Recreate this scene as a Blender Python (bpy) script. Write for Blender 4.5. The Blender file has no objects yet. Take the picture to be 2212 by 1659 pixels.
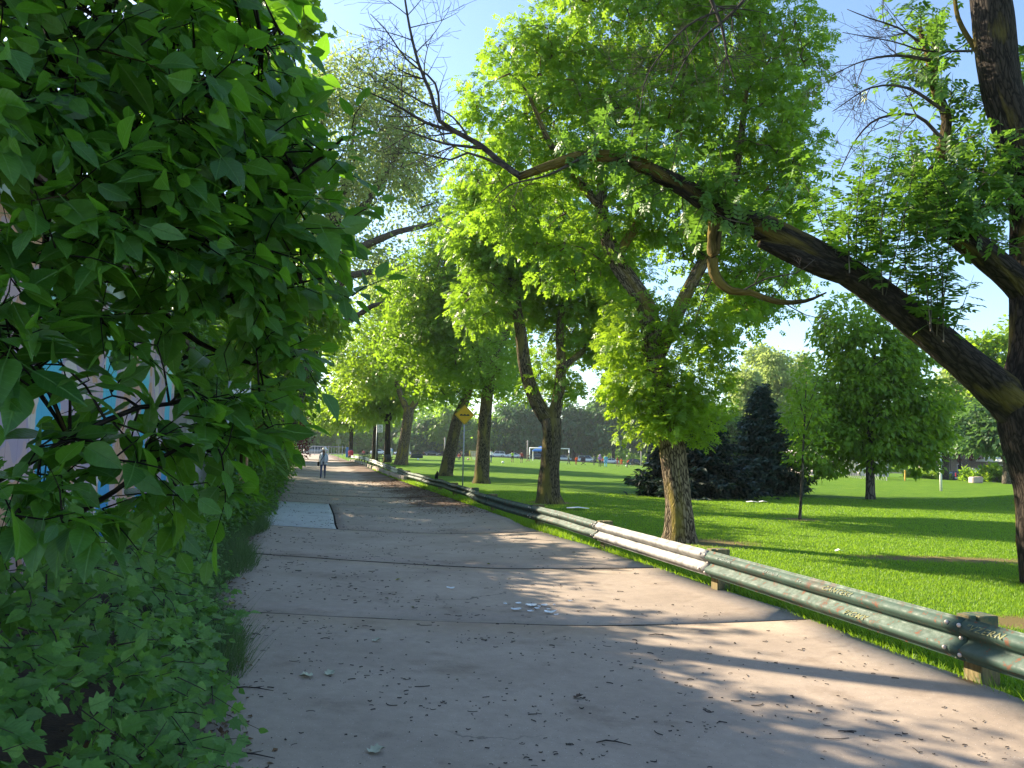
import bpy, bmesh, math, random
import numpy as np
from mathutils import Vector, Matrix

scene = bpy.context.scene
COL = scene.collection
R = math.radians
# ------------------------------------------------------------------ camera
CAM_H, PITCH, ROLL, FPX = 1.62, 5.2, 1.3, 1661.0
cp, sp, ca, sa = math.cos(R(PITCH)), math.sin(R(PITCH)), math.cos(R(ROLL)), math.sin(R(ROLL))
FWD = Vector((0, cp, sp))
RIGHT = Vector((1, 0, 0)) * ca + Vector((0, -sp, cp)) * sa
UP = Vector((1, 0, 0)) * -sa + Vector((0, -sp, cp)) * ca
cam = bpy.data.cameras.new('camera')
cam.sensor_width = 36
cam.lens = 36 * FPX / 2212
cam.clip_start = 0.05
cam.clip_end = 4000
camo = bpy.data.objects.new('camera', cam)
COL.objects.link(camo)
camo.matrix_world = Matrix(((RIGHT.x, UP.x, -FWD.x, 0), (RIGHT.y, UP.y, -FWD.y, 0),
                            (RIGHT.z, UP.z, -FWD.z, CAM_H), (0, 0, 0, 1)))
scene.camera = camo
# ------------------------------------------------------------------ light
SUN_AZ, SUN_EL = 56.0, 28.0            # degrees left of the view axis, height
sd = Vector((-math.sin(R(SUN_AZ)) * math.cos(R(SUN_EL)), math.cos(R(SUN_AZ)) * math.cos(R(SUN_EL)), math.sin(R(SUN_EL))))
world = bpy.data.worlds.new('World')
scene.world = world
world.use_nodes = True
wn = world.node_tree
bg = wn.nodes['Background']
sky = wn.nodes.new('ShaderNodeTexSky')
sky.sky_type = 'NISHITA'
sky.sun_disc = False
sky.sun_elevation = R(SUN_EL)
sky.sun_rotation = R(-SUN_AZ)
sky.air_density = 1.0
sky.dust_density = 0.6
sky.ozone_density = 2.5
wn.links.new(sky.outputs[0], bg.inputs[0])
bg.inputs[1].default_value = 0.11
sun = bpy.data.lights.new('sun', 'SUN')
sun.energy = 5.0
sun.angle = R(0.55)
sun.color = (1.0, 0.86, 0.64)
suno = bpy.data.objects.new('sun', sun)
COL.objects.link(suno)
suno.rotation_euler = sd.to_track_quat('Z', 'Y').to_euler()
scene.view_settings.view_transform = 'Standard'
scene.view_settings.look = 'None'
scene.view_settings.gamma = 1
scene.view_settings.use_curve_mapping = False
scene.view_settings.exposure = 1.65
scene.render.engine = 'CYCLES'
scene.cycles.max_bounces = 7
scene.cycles.diffuse_bounces = 4
scene.cycles.transmission_bounces = 5
scene.cycles.transparent_max_bounces = 6
scene.cycles.use_denoising = True

# ------------------------------------------------------------------ terrain and pixel helpers
def smooth(a, b, x):
    t = min(1, max(0, (x - a) / (b - a)))
    return t * t * (3 - 2 * t)
def gz(x, y):
    t = max(-1.3, min(0.6, 0.35 - 0.035 * (x - 5)))
    h = smooth(50, 150, y) * t
    h += 0.28 * math.exp(-((x + 14) / 14) ** 2 - ((y - 76) / 18) ** 2)
    h += 0.95 * math.exp(-((x - 25.5) / 5.5) ** 2 - ((y - 30) / 4.5) ** 2)   # grass mound at the right
    h += 0.35 * math.exp(-((x - 40) / 9) ** 2 - ((y - 84) / 8) ** 2)
    return h
def ray(u, v):
    return (RIGHT * ((u - 1106) / FPX) + UP * ((829.5 - v) / FPX) + FWD)
def W(u, v, Y):
    d = ray(u, v)
    return Vector((0, 0, CAM_H)) + d * (Y / d.y)
def GP(u, v):
    d = ray(u, v)
    z = 0.0
    for _ in range(30):
        t = (z - CAM_H) / d.z if d.z < -1e-4 else 400
        t = min(t, 400)
        p = Vector((d.x * t, d.y * t, 0))
        z = 0.6 * z + 0.4 * gz(p.x, p.y)
    p.z = gz(p.x, p.y)
    return p
def GA(u, Y):       # ground point seen in column u at distance Y
    v = 980
    for _ in range(6):
        p = W(u, v, Y)
        q = gz(p.x, Y)
        v += (p.z - q) / Y * FPX
    return Vector((p.x, Y, q))
def interp(x, xs, ys):
    return float(np.interp(x, xs, ys))
def EL(y):          # left edge of the alley
    return interp(y, [-12, -3, 3.9, 8, 16.7, 36, 60, 200], [1.2, -0.1, -1.6, -3.1, -5.5, -10.6, -17.2, -56])
def ER(y):          # right edge
    return interp(y, [-12, -3, 5.4, 8.6, 14.0, 17.0, 19.8, 43, 60, 200], [5.8, 4.8, 3.52, 2.95, 1.40, 0.42, -0.10, -6.15, -10.6, -48])
rng = np.random.default_rng(7)
random.seed(7)

# ------------------------------------------------------------------ object helpers
def tag(o, label=None, cat=None, group=None, kind=None):
    if label: o['label'] = label
    if cat: o['category'] = cat
    if group: o['group'] = group
    if kind: o['kind'] = kind
    return o
def empty(name, loc=(0, 0, 0), rz=0, label=None, cat=None, group=None):
    o = bpy.data.objects.new(name, None)
    o.empty_display_size = 0.2
    COL.objects.link(o)
    o.location = loc
    o.rotation_euler = (0, 0, rz)
    return tag(o, label, cat, group)
def link(name, me, mat=None, parent=None, loc=None):
    """link a mesh whose coordinates are local to the parent"""
    if mat is not None and len(me.materials) == 0:
        for m in (mat if isinstance(mat, (list, tuple)) else [mat]): me.materials.append(m)
    o = bpy.data.objects.new(name, me)
    COL.objects.link(o)
    if parent: o.parent = parent
    if loc is not None: o.location = loc
    return o
def npmesh(name, V, F, smooth_=False, attrs=None, midx=None):
    V = np.asarray(V, dtype=np.float32).reshape(-1, 3)
    F = np.asarray(F, dtype=np.int32)
    k = F.shape[1]
    me = bpy.data.meshes.new(name)
    me.vertices.add(len(V)); me.vertices.foreach_set('co', V.ravel())
    me.loops.add(F.size); me.loops.foreach_set('vertex_index', F.ravel())
    me.polygons.add(len(F))
    me.polygons.foreach_set('loop_start', np.arange(0, F.size, k, dtype=np.int32))
    me.polygons.foreach_set('loop_total', np.full(len(F), k, dtype=np.int32))
    if smooth_: me.polygons.foreach_set('use_smooth', np.ones(len(F), dtype=bool))
    if midx is not None: me.polygons.foreach_set('material_index', np.asarray(midx, dtype=np.int32))
    for n, (t, a) in (attrs or {}).items():
        at = me.attributes.new(n, t, 'POINT')
        at.data.foreach_set('value' if t == 'FLOAT' else 'vector', np.asarray(a, dtype=np.float32).ravel())
    me.update(calc_edges=True)
    return me
def move(me, off):
    V = np.empty(len(me.vertices) * 3, dtype=np.float32)
    me.vertices.foreach_get('co', V)
    V = V.reshape(-1, 3) - np.asarray(off, dtype=np.float32)
    me.vertices.foreach_set('co', V.ravel()); me.update()
    return me
class MB:
    """small mesh collector: boxes, prisms and tubes joined into one mesh"""
    def __init__(s): s.v, s.f, s.m = [], [], []
    def add(s, vs, fs, m=0):
        b = len(s.v)
        s.v += [tuple(v) for v in vs]
        s.f += [tuple(i + b for i in f) for f in fs]
        s.m += [m] * len(fs)
        return s
    def box(s, x0, x1, y0, y1, z0, z1, m=0):
        vs = [(x, y, z) for z in (z0, z1) for y in (y0, y1) for x in (x0, x1)]
        return s.add(vs, [(0, 2, 3, 1), (4, 5, 7, 6), (0, 1, 5, 4), (2, 6, 7, 3), (0, 4, 6, 2), (1, 3, 7, 5)], m)
    def obox(s, c, ax, ay, az, m=0):
        c, ax, ay, az = Vector(c), Vector(ax), Vector(ay), Vector(az)
        vs = [c + ax * x + ay * y + az * z for z in (-1, 1) for y in (-1, 1) for x in (-1, 1)]
        return s.add(vs, [(0, 2, 3, 1), (4, 5, 7, 6), (0, 1, 5, 4), (2, 6, 7, 3), (0, 4, 6, 2), (1, 3, 7, 5)], m)
    def tube(s, pts, rad, n=8, m=0, cap=True):
        pts = [Vector(p) for p in pts]
        if not isinstance(rad, (list, tuple)): rad = [rad] * len(pts)
        rings = []
        ref = Vector((0, 0, 1)) if abs((pts[-1] - pts[0]).normalized().z) < 0.9 else Vector((1, 0, 0))
        for i, p in enumerate(pts):
            t = (pts[min(i + 1, len(pts) - 1)] - pts[max(i - 1, 0)]).normalized()
            a = t.cross(ref).normalized(); b = t.cross(a)
            rings.append([p + (a * math.cos(2 * math.pi * k / n) + b * math.sin(2 * math.pi * k / n)) * rad[i] for k in range(n)])
        vs = [v for r_ in rings for v in r_]
        fs = [(i * n + k, i * n + (k + 1) % n, (i + 1) * n + (k + 1) % n, (i + 1) * n + k) for i in range(len(pts) - 1) for k in range(n)]
        if cap:
            fs.append(tuple(range(n - 1, -1, -1))); fs.append(tuple((len(pts) - 1) * n + k for k in range(n)))
        return s.add(vs, fs, m)
    def prism(s, poly, d0, d1, axis='y', m=0):
        """poly of 2D points extruded between d0 and d1 along axis"""
        def P(a, b, d):
            return (a, d, b) if axis == 'y' else ((d, a, b) if axis == 'x' else (a, b, d))
        n = len(poly)
        vs = [P(a, b, d0) for a, b in poly] + [P(a, b, d1) for a, b in poly]
        fs = [tuple(range(n))[::-1], tuple(range(n, 2 * n))] + [(i, (i + 1) % n, n + (i + 1) % n, n + i) for i in range(n)]
        return s.add(vs, fs, m)
    def ball(s, c, r, seg=10, rings=6, sc=(1, 1, 1), m=0):
        c = Vector(c); vs = []; fs = []
        for i in range(rings + 1):
            th = math.pi * i / rings
            for k in range(seg):
                ph = 2 * math.pi * k / seg
                vs.append((c.x + r * sc[0] * math.sin(th) * math.cos(ph), c.y + r * sc[1] * math.sin(th) * math.sin(ph), c.z + r * sc[2] * math.cos(th)))
        for i in range(rings):
            for k in range(seg):
                fs.append((i * seg + k, (i + 1) * seg + k, (i + 1) * seg + (k + 1) % seg, i * seg + (k + 1) % seg))
        return s.add(vs, fs, m)
    def mesh(s, name, bevel=0, smooth_=False):
        me = bpy.data.meshes.new(name)
        me.from_pydata(s.v, [], s.f)
        me.polygons.foreach_set('material_index', s.m)
        bm = bmesh.new(); bm.from_mesh(me)
        bmesh.ops.remove_doubles(bm, verts=bm.verts, dist=1e-5)
        bmesh.ops.recalc_face_normals(bm, faces=bm.faces)
        if bevel:
            bmesh.ops.bevel(bm, geom=[e for e in bm.edges if len(e.link_faces) == 2 and e.calc_face_angle(0) > 0.6],
                            offset=bevel, segments=1, affect='EDGES')
        bm.to_mesh(me); bm.free()
        if smooth_: me.polygons.foreach_set('use_smooth', [True] * len(me.polygons))
        me.update()
        return me
    def build(s, name, mat, parent=None, bevel=0, smooth_=False, loc=None):
        return link(name, s.mesh(name, bevel, smooth_), mat, parent, loc)

# ------------------------------------------------------------------ materials
def newmat(name):
    m = bpy.data.materials.new(name); m.use_nodes = True
    nt = m.node_tree
    return m, nt, nt.nodes['Principled BSDF'], nt.nodes['Material Output']
def node(nt, t, **kw):
    n = nt.nodes.new(t)
    for k, v in kw.items():
        if k.startswith('i_'): n.inputs[k[2:].replace('_', ' ')].default_value = v
        else: setattr(n, k, v)
    return n
def ramp(nt, fac, stops, interp_='LINEAR'):
    r_ = nt.nodes.new('ShaderNodeValToRGB')
    r_.color_ramp.interpolation = interp_
    while len(r_.color_ramp.elements) < len(stops): r_.color_ramp.elements.new(0.5)
    for e, (p, c) in zip(r_.color_ramp.elements, stops):
        e.position = p; e.color = (*c, 1) if len(c) == 3 else c
    nt.links.new(fac, r_.inputs[0])
    return r_
def noise(nt, vec, scale, detail=4, rough=0.55):
    n = node(nt, 'ShaderNodeTexNoise', i_Scale=scale, i_Detail=detail, i_Roughness=rough)
    if vec is not None: nt.links.new(vec, n.inputs['Vector'])
    return n
def mix(nt, a, b, fac, mode='MIX'):
    m = node(nt, 'ShaderNodeMix', data_type='RGBA', blend_type=mode)
    for i, x in ((0, fac), (6, a), (7, b)):
        if hasattr(x, 'is_linked') or hasattr(x, 'links'): nt.links.new(x, m.inputs[i])
        elif isinstance(x, tuple): m.inputs[i].default_value = (*x, 1)
        else: m.inputs[i].default_value = x
    return m.outputs[2]
def bump(nt, h, strength, dist, b):
    n = node(nt, 'ShaderNodeBump', i_Strength=strength, i_Distance=dist)
    nt.links.new(h, n.inputs['Height']); nt.links.new(n.outputs[0], b.inputs['Normal'])
    return n
def plain(name, col, rough=0.6, metal=0, var=0.12, scale=8, spec=None, coat=0):
    m, nt, b, out = newmat(name)
    tc = node(nt, 'ShaderNodeTexCoord')
    n = noise(nt, tc.outputs['Object'], scale, 5)
    lo = tuple(c * (1 - var) for c in col); hi = tuple(min(1, c * (1 + var)) for c in col)
    r_ = ramp(nt, n.outputs[0], [(0.3, lo), (0.7, hi)])
    nt.links.new(r_.outputs[0], b.inputs['Base Color'])
    b.inputs['Roughness'].default_value = rough; b.inputs['Metallic'].default_value = metal
    if coat: b.inputs['Coat Weight'].default_value = coat
    return m
def leafmat(name, dark, light, trans, tfac=0.42, rough=0.45, nscale=0.6, veins=False):
    m, nt, b, out = newmat(name)
    at = node(nt, 'ShaderNodeAttribute', attribute_name='var')
    geo = node(nt, 'ShaderNodeNewGeometry')
    oi = node(nt, 'ShaderNodeObjectInfo')
    n = noise(nt, geo.outputs['Position'], nscale, 2)
    ad = node(nt, 'ShaderNodeMath', operation='ADD'); nt.links.new(at.outputs['Fac'], ad.inputs[0])
    ml = node(nt, 'ShaderNodeMath', operation='MULTIPLY'); nt.links.new(n.outputs[0], ml.inputs[0]); ml.inputs[1].default_value = 0.5
    nt.links.new(ml.outputs[0], ad.inputs[1])
    m2 = node(nt, 'ShaderNodeMath', operation='MULTIPLY_ADD'); nt.links.new(ad.outputs[0], m2.inputs[0]); m2.inputs[1].default_value = 0.75; m2.inputs[2].default_value = -0.05
    r_ = ramp(nt, m2.outputs[0], [(0.0, dark), (0.85, light)])
    colour = r_.outputs[0]
    if veins:
        lv = node(nt, 'ShaderNodeAttribute', attribute_name='lv'); s_ = node(nt, 'ShaderNodeSeparateXYZ'); nt.links.new(lv.outputs['Vector'], s_.inputs[0])
        ab = node(nt, 'ShaderNodeMath', operation='ABSOLUTE'); nt.links.new(s_.outputs[0], ab.inputs[0])
        mid = node(nt, 'ShaderNodeMapRange'); nt.links.new(ab.outputs[0], mid.inputs[0]); mid.inputs[1].default_value = .008; mid.inputs[2].default_value = .022; mid.inputs[3].default_value = 1; mid.inputs[4].default_value = 0
        w_ = node(nt, 'ShaderNodeMath', operation='MULTIPLY_ADD'); nt.links.new(ab.outputs[0], w_.inputs[0]); w_.inputs[1].default_value = -.75; nt.links.new(s_.outputs[1], w_.inputs[2])
        pg = node(nt, 'ShaderNodeMath', operation='PINGPONG'); nt.links.new(w_.outputs[0], pg.inputs[0]); pg.inputs[1].default_value = .055
        sv = node(nt, 'ShaderNodeMapRange'); nt.links.new(pg.outputs[0], sv.inputs[0]); sv.inputs[1].default_value = .0; sv.inputs[2].default_value = .012; sv.inputs[3].default_value = .55; sv.inputs[4].default_value = 0
        mx = node(nt, 'ShaderNodeMath', operation='MAXIMUM'); nt.links.new(mid.outputs[0], mx.inputs[0]); nt.links.new(sv.outputs[0], mx.inputs[1])
        colour = mix(nt, colour, (0.11, 0.22, 0.07), mx.outputs[0])
        nb = noise(nt, lv.outputs['Vector'], 7, 3); bl = ramp(nt, nb.outputs[0], [(.35, (.75, .8, .7)), (.65, (1.2, 1.15, 1.1))])
        colour = mix(nt, colour, bl.outputs[0], 1.0, 'MULTIPLY')
        ad2 = node(nt, 'ShaderNodeMath', operation='SUBTRACT'); nt.links.new(pg.outputs[0], ad2.inputs[0]); nt.links.new(mid.outputs[0], ad2.inputs[1])
        bump(nt, ad2.outputs[0], 0.5, 0.02, b)
    nt.links.new(colour, b.inputs['Base Color'])
    b.inputs['Roughness'].default_value = rough
    b.inputs['Specular IOR Level'].default_value = 0.45
    tr = node(nt, 'ShaderNodeBsdfTranslucent')
    c2 = mix(nt, colour, trans, 0.75)
    nt.links.new(c2, tr.inputs['Color'])
    ms = node(nt, 'ShaderNodeMixShader'); ms.inputs[0].default_value = tfac
    nt.links.new(b.outputs[0], ms.inputs[1]); nt.links.new(tr.outputs[0], ms.inputs[2])
    nt.links.new(ms.outputs[0], out.inputs['Surface'])
    return m
def barkmat(name, dark, light, moss=None, mossamt=0.5, vscale=22, dist=0.02):
    m, nt, b, out = newmat(name)
    at = node(nt, 'ShaderNodeAttribute', attribute_name='bk')
    v = node(nt, 'ShaderNodeTexVoronoi', feature='DISTANCE_TO_EDGE', i_Scale=vscale)
    nz = noise(nt, at.outputs['Vector'], 14, 4)
    wv = node(nt, 'ShaderNodeVectorMath', operation='MULTIPLY_ADD')
    nt.links.new(nz.outputs['Color'], wv.inputs[0]); wv.inputs[1].default_value = (0.09, 0.09, 0.12); nt.links.new(at.outputs['Vector'], wv.inputs[2])
    nt.links.new(wv.outputs[0], v.inputs['Vector'])
    r0 = ramp(nt, v.outputs['Distance'], [(0.03, dark), (0.22, light)])
    n2 = noise(nt, at.outputs['Vector'], 5, 5)
    c = mix(nt, r0.outputs[0], (0.6, 0.58, 0.55), n2.outputs[0], 'MULTIPLY')
    if moss:
        n3 = noise(nt, at.outputs['Vector'], 3.2, 4)
        r3 = ramp(nt, n3.outputs[0], [(0.62 - mossamt * 0.3, (0, 0, 0)), (0.72 - mossamt * 0.2, (1, 1, 1))])
        c = mix(nt, c, moss, r3.outputs[0])
    nt.links.new(c, b.inputs['Base Color'])
    b.inputs['Roughness'].default_value = 0.95
    b.inputs['Specular IOR Level'].default_value = 0.15
    ad = node(nt, 'ShaderNodeMath', operation='ADD'); nt.links.new(v.outputs['Distance'], ad.inputs[0]); nt.links.new(n2.outputs[0], ad.inputs[1])
    bump(nt, ad.outputs[0], 1.0, dist, b)
    return m

M = {}
M['leaf_near'] = leafmat('shrub_leaf', (0.014, 0.060, 0.020), (0.078, 0.19, 0.030), (0.26, 0.60, 0.02), 0.42, 0.38, 2, True)
M['leaf_vine'] = leafmat('vine_leaf', (0.04, 0.125, 0.028), (0.14, 0.30, 0.06), (0.24, 0.52, 0.04), 0.38, 0.5, 2, True)
M['leaf_ash'] = leafmat('ash_leaf', (0.042, 0.12, 0.010), (0.145, 0.26, 0.018), (0.42, 0.68, 0.035), 0.5, 0.42)
M['leaf_mid'] = leafmat('mid_ash_leaf', (0.028, 0.085, 0.014), (0.085, 0.18, 0.022), (0.26, 0.50, 0.04), 0.42, 0.42)
M['leaf_bright'] = leafmat('young_ash_leaf', (0.07, 0.16, 0.01), (0.17, 0.29, 0.02), (0.46, 0.68, 0.03), 0.48, 0.42)
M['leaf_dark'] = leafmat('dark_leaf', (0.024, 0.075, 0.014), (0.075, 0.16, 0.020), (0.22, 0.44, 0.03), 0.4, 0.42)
M['leaf_blue'] = leafmat('chestnut_leaf', (0.022, 0.065, 0.026), (0.075, 0.15, 0.045), (0.18, 0.36, 0.06), 0.38, 0.5, 0.1)
M['leaf_pale'] = leafmat('pale_leaf', (0.15, 0.22, 0.06), (0.27, 0.36, 0.11), (0.48, 0.60, 0.14), 0.48, 0.6, 0.1)
M['leaf_red'] = leafmat('purple_leaf', (0.05, 0.010, 0.010), (0.13, 0.03, 0.02), (0.35, 0.06, 0.04), 0.35, 0.5)
M['needle'] = leafmat('fir_needle', (0.006, 0.016, 0.010), (0.022, 0.05, 0.032), (0.03, 0.08, 0.03), 0.12, 0.6)
M['needle_blue'] = leafmat('blue_fir_needle', (0.02, 0.045, 0.030), (0.085, 0.14, 0.10), (0.07, 0.13, 0.06), 0.12, 0.6)
M['grass_blade'] = leafmat('grass_blade', (0.07, 0.16, 0.008), (0.16, 0.30, 0.018), (0.42, 0.66, 0.025), 0.45, 0.5, 0.5)
M['weed'] = leafmat('weed_blade', (0.03, 0.07, 0.02), (0.09, 0.15, 0.05), (0.16, 0.28, 0.06), 0.35, 0.6, 0.5)
M['bark'] = barkmat('ash_bark', (0.035, 0.025, 0.016), (0.30, 0.235, 0.16), (0.22, 0.17, 0.04), 0.40, 24, 0.035)
M['bark_dark'] = barkmat('dark_bark', (0.014, 0.011, 0.010), (0.055, 0.044, 0.036), (0.13, 0.10, 0.025), 0.20, 19, 0.04)
M['bark_olive'] = barkmat('olive_bark', (0.028, 0.022, 0.014), (0.20, 0.16, 0.105), (0.17, 0.14, 0.04), 0.45, 22, 0.035)
M['bark_moss'] = barkmat('mossy_bark', (0.015, 0.012, 0.006), (0.11, 0.08, 0.04), (0.17, 0.125, 0.025), 0.75, 14, 0.04)
M['bark_twig'] = barkmat('twig_bark', (0.04, 0.034, 0.03), (0.11, 0.09, 0.08), None, 0, 20, 0.004)
M['bark_grey'] = barkmat('grey_bark', (0.04, 0.036, 0.030), (0.18, 0.155, 0.12), None, 0, 14, 0.02)

# ------------------------------------------------------------------ curves, tubes, foliage
def resample(pts, rad, step):
    P = np.array([tuple(p) for p in pts], float); r_ = np.array(rad, float)
    if len(P) == 2:
        n = max(2, int(np.linalg.norm(P[1] - P[0]) / step) + 1)
        t = np.linspace(0, 1, n)[:, None]
        return P[0] * (1 - t) + P[1] * t, r_[0] * (1 - t[:, 0]) + r_[1] * t[:, 0]
    Q = np.vstack([2 * P[0] - P[1], P, 2 * P[-1] - P[-2]])
    out, ro = [], []
    for i in range(len(P) - 1):
        p0, p1, p2, p3 = Q[i:i + 4]
        n = max(1, int(np.linalg.norm(p2 - p1) / step))
        for k in range(n):
            t = k / n
            out.append(0.5 * ((2 * p1) + (-p0 + p2) * t + (2 * p0 - 5 * p1 + 4 * p2 - p3) * t * t + (-p0 + 3 * p1 - 3 * p2 + p3) * t ** 3))
            ro.append(r_[i] * (1 - t) + r_[i + 1] * t)
    out.append(P[-1]); ro.append(r_[-1])
    return np.array(out), np.array(ro)
class Tubes:
    def __init__(s): s.V, s.F, s.B, s.n = [], [], [], 0
    def add(s, pts, rad, sides=6, rough=0.0):
        pts = np.asarray(pts, float); rad = np.asarray(rad, float)
        n = len(pts)
        T = np.gradient(pts, axis=0); T /= np.linalg.norm(T, axis=1)[:, None] + 1e-9
        ref = np.array([0.0, 0.0, 1.0]) if abs(T.mean(0)[2]) < 0.85 else np.array([0.3, 1.0, 0])
        A = np.cross(T, ref); A /= np.linalg.norm(A, axis=1)[:, None] + 1e-9
        Bv = np.cross(T, A)
        th = np.arange(sides) * 2 * np.pi / sides
        rr = rad[:, None] * np.ones(sides)[None]
        if rough:
            L = np.concatenate([[0], np.cumsum(np.linalg.norm(np.diff(pts, axis=0), axis=1))])
            ph = rng.uniform(0, 6, 6)
            rr = rr * (1 + rough * (np.sin(3 * th[None] + ph[0] + L[:, None] * 1.1) + 0.8 * np.sin(5 * th[None] + ph[1] - L[:, None] * 1.7)
                       + 0.6 * np.sin(2 * th[None] + L[:, None] * 3.1 + ph[2]) + 0.5 * rng.normal(0, 0.6, rr.shape)))
        V = pts[:, None] + (A[:, None] * np.cos(th)[None, :, None] + Bv[:, None] * np.sin(th)[None, :, None]) * rr[..., None]
        L = np.concatenate([[0], np.cumsum(np.linalg.norm(np.diff(pts, axis=0), axis=1))])
        rm = np.maximum(rad.mean(), 0.02)
        B = np.stack(np.broadcast_arrays(np.cos(th)[None] * rm, np.sin(th)[None] * rm, L[:, None] * 0.22 + s.n * 0.01), -1)
        i = np.arange(n - 1)[:, None] * sides; k = np.arange(sides)[None]; k2 = (k + 1) % sides
        F = np.stack([i + k, i + k2, i + sides + k2, i + sides + k], -1).reshape(-1, 4) + s.n
        cap = s.n + (n - 1) * sides + np.arange(sides)
        s.V.append(V.reshape(-1, 3)); s.F.append(F); s.B.append(B.reshape(-1, 3))
        c = len(s.V[-1])
        # tip cap: one centre vertex, degenerate quads avoided by pairing
        s.V.append(pts[-1][None] + T[-1][None] * rad[-1] * 0.3); s.B.append(B.reshape(-1, 3)[-1][None])
        ci = s.n + c
        cf = [(cap[a], cap[(a + 1) % sides], cap[(a + 2) % sides], ci) for a in range(0, sides - 1, 2)]
        if sides % 2: pass
        s.F.append(np.array(cf))
        s.n += c + 1
    def line(s, pts, rad, sides=6, step=0.3, rough=0.0, jit=0.0):
        P, r_ = resample(pts, rad, step)
        if jit and len(P) > 2: P[1:-1] += rng.normal(0, jit, (len(P) - 2, 3))
        s.add(P, r_, sides, rough)
        return P, r_
    def mesh(s, name, off=(0, 0, 0)):
        V = np.concatenate(s.V) - np.asarray(off)
        return npmesh(name, V, np.concatenate(s.F), True, {'bk': ('FLOAT_VECTOR', np.concatenate(s.B))})

def unit(a): return a / (np.linalg.norm(a, axis=-1, keepdims=True) + 1e-9)
def tmpl_diamond(w=0.42, fold=0.06):
    return np.array([(0, 0, 0), (w / 2, .42, fold), (0, 1, -0.05), (-w / 2, .42, fold)]), np.array([(0, 1, 2), (0, 2, 3)])
def tmpl_lens(w=0.40):
    V = [(0, 0, 0), (w * .36, .22, .03), (w * .5, .5, .05), (w * .25, .8, .0), (0, 1, -.10), (-w * .25, .8, .0), (-w * .5, .5, .05), (-w * .36, .22, .03), (0, .5, -.01)]
    F = [(0, 1, 8), (1, 2, 8), (2, 3, 8), (3, 4, 8), (4, 5, 8), (5, 6, 8), (6, 7, 8), (7, 0, 8)]
    return np.array(V), np.array(F)
def tmpl_pinnate(n=3, w=0.40, detail=False):
    base = tmpl_lens(w) if detail else tmpl_diamond(w)
    Vs, Fs, k = [], [], 0
    items = [(0.62 + 0.0, 0, 0.44)]
    for i in range(n):
        y = 0.16 + 0.46 * i / max(1, n - 1) * 0.98
        items += [(y, 58, 0.36 + 0.03 * i), (y, -58, 0.36 + 0.03 * i)]
    for (y, a, L) in items:
        V = base[0].copy() * L
        c, s_ = math.cos(R(a)), math.sin(R(a))
        X = V[:, 0] * c + V[:, 1] * s_; Y = -V[:, 0] * s_ + V[:, 1] * c
        V = np.stack([X, Y + y, V[:, 2] - 0.10 * (Y + y) ** 2 - (0.05 if a else 0) * np.abs(X)], -1)
        Vs.append(V); Fs.append(base[1] + k); k += len(V)
    # rachis: a thin sliver
    Vs.append(np.array([(-.008, 0, 0), (.008, 0, 0), (0, .66, -.045)])); Fs.append(np.array([(0, 1, 2)]) + k)
    return np.concatenate(Vs), np.concatenate(Fs)
def tmpl_ovate(w=0.56, fold=0.10, droop=0.22, serr=True, low=False):
    ts = [0, .10, .22, .36, .52, .68, .82, .92, 1.0]
    ws = [0.02, .24, .42, .50, .46, .34, .19, .08, 0.0]
    if low: ts, ws, serr = [0, .14, .38, .66, .88, 1.0], [.02, .32, .50, .36, .13, 0], False
    V, F = [], []
    for i, (t, q) in enumerate(zip(ts, ws)):
        z = -droop * t * t
        y = t
        hw = q * w
        if low:
            V += [(-hw, y, z + fold * q), (0, y, z), (hw, y, z + fold * q)]
            continue
        V += [(-hw, y - (0.03 if serr and i % 2 else 0), z + fold * q), (-hw * .5, y, z + fold * q * .35), (0, y, z), (hw * .5, y, z + fold * q * .35), (hw, y - (0.03 if serr and i % 2 else 0), z + fold * q)]
    m_ = 3 if low else 5
    for i in range(len(ts) - 1):
        for k in range(m_ - 1):
            a = i * m_ + k
            F += [(a, a + 1, a + m_ + 1), (a, a + m_ + 1, a + m_)]
    # petiole
    b = len(V); V += [(-.012, -.28, .05), (.012, -.28, .05), (.008, 0.02, 0), (-.008, 0.02, 0)]
    F += [(b, b + 1, b + 2), (b, b + 2, b + 3)]
    return np.array(V), np.array(F)
def tmpl_lobed():
    pts = [(0, 0), (.16, -.02), (.40, .05), (.28, .20), (.52, .38), (.33, .46), (.36, .66), (.16, .66), (0, 1.0)]
    pts += [(-x, y) for x, y in pts[-2:0:-1]]
    V = [(0, .35, 0)] + [(x, y, .10 * abs(x) - .12 * y * y) for x, y in pts]
    n = len(pts)
    F = [(0, 1 + i, 1 + (i + 1) % n) for i in range(n)]
    return np.array(V), np.array(F)
T_DIA = tmpl_diamond(); T_DIAW = tmpl_diamond(0.62, 0.1); T_LENS = tmpl_lens(); T_PIN = tmpl_pinnate(3, .52); T_PIND = tmpl_pinnate(3, 0.50, True)
T_OV = [tmpl_ovate(0.56, .10, .22), tmpl_ovate(0.62, .16, .30), tmpl_ovate(0.50, .05, .12)]
T_OVL = [tmpl_ovate(0.60, .10, .22, low=True), tmpl_ovate(0.66, .16, .30, low=True), tmpl_ovate(0.54, .05, .12, low=True)]
T_LOB = tmpl_lobed()
def place(tmpl, P, AX, NR, S, var):
    """one mesh of N leaves"""
    tv, tf = tmpl
    AX = unit(AX); X = unit(np.cross(AX, NR)); Z = np.cross(X, AX)
    V = P[:, None] + S[:, None, None] * (tv[None, :, 0:1] * X[:, None] + tv[None, :, 1:2] * AX[:, None] + tv[None, :, 2:3] * Z[:, None])
    n, k = len(P), len(tv)
    F = (np.arange(n) * k)[:, None, None] + tf[None]
    return V.reshape(-1, 3), F.reshape(-1, 3), np.repeat(var, k)
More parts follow.
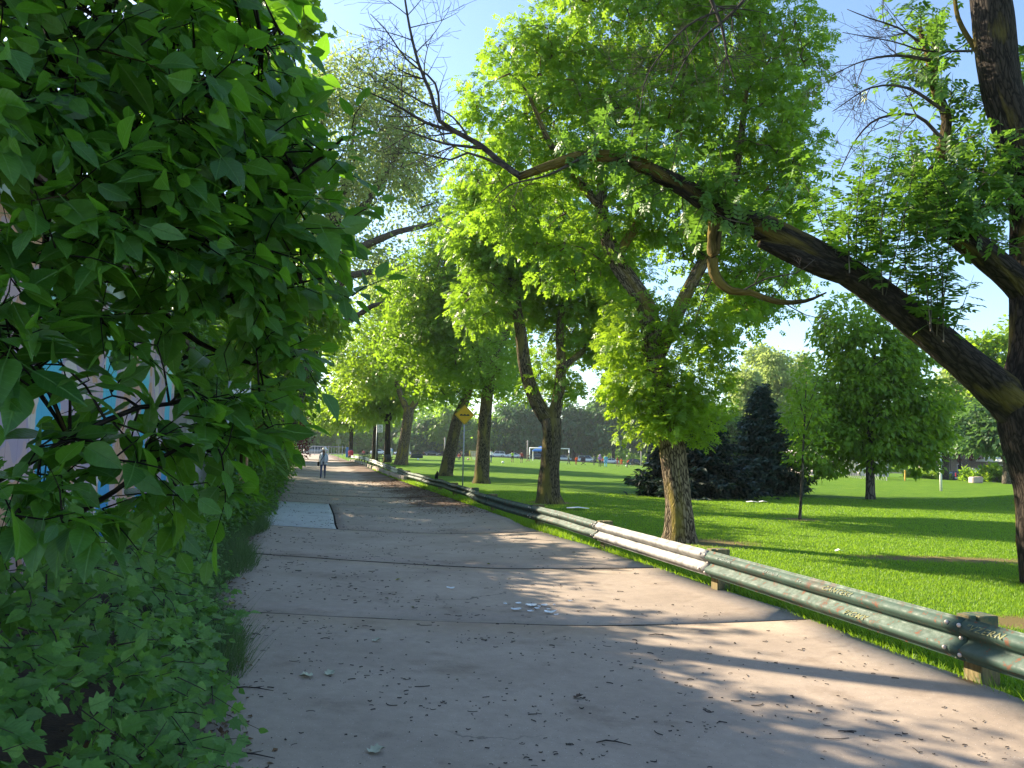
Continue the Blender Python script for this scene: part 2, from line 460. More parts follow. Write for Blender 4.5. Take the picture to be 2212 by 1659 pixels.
class Leaves:
    def __init__(s, lv=False): s.V, s.F, s.A, s.n, s.lv, s.U = [], [], [], 0, lv, []
    def add(s, tmpl, P, AX, NR, S, var):
        V, F, A = place(tmpl, P, AX, NR, S, var)
        s.V.append(V); s.F.append(F + s.n); s.A.append(A); s.n += len(V)
        if s.lv: s.U.append(np.tile(tmpl[0], (len(P), 1)))
    def mesh(s, name, off=(0, 0, 0)):
        return npmesh(name, np.concatenate(s.V) - np.asarray(off), np.concatenate(s.F), False, {'var': ('FLOAT', np.concatenate(s.A)), **({'lv': ('FLOAT_VECTOR', np.concatenate(s.U))} if s.lv else {})})
def ell(blobs):
    """picture ellipses at a distance -> world ellipsoids"""
    out = []
    for b in blobs:
        u, v, Y, ru, rv = b[:5]
        rd = b[5] if len(b) > 5 else (ru + rv) / 2 / FPX * Y
        out.append((np.array(W(u, v, Y)), np.array([ru / FPX * Y, rd, rv / FPX * Y])))
    return out
def clumps_in(blobs, n, shell=0.45):
    vol = np.array([b[1].prod() ** 0.8 for b in blobs]); vol /= vol.sum()
    C, D = [], []
    for (c, r_), w in zip(blobs, vol):
        k = max(3, int(round(n * w)))
        d = unit(rng.normal(size=(k, 3)))
        q = rng.uniform(0.1, 1, k) ** shell
        C.append(c + d * r_ * q[:, None]); D.append(d)
    return np.concatenate(C), np.concatenate(D)
def foliage(L, C, D, per, rc, size, tmpl, flat=0.55, up=0.9, droop=0.5, svar=0.25):
    """leaves round clump centres, fanning outward"""
    n = len(C) * per
    ci = np.repeat(np.arange(len(C)), per)
    rcv = (rc * rng.uniform(0.6, 1.3, len(C)))[ci]
    off = rng.normal(size=(n, 3)); off = unit(off) * (rng.uniform(0, 1, n) ** 0.5)[:, None]
    off[:, 2] *= flat
    tilt = D[ci] * 1.0
    off[:, 2] -= 0.25 * (off * tilt)[:, :2].sum(1)
    P = C[ci] + off * rcv[:, None]
    AX = unit(off) * 0.8 + D[ci] * 0.5 + rng.normal(0, 0.45, (n, 3)); AX[:, 2] -= droop
    NR = np.tile([0, 0, up], (n, 1)) + rng.normal(0, 0.5, (n, 3)) + off * 0.35
    S = size * rng.uniform(1 - svar, 1 + svar, n)
    cv = rng.uniform(0, 0.75, len(C))[ci]
    L.add(tmpl, P, AX, NR, S, np.clip(cv + rng.uniform(0, 0.4, n), 0, 1))
def twigs(T, C, skel, r0=0.03, r1=0.006, step=0.5, sides=4, jit=0.03, frac=1.0, bend=0.25):
    """thin branches from the skeleton to the clumps"""
    S = np.asarray(skel)
    idx = rng.permutation(len(C))[:int(len(C) * frac)]
    nodes = S.copy()
    order = idx[np.argsort([np.min(np.linalg.norm(S - C[i], axis=1)) for i in idx])]
    for i in order:
        d = np.linalg.norm(nodes - C[i], axis=1) + 0.35 * np.abs(nodes[:, 2] - C[i][2]) * (nodes[:, 2] > C[i][2])
        a = nodes[np.argmin(d)]
        dist = np.linalg.norm(C[i] - a)
        mid = (a + C[i]) / 2 + np.array([0, 0, bend * dist * 0.4]) + rng.normal(0, 0.06 * dist + 1e-4, 3)
        k = min(1.0, dist / 2.5)
        P, _ = T.line([a, mid, C[i]], [r0 * (0.35 + 0.65 * k), r0 * 0.5 * (0.4 + .6 * k), r1], sides, step, 0, jit * 0.4)
        nodes = np.vstack([nodes, P[1:]])
def P3(l, default=None):
    """[(u, v, Y, r)] -> points, radii"""
    return [W(u, v, Y) for u, v, Y, r_ in l], [r_ for *_, r_ in l]
def tree(name, label, group, base, limbs, blobs, n, per, rc, size, tmpl, leaf, bark, worldblobs=None, shell=0.45, sides=14,
         r0=0.035, frac=0.6, flat=0.55, droop=0.5, up=0.9, cat='tree', rough=0.03, step=0.35, extra=None, bend=0.25, sub=None):
    root = empty(name, base, 0, label, cat, group)
    T = Tubes(); sk = []
    for i, (pts, rad) in enumerate(limbs):
        P, _ = T.line(pts, rad, sides if max(rad) > 0.08 else 7, step, rough, 0.0)
        sk.append(P)
    L = Leaves()
    B = (ell(blobs) if blobs else []) + (worldblobs or [])
    C, D = clumps_in(B, n, shell)
    foliage(L, C, D, per, rc, size, tmpl, flat, up, droop)
    if extra: extra(L, T, sk)
    skel = np.concatenate(sk)
    zmin = base[2] + 0.25 * (C[:, 2].mean() - base[2])
    s2 = skel[skel[:, 2] > min(zmin, skel[:, 2].max() - 0.5)]
    T2 = Tubes()
    twigs(T2, C, s2, r0, 0.006, 0.6, 4, 0.03, frac, bend)
    link('trunk', T.mesh('trunk', base), bark, root)
    tag(link('branches', T2.mesh('branches', base), bark, root), kind='stuff')
    link('crown', L.mesh('crown', base), leaf, root)
    return root
def leafparts(parent, base, tmpls, P, AX, NR, S, mats, name='leaf', var=None):
    """single leaves as objects sharing a few meshes"""
    mes = []
    for t in tmpls:
        for q in (0.1, 0.4, 0.75):
            me = npmesh(name, t[0], t[1], True, {'var': ('FLOAT', np.full(len(t[0]), q)), 'lv': ('FLOAT_VECTOR', t[0])})
            me.materials.append(mats); mes.append(me)
    AX = unit(AX); X = unit(np.cross(AX, NR)); Z = np.cross(X, AX)
    for i in range(len(P)):
        o = bpy.data.objects.new(name, mes[int(rng.integers(len(mes)))])
        COL.objects.link(o)
        s_ = float(S[i])
        m = Matrix(((X[i][0] * s_, AX[i][0] * s_, Z[i][0] * s_, P[i][0] - base[0]), (X[i][1] * s_, AX[i][1] * s_, Z[i][1] * s_, P[i][1] - base[1]),
                    (X[i][2] * s_, AX[i][2] * s_, Z[i][2] * s_, P[i][2] - base[2]), (0, 0, 0, 1)))
        o.parent = parent
        o.matrix_local = m
# ================================================================== THE SETTING
def m_lawn():
    m, nt, b, out = newmat('lawn')
    geo = node(nt, 'ShaderNodeNewGeometry')
    p = geo.outputs['Position']
    n1 = noise(nt, p, 0.22, 4); n2 = noise(nt, p, 2.5, 5); n3 = noise(nt, p, 45, 4, 0.7)
    c1 = ramp(nt, n1.outputs[0], [(0.3, (0.10, 0.20, 0.010)), (0.7, (0.16, 0.28, 0.016))])
    c2 = ramp(nt, n2.outputs[0], [(0.35, (0.08, 0.17, 0.010)), (0.6, (0.135, 0.25, 0.016)), (0.8, (0.17, 0.23, 0.04))])
    c = mix(nt, c1.outputs[0], c2.outputs[0], 0.62)
    n5 = noise(nt, p, 0.9, 6, .7); c5 = ramp(nt, n5.outputs[0], [(.4, (.78, .86, .75)), (.55, (1, 1, 1)), (.68, (1.35, 1.12, 1.3))])
    c = mix(nt, c, c5.outputs[0], 1.0, 'MULTIPLY')
    c3 = ramp(nt, n3.outputs[0], [(0.3, (0.35, 0.35, 0.35)), (0.7, (1.5, 1.5, 1.4))])
    c = mix(nt, c, c3.outputs[0], 0.4, 'MULTIPLY')
    # straw-coloured worn patches with shapes of their own
    for (cx, cy, rx, ry) in WORN:
        v = node(nt, 'ShaderNodeVectorMath', operation='SUBTRACT'); nt.links.new(p, v.inputs[0]); v.inputs[1].default_value = (cx, cy, 0)
        v2 = node(nt, 'ShaderNodeVectorMath', operation='MULTIPLY'); nt.links.new(v.outputs[0], v2.inputs[0]); v2.inputs[1].default_value = (1 / rx, 1 / ry, 0)
        l = node(nt, 'ShaderNodeVectorMath', operation='LENGTH'); nt.links.new(v2.outputs[0], l.inputs[0])
        a = node(nt, 'ShaderNodeMath', operation='ADD'); nt.links.new(l.outputs['Value'], a.inputs[0]); nt.links.new(n2.outputs[0], a.inputs[1])
        r_ = ramp(nt, a.outputs[0], [(0.9, (1, 1, 1)), (1.0, (0, 0, 0))])
        mm = node(nt, 'ShaderNodeMapRange'); nt.links.new(a.outputs[0], mm.inputs[0])
        mm.inputs[1].default_value = 1.1; mm.inputs[2].default_value = 1.6; mm.inputs[3].default_value = 0.85; mm.inputs[4].default_value = 0
        nt.nodes.remove(r_)
        c = mix(nt, c, (0.24, 0.17, 0.08), mm.outputs[0])
    nt.links.new(c, b.inputs['Base Color'])
    b.inputs['Roughness'].default_value = 0.9
    b.inputs['Specular IOR Level'].default_value = 0.1
    bump(nt, n3.outputs[0], 0.9, 0.06, b)
    return m
tA, tB = GP(1470, 1168), GP(1190, 1086)
WORN = [(tA.x + .5, tA.y - .3, 1.1, 0.9), (tB.x, tB.y, 1.0, 0.9), (5.6, 7.9, 0.6, 0.3), (GP(1727, 1122).x, GP(1727, 1122).y, .7, .7), (7.5, 13.3, 2.2, 0.5), (GP(2200, 1345).x, GP(2200, 1345).y, .55, .45)]
def grid_sheet(xs, ys, zf):
    X, Y = np.meshgrid(xs, ys)
    Z = np.array([[zf(x, y) for x in xs] for y in ys])
    V = np.stack([X, Y, Z], -1).reshape(-1, 3)
    nx, ny = len(xs), len(ys)
    i = np.arange(ny - 1)[:, None] * nx + np.arange(nx - 1)[None]
    F = np.stack([i, i + 1, i + nx + 1, i + nx], -1).reshape(-1, 4)
    return V, F
def lawn_z(x, y):
    h = gz(x, y)
    if y < 160:
        ins = min(x - EL(y), ER(y) - x)
        if ins > 0: h -= 0.28 * smooth(0, 1.3, ins)
    return h
far = [30 * 1.22 ** i for i in range(1, 20)]
xs = [-f for f in far[::-1]] + list(np.arange(-30, 14, 0.42)) + list(np.arange(14, 31, 1.0)) + [34, 38, 42, 46, 50, 55, 60] + [f for f in far if f > 62]
ys = [-60, -30] + list(np.arange(-14, 100, 0.7)) + [100 * 1.06 ** i for i in range(46)]
V, F = grid_sheet(xs, ys, lawn_z)
lawn = link('lawn', npmesh('lawn', V, F, True), m_lawn()); tag(lawn, kind='structure')

# soil strip on the left of the alley
m_soil, nt, b, out = newmat('soil')
geo = node(nt, 'ShaderNodeNewGeometry')
n1 = noise(nt, geo.outputs['Position'], 6, 6, 0.7); n2 = noise(nt, geo.outputs['Position'], 60, 3)
r1 = ramp(nt, n1.outputs[0], [(0.3, (0.035, 0.022, 0.014)), (0.7, (0.12, 0.078, 0.05))])
c = mix(nt, r1.outputs[0], (0.20, 0.13, 0.08), n2.outputs[0], 'OVERLAY')
nt.links.new(c, b.inputs['Base Color']); b.inputs['Roughness'].default_value = 1
bump(nt, n2.outputs[0], 0.8, 0.02, b)
yy = np.arange(-12, 100, 0.5); V = []; F = []
for i, y in enumerate(yy):
    e = EL(y)
    for k, dx in enumerate((-9, -3, -1.2, -0.3, 0.12)):
        V.append((e + dx + (0.06 * math.sin(y * 3.1) if k == 4 else 0), y, gz(e, y) + 0.02 + (0.10 if k in (1, 2) else 0) - (0.06 if k == 4 else 0)))
    if i: F += [((i - 1) * 5 + k, (i - 1) * 5 + k + 1, i * 5 + k + 1, i * 5 + k) for k in range(4)]
tag(link('soil_verge', npmesh('soil_verge', V, F, True), m_soil), kind='structure')

# concrete of the alley
def m_concrete(name, lo, hi, stain=True):
    m, nt, b, out = newmat(name)
    geo = node(nt, 'ShaderNodeNewGeometry'); p = geo.outputs['Position']
    oi = node(nt, 'ShaderNodeObjectInfo')
    n1 = noise(nt, p, 0.7, 6, 0.6); n2 = noise(nt, p, 9, 5, 0.7)
    c = ramp(nt, n1.outputs[0], [(0.3, lo), (0.7, hi)]).outputs[0]
    c2 = ramp(nt, n2.outputs[0], [(0.25, (0.72, 0.72, 0.72)), (0.75, (1.18, 1.16, 1.14))]).outputs[0]
    c = mix(nt, c, c2, 0.6, 'MULTIPLY')
    v = node(nt, 'ShaderNodeTexVoronoi', i_Scale=75.0, i_Randomness=1.0); nt.links.new(p, v.inputs['Vector'])
    sp_ = ramp(nt, v.outputs['Distance'], [(0.12, (1, 1, 1)), (0.22, (0, 0, 0))])
    colr = node(nt, 'ShaderNodeSeparateColor'); nt.links.new(v.outputs['Color'], colr.inputs[0])
    pick = ramp(nt, colr.outputs[0], [(0.60, (0, 0, 0)), (0.66, (1, 1, 1))])
    mk = node(nt, 'ShaderNodeMath', operation='MULTIPLY'); nt.links.new(sp_.outputs[0], mk.inputs[0]); nt.links.new(pick.outputs[0], mk.inputs[1])
    tone = ramp(nt, colr.outputs[1], [(0.0, (0.05, 0.045, 0.04)), (0.55, (0.10, 0.09, 0.08)), (0.6, (0.5, 0.47, 0.43)), (1, (0.62, 0.6, 0.56))], 'LINEAR')
    c = mix(nt, c, tone.outputs[0], mk.outputs[0])
    v2 = node(nt, 'ShaderNodeTexVoronoi', i_Scale=16.0); nt.links.new(p, v2.inputs['Vector'])
    s2 = ramp(nt, v2.outputs['Distance'], [(0.03, (1, 1, 1)), (0.07, (0, 0, 0))])
    c = mix(nt, c, (0.05, 0.04, 0.035), s2.outputs[0])
    if stain:
        sx = node(nt, 'ShaderNodeSeparateXYZ'); nt.links.new(p, sx.inputs[0])
        # distance from the right edge of the alley, dirt settles there
        e = node(nt, 'ShaderNodeMath', operation='MULTIPLY_ADD'); nt.links.new(sx.outputs[1], e.inputs[0]); e.inputs[1].default_value = 0.2625; e.inputs[2].default_value = -4.89
        e2 = node(nt, 'ShaderNodeMath', operation='ADD'); nt.links.new(e.outputs[0], e2.inputs[0]); nt.links.new(sx.outputs[0], e2.inputs[1])
        n4 = noise(nt, p, 0.55, 6, 0.65)
        e3 = node(nt, 'ShaderNodeMath', operation='MULTIPLY_ADD'); nt.links.new(n4.outputs[0], e3.inputs[0]); e3.inputs[1].default_value = 4.4; nt.links.new(e2.outputs[0], e3.inputs[2])
        r4 = node(nt, 'ShaderNodeMapRange'); nt.links.new(e3.outputs[0], r4.inputs[0]); r4.inputs[1].default_value = 0.5; r4.inputs[2].default_value = 1.2
        yr = node(nt, 'ShaderNodeMapRange'); nt.links.new(sx.outputs[1], yr.inputs[0]); yr.inputs[1].default_value = 20.5; yr.inputs[2].default_value = 25
        mm = node(nt, 'ShaderNodeMath', operation='MULTIPLY'); nt.links.new(r4.outputs[0], mm.inputs[0]); nt.links.new(yr.outputs[0], mm.inputs[1])
        c = mix(nt, c, (0.13, 0.075, 0.045), mm.outputs[0])
    # hairline cracks wandering through the slabs, and faint old stains
    nd = noise(nt, p, 1.6, 5, .6); wv = node(nt, 'ShaderNodeVectorMath', operation='MULTIPLY_ADD')
    nt.links.new(nd.outputs['Color'], wv.inputs[0]); wv.inputs[1].default_value = (.9, .9, 0); nt.links.new(p, wv.inputs[2])
    vc = node(nt, 'ShaderNodeTexVoronoi', feature='DISTANCE_TO_EDGE', i_Scale=0.33); nt.links.new(wv.outputs[0], vc.inputs['Vector'])
    cr = node(nt, 'ShaderNodeMapRange'); nt.links.new(vc.outputs['Distance'], cr.inputs[0]); cr.inputs[1].default_value = .0015; cr.inputs[2].default_value = .005; cr.inputs[3].default_value = 1; cr.inputs[4].default_value = 0
    ng = noise(nt, p, .4, 2); gt = ramp(nt, ng.outputs[0], [(.54, (0, 0, 0)), (.62, (.8, .8, .8))])
    cm_ = node(nt, 'ShaderNodeMath', operation='MULTIPLY'); nt.links.new(cr.outputs[0], cm_.inputs[0]); nt.links.new(gt.outputs[0], cm_.inputs[1])
    c = mix(nt, c, (0.05, 0.04, 0.03), cm_.outputs[0])
    ns_ = noise(nt, p, 1.1, 6, .7); sr = ramp(nt, ns_.outputs[0], [(.55, (1, 1, 1)), (.68, (.74, .71, .68))])
    c = mix(nt, c, sr.outputs[0], 1.0, 'MULTIPLY')
    nt.links.new(c, b.inputs['Base Color'])
    b.inputs['Roughness'].default_value = 0.85
    bump(nt, n2.outputs[0], 0.35, 0.01, b)
    return m
MC = m_concrete('alley_concrete', (0.285, 0.225, 0.175), (0.385, 0.31, 0.245))
MCL = m_concrete('new_concrete', (0.38, 0.385, 0.36), (0.46, 0.465, 0.435), False)
MASPH = plain('asphalt', (0.06, 0.06, 0.062), 0.9)
def road_z(x, y):
    l, r_ = EL(y), ER(y)
    s = (x - l) / (r_ - l) * 2 - 1
    s = min(1, max(-1, (s - 0.25) / (0.75 if s > 0.25 else 1.25)))
    return gz(x, y) + 0.03 - 0.10 * (1 - abs(s) ** 1.5)
alley = empty('alley', (0, 0, 0)); tag(alley, kind='structure')
bed = MB()
V, F = [], []
ys2 = list(np.arange(-12, 98, 1.0))
for i, y in enumerate(ys2):
    for k in range(9):
        x = EL(y) + 0.02 + (ER(y) - EL(y) - 0.04) * k / 8
        V.append((x, y, road_z(x, y) - 0.06))
    if i: F += [((i - 1) * 9 + k, (i - 1) * 9 + k + 1, i * 9 + k + 1, i * 9 + k) for k in range(8)]
M_JD = plain('joint_dirt', (0.012, 0.009, 0.007), 1.0)
link('joint_filler', npmesh('joint_filler', V, F, True), M_JD, alley)
joints = [(-7.5, -7.5), (-1.6, -1.6), (3.0, 3.0), (7.75, 7.95), (12.0, 11.35), (16.4, 16.2), (23.9, 23.9), (28.4, 28.2), (32.8, 32.9), (37.2, 37.4), (42, 42), (46.5, 46.6), (51, 51), (56, 56), (62, 62), (69, 69), (78, 78), (97, 97)]
def slab(y0, y1, fr0, fr1, mat, label=None, g=0.022):
    nx, ny = 14, 7
    V, F = [], []
    wob = rng.normal(0, 0.009, (2, nx + 1))
    tz = rng.normal(0, 0.0025)
    for j in range(ny + 1):
        for i in range(nx + 1):
            f = fr0 + (fr1 - fr0) * i / nx
            ya = y0[0] * (1 - f) + y0[1] * f + g + wob[0][i]; yb = y1[0] * (1 - f) + y1[1] * f - g + wob[1][i]
            y = ya + (yb - ya) * j / ny
            l, r_ = EL(y), ER(y)
            x = l + (r_ - l) * f
            if i == 0 and fr0 > 0: x += g
            if i == nx and fr1 < 1: x -= g
            if i in (0, nx) and (fr0 == 0 if i == 0 else fr1 == 1): x += 0.02 * math.sin(y * 2.3 + i) + 0.012 * math.sin(y * 9)
            V.append((x, y, road_z(x, y) + tz))
    n = nx + 1
    F = [(j * n + i, j * n + i + 1, (j + 1) * n + i + 1, (j + 1) * n + i) for j in range(ny) for i in range(nx)]
    rim = [i for i in range(n)] + [j * n + nx for j in range(1, ny + 1)] + [ny * n + i for i in range(nx - 1, -1, -1)] + [j * n for j in range(ny - 1, 0, -1)]
    b0 = len(V)
    V += [(V[k][0], V[k][1], V[k][2] - 0.07) for k in rim]
    m_ = len(rim)
    F += [(rim[k], b0 + k, b0 + (k + 1) % m_, rim[(k + 1) % m_]) for k in range(m_)]
    me = npmesh('concrete_slab', V, F, False, None, [0] * (nx * ny) + [1] * m_)
    o = link('concrete_slab', me, [mat, M_JD], alley)
    if label: o['label'] = label
for a, b_ in zip(joints[:-1], joints[1:]):
    if abs(a[0] - 16.4) < .01:
        slab(a, b_, 0, 0.30, MCL, 'pale newer concrete slab'); slab(a, b_, 0.30, 1, MC)
    else: slab(a, b_, 0, 1, MC)
# asphalt beyond
V, F = [], []
for i, y in enumerate(np.arange(97, 200, 3.0)):
    for k, x in enumerate((EL(y), (EL(y) + ER(y)) / 2, ER(y))): V.append((x, y, gz(x, y) + 0.05))
    if i: F += [((i - 1) * 3 + k, (i - 1) * 3 + k + 1, i * 3 + k + 1, i * 3 + k) for k in range(2)]
tag(link('far_alley', npmesh('far_alley', V, F, True), MC), kind='structure')
V, F = grid_sheet(list(np.arange(-140, 200, 6.0)), [212, 216, 221, 226], lambda x, y: gz(x, y) + 0.06)
tag(link('street', npmesh('street', V, F, True), MASPH), kind='structure')
V, F = grid_sheet(list(np.arange(49, 100, 3.0)), list(np.arange(100, 128, 3.0)), lambda x, y: gz(x, y) + 0.06)
tag(link('parking_court', npmesh('parking_court', V, F, True), plain('court_asphalt', (0.16, 0.155, 0.15), 0.9)), kind='structure')

# kerb of concrete blocks on the right of the alley
kerb = empty('kerb', (0, 0, 0)); tag(kerb, kind='structure')
m_kerb = plain('kerb_concrete', (0.33, 0.28, 0.235), 0.9, 0, 0.3, 5)
y = 41.5
while y < 92:
    L_ = 1.15; hgt = 0.30 if y < 60 else 0.22
    b = MB()
    for (ya, yb) in ((y, y + L_),):
        xa, xb = ER(ya) + 0.05, ER(yb) + 0.05
        za = gz(xa, ya)
        j = rng.normal(0, 0.02)
        d = Vector((xb - xa, yb - ya, 0)) / 2
        n_ = Vector((d.y, -d.x, 0)).normalized()
        b.obox(Vector(((xa + xb) / 2 + j, (ya + yb) / 2, za + hgt / 2 - 0.05)) + n_ * 0.1, d * 0.97, n_ * 0.10, Vector((0, 0, hgt / 2 + 0.05 + rng.normal(0, 0.012))))
    b.build('kerb_block', m_kerb, kerb, 0.012)
    y += L_ + (0.05 if y < 60 else 1.2)

# ------------------------------------------------------------------ guardrail
m_rail, nt, bb, out = newmat('rail_green_paint')
tc = node(nt, 'ShaderNodeNewGeometry'); P_ = tc.outputs['Position']
n1 = noise(nt, P_, 2.2, 6, 0.65); n2 = noise(nt, P_, 13, 6, 0.7)
base = ramp(nt, n1.outputs[0], [(0.35, (0.016, 0.046, 0.034)), (0.65, (0.042, 0.09, 0.066))])
ru = ramp(nt, n2.outputs[0], [(0.57, (0, 0, 0)), (0.63, (1, 1, 1))])
c = mix(nt, base.outputs[0], (0.13, 0.05, 0.024), ru.outputs[0])
n7 = noise(nt, P_, 0.9, 7, .72); r7 = ramp(nt, n7.outputs[0], [(.56, (0, 0, 0)), (.64, (.85, .85, .85))]); c = mix(nt, c, (0.085, 0.05, 0.034), r7.outputs[0])
n3 = noise(nt, P_, 5, 5, 0.7); chalk = ramp(nt, n3.outputs[0], [(0.58, (0, 0, 0)), (0.8, (0.5, 0.5, 0.5))])
c = mix(nt, c, (0.25, 0.31, 0.24), chalk.outputs[0])
nt.links.new(c, bb.inputs['Base Color']); rr_ = ramp(nt, n2.outputs[0], [(.3, (.5, .5, .5)), (.7, (.85, .85, .85))]); nt.links.new(rr_.outputs[0], bb.inputs['Roughness'])
bump(nt, n2.outputs[0], 0.25, 0.004, bb)
m_galv = plain('galvanised_rail', (0.25, 0.245, 0.235), 0.65, 0.1, 0.45, 7)
m_pale = plain('pale_painted_rail', (0.40, 0.42, 0.33), 0.5, 0.0, 0.3, 6)
m_bolt = plain('bolt_steel', (0.55, 0.47, 0.42), 0.45, 0.3)
m_post, nt, bb, out = newmat('post_wood')
g_ = node(nt, 'ShaderNodeNewGeometry'); n1 = noise(nt, g_.outputs['Position'], 5, 5, 0.6)
mp = node(nt, 'ShaderNodeMapping'); nt.links.new(g_.outputs['Position'], mp.inputs[0]); mp.inputs['Scale'].default_value = (40, 40, 3)
n2 = noise(nt, mp.outputs[0], 1, 5, 0.6)
r1 = ramp(nt, n2.outputs[0], [(0.3, (0.11, 0.085, 0.035)), (0.7, (0.26, 0.20, 0.09))])
r2 = ramp(nt, n1.outputs[0], [(0.5, (0, 0, 0)), (0.6, (1, 1, 1))])
c = mix(nt, r1.outputs[0], (0.05, 0.085, 0.05), r2.outputs[0]); nt.links.new(c, bb.inputs['Base Color']); bb.inputs['Roughness'].default_value = 0.9
bump(nt, n2.outputs[0], 0.5, 0.01, bb)
posts = [GP(2107, 1479), GP(1547, 1276), GP(1303, 1190), GP(1160, 1140), GP(1062, 1107)]
d0 = (posts[0] - posts[1]).normalized()
pp = [posts[0] + d0 * 7.5, posts[0] + d0 * 3.75] + posts
d1 = Vector((-0.258, 0.966, 0))
while pp[-1].y < 92:
    q = pp[-1] + d1 * 3.81
    q.x = ER(q.y) + 0.34 + 0.2 * smooth(24, 40, q.y); q.z = gz(q.x, q.y) + 0.16 * smooth(35, 60, q.y)
    pp.append(q)
rail = empty('guardrail', tuple(posts[1]), 0, 'long green steel guardrail on short posts between alley and lawn', 'guardrail')
ro = posts[1]
PROF = [(0.0, .028), (.012, .022), (.03, .045), (.052, .080), (.075, .086), (.098, .080), (.138, .010), (.156, .004), (.174, .010), (.214, .080), (.237, .086), (.260, .080), (.282, .045), (.300, .022), (.312, .028)]
ZB = 0.185
def beam(a, b_, mat, label=None, lap=0.10, dent=0):
    a, b_ = Vector(a), Vector(b_)
    t = (b_ - a); t_ = t.normalized(); L_ = t.length
    nrm = Vector((-t_.y, t_.x, 0)).normalized()
    if nrm.x > 0: nrm = -nrm
    V, F = [], []
    ns = 22
    bumps = [rng.normal(0, .0022, ns + 1), rng.normal(0, .0022, ns + 1), rng.normal(0, .0015, ns + 1)]
    k = len(PROF)
    for j in range(ns + 1):
        s = -lap / 2 + (L_ + lap) * j / ns
        p = a + t_ * s
        push = 0.006 * (1 if j == 0 else 0)
        dz = dent * math.sin(math.pi * j / ns) * 0.03
        for side in (0, 1):
            for h, d in PROF:
                d = d + (bumps[0][j] if h < .11 else (bumps[2][j] if h < .2 else bumps[1][j]))
                V.append(tuple(p + nrm * (d + push - 0.006 * side + 0.10 + 0.012 * dent * math.sin(7 * j)) + Vector((0, 0, ZB + h - dz)) - ro))
    m_ = 2 * k
    for j in range(ns):
        for i in range(k - 1):
            A = j * m_ + i; F.append((A, A + 1, A + m_ + 1, A + m_))
            A = j * m_ + k + i; F.append((A, A + m_, A + m_ + 1, A + 1))
        F.append((j * m_, (j + 1) * m_, (j + 1) * m_ + k, j * m_ + k)); A = j * m_ + k - 1; F.append((A, A + k, A + m_ + k, A + m_))
    for j in (0, ns):
        for i in range(k - 1):
            A = j * m_ + i; f = (A, A + k, A + k + 1, A + 1); F.append(f if j == 0 else f[::-1])
    o = link('rail_beam', npmesh('rail_beam', V, F, True), mat, rail)
    if label: o['label'] = label
    return nrm, t_
boltm = MB(); boltm.ball((0, 0, 0), 0.017, 8, 4, (1, 1, 1)); boltme = boltm.mesh('bolt', 0, True); boltme.materials.append(m_bolt)
for i in range(len(pp) - 1):
    a, b_ = pp[i], pp[i + 1]
    silver = (i == 3)
    mat = m_galv if silver else (m_pale if i > 12 and i % 2 else m_rail)
    nrm, t_ = beam(a, b_, mat, 'bare silver rail beam' if silver else None, dent=0.0 if i < 4 else rng.normal(0, 0.6))
    if i > 24: continue
    # post with blockout and an angled top showing above the beam
    mb = MB()
    mb.obox(a + Vector((0, 0, 0.20)) - nrm * 0.06 - ro, t_ * 0.085, nrm * 0.085, Vector((0, 0, 0.31)))
    mb.build('post', m_post, rail, 0.008)
    mb = MB(); mb.obox(a + Vector((0, 0, ZB + 0.156)) + nrm * 0.062 - ro, t_ * 0.06, nrm * 0.034, Vector((0, 0, 0.17)))
    mb.build('blockout', m_post, rail, 0.005)
    if i < 9:
        for (dt, h) in ((-.045, .05), (.0, .156), (.045, .262), (-.045, .262), (.06, .075)) if i < 6 else ((0, .156), (.03, .25)):
            d = np.interp(h, [q[0] for q in PROF], [q[1] for q in PROF])
            o = bpy.data.objects.new('bolt', boltme); COL.objects.link(o); o.parent = rail
            o.location = a + t_ * dt * 1.3 + nrm * (d + 0.108) + Vector((0, 0, ZB + h)) - ro
            o.scale = (1, 1, 1)
# scratched and painted tags on the beam (flat writing following the steel)
m_tagy = plain('faded_yellow_paint', (0.21, 0.21, 0.09), 0.85, 0, .7, 45); m_tagw = plain('scratched_silver', (0.19, 0.23, 0.21), 0.8, 0, .7, 45)
def writing(txt, i, s0, h0, size, mat, tilt):
    a, b_ = pp[i], pp[i + 1]
    t_ = (b_ - a).normalized(); nrm = Vector((-t_.y, t_.x, 0)).normalized()
    if nrm.x > 0: nrm = -nrm
    cu = bpy.data.curves.new('tag', 'FONT'); cu.body = txt; cu.size = size; cu.shear = 0.3; cu.space_character = 1.15; cu.offset = 0.0005
    o = bpy.data.objects.new('tag_tmp', cu); COL.objects.link(o)
    dg = bpy.context.evaluated_depsgraph_get()
    me = bpy.data.meshes.new_from_object(o.evaluated_get(dg)); bpy.data.objects.remove(o)
    me.materials.clear(); me.materials.append(mat)
    # letters read from the alley: text x runs towards the near end of the rail
    hs = [q[0] for q in PROF]; ds = [q[1] for q in PROF]
    for v in me.vertices:
        h = h0 + v.co.y * tilt
        d = float(np.interp(h, hs, ds)) + 0.1085 + 0.002
        p = a + t_ * (s0 - v.co.x) + nrm * d + Vector((0, 0, ZB + h)) - ro
        v.co = p
    o = link('tag_writing', me, None, rail)
    return o
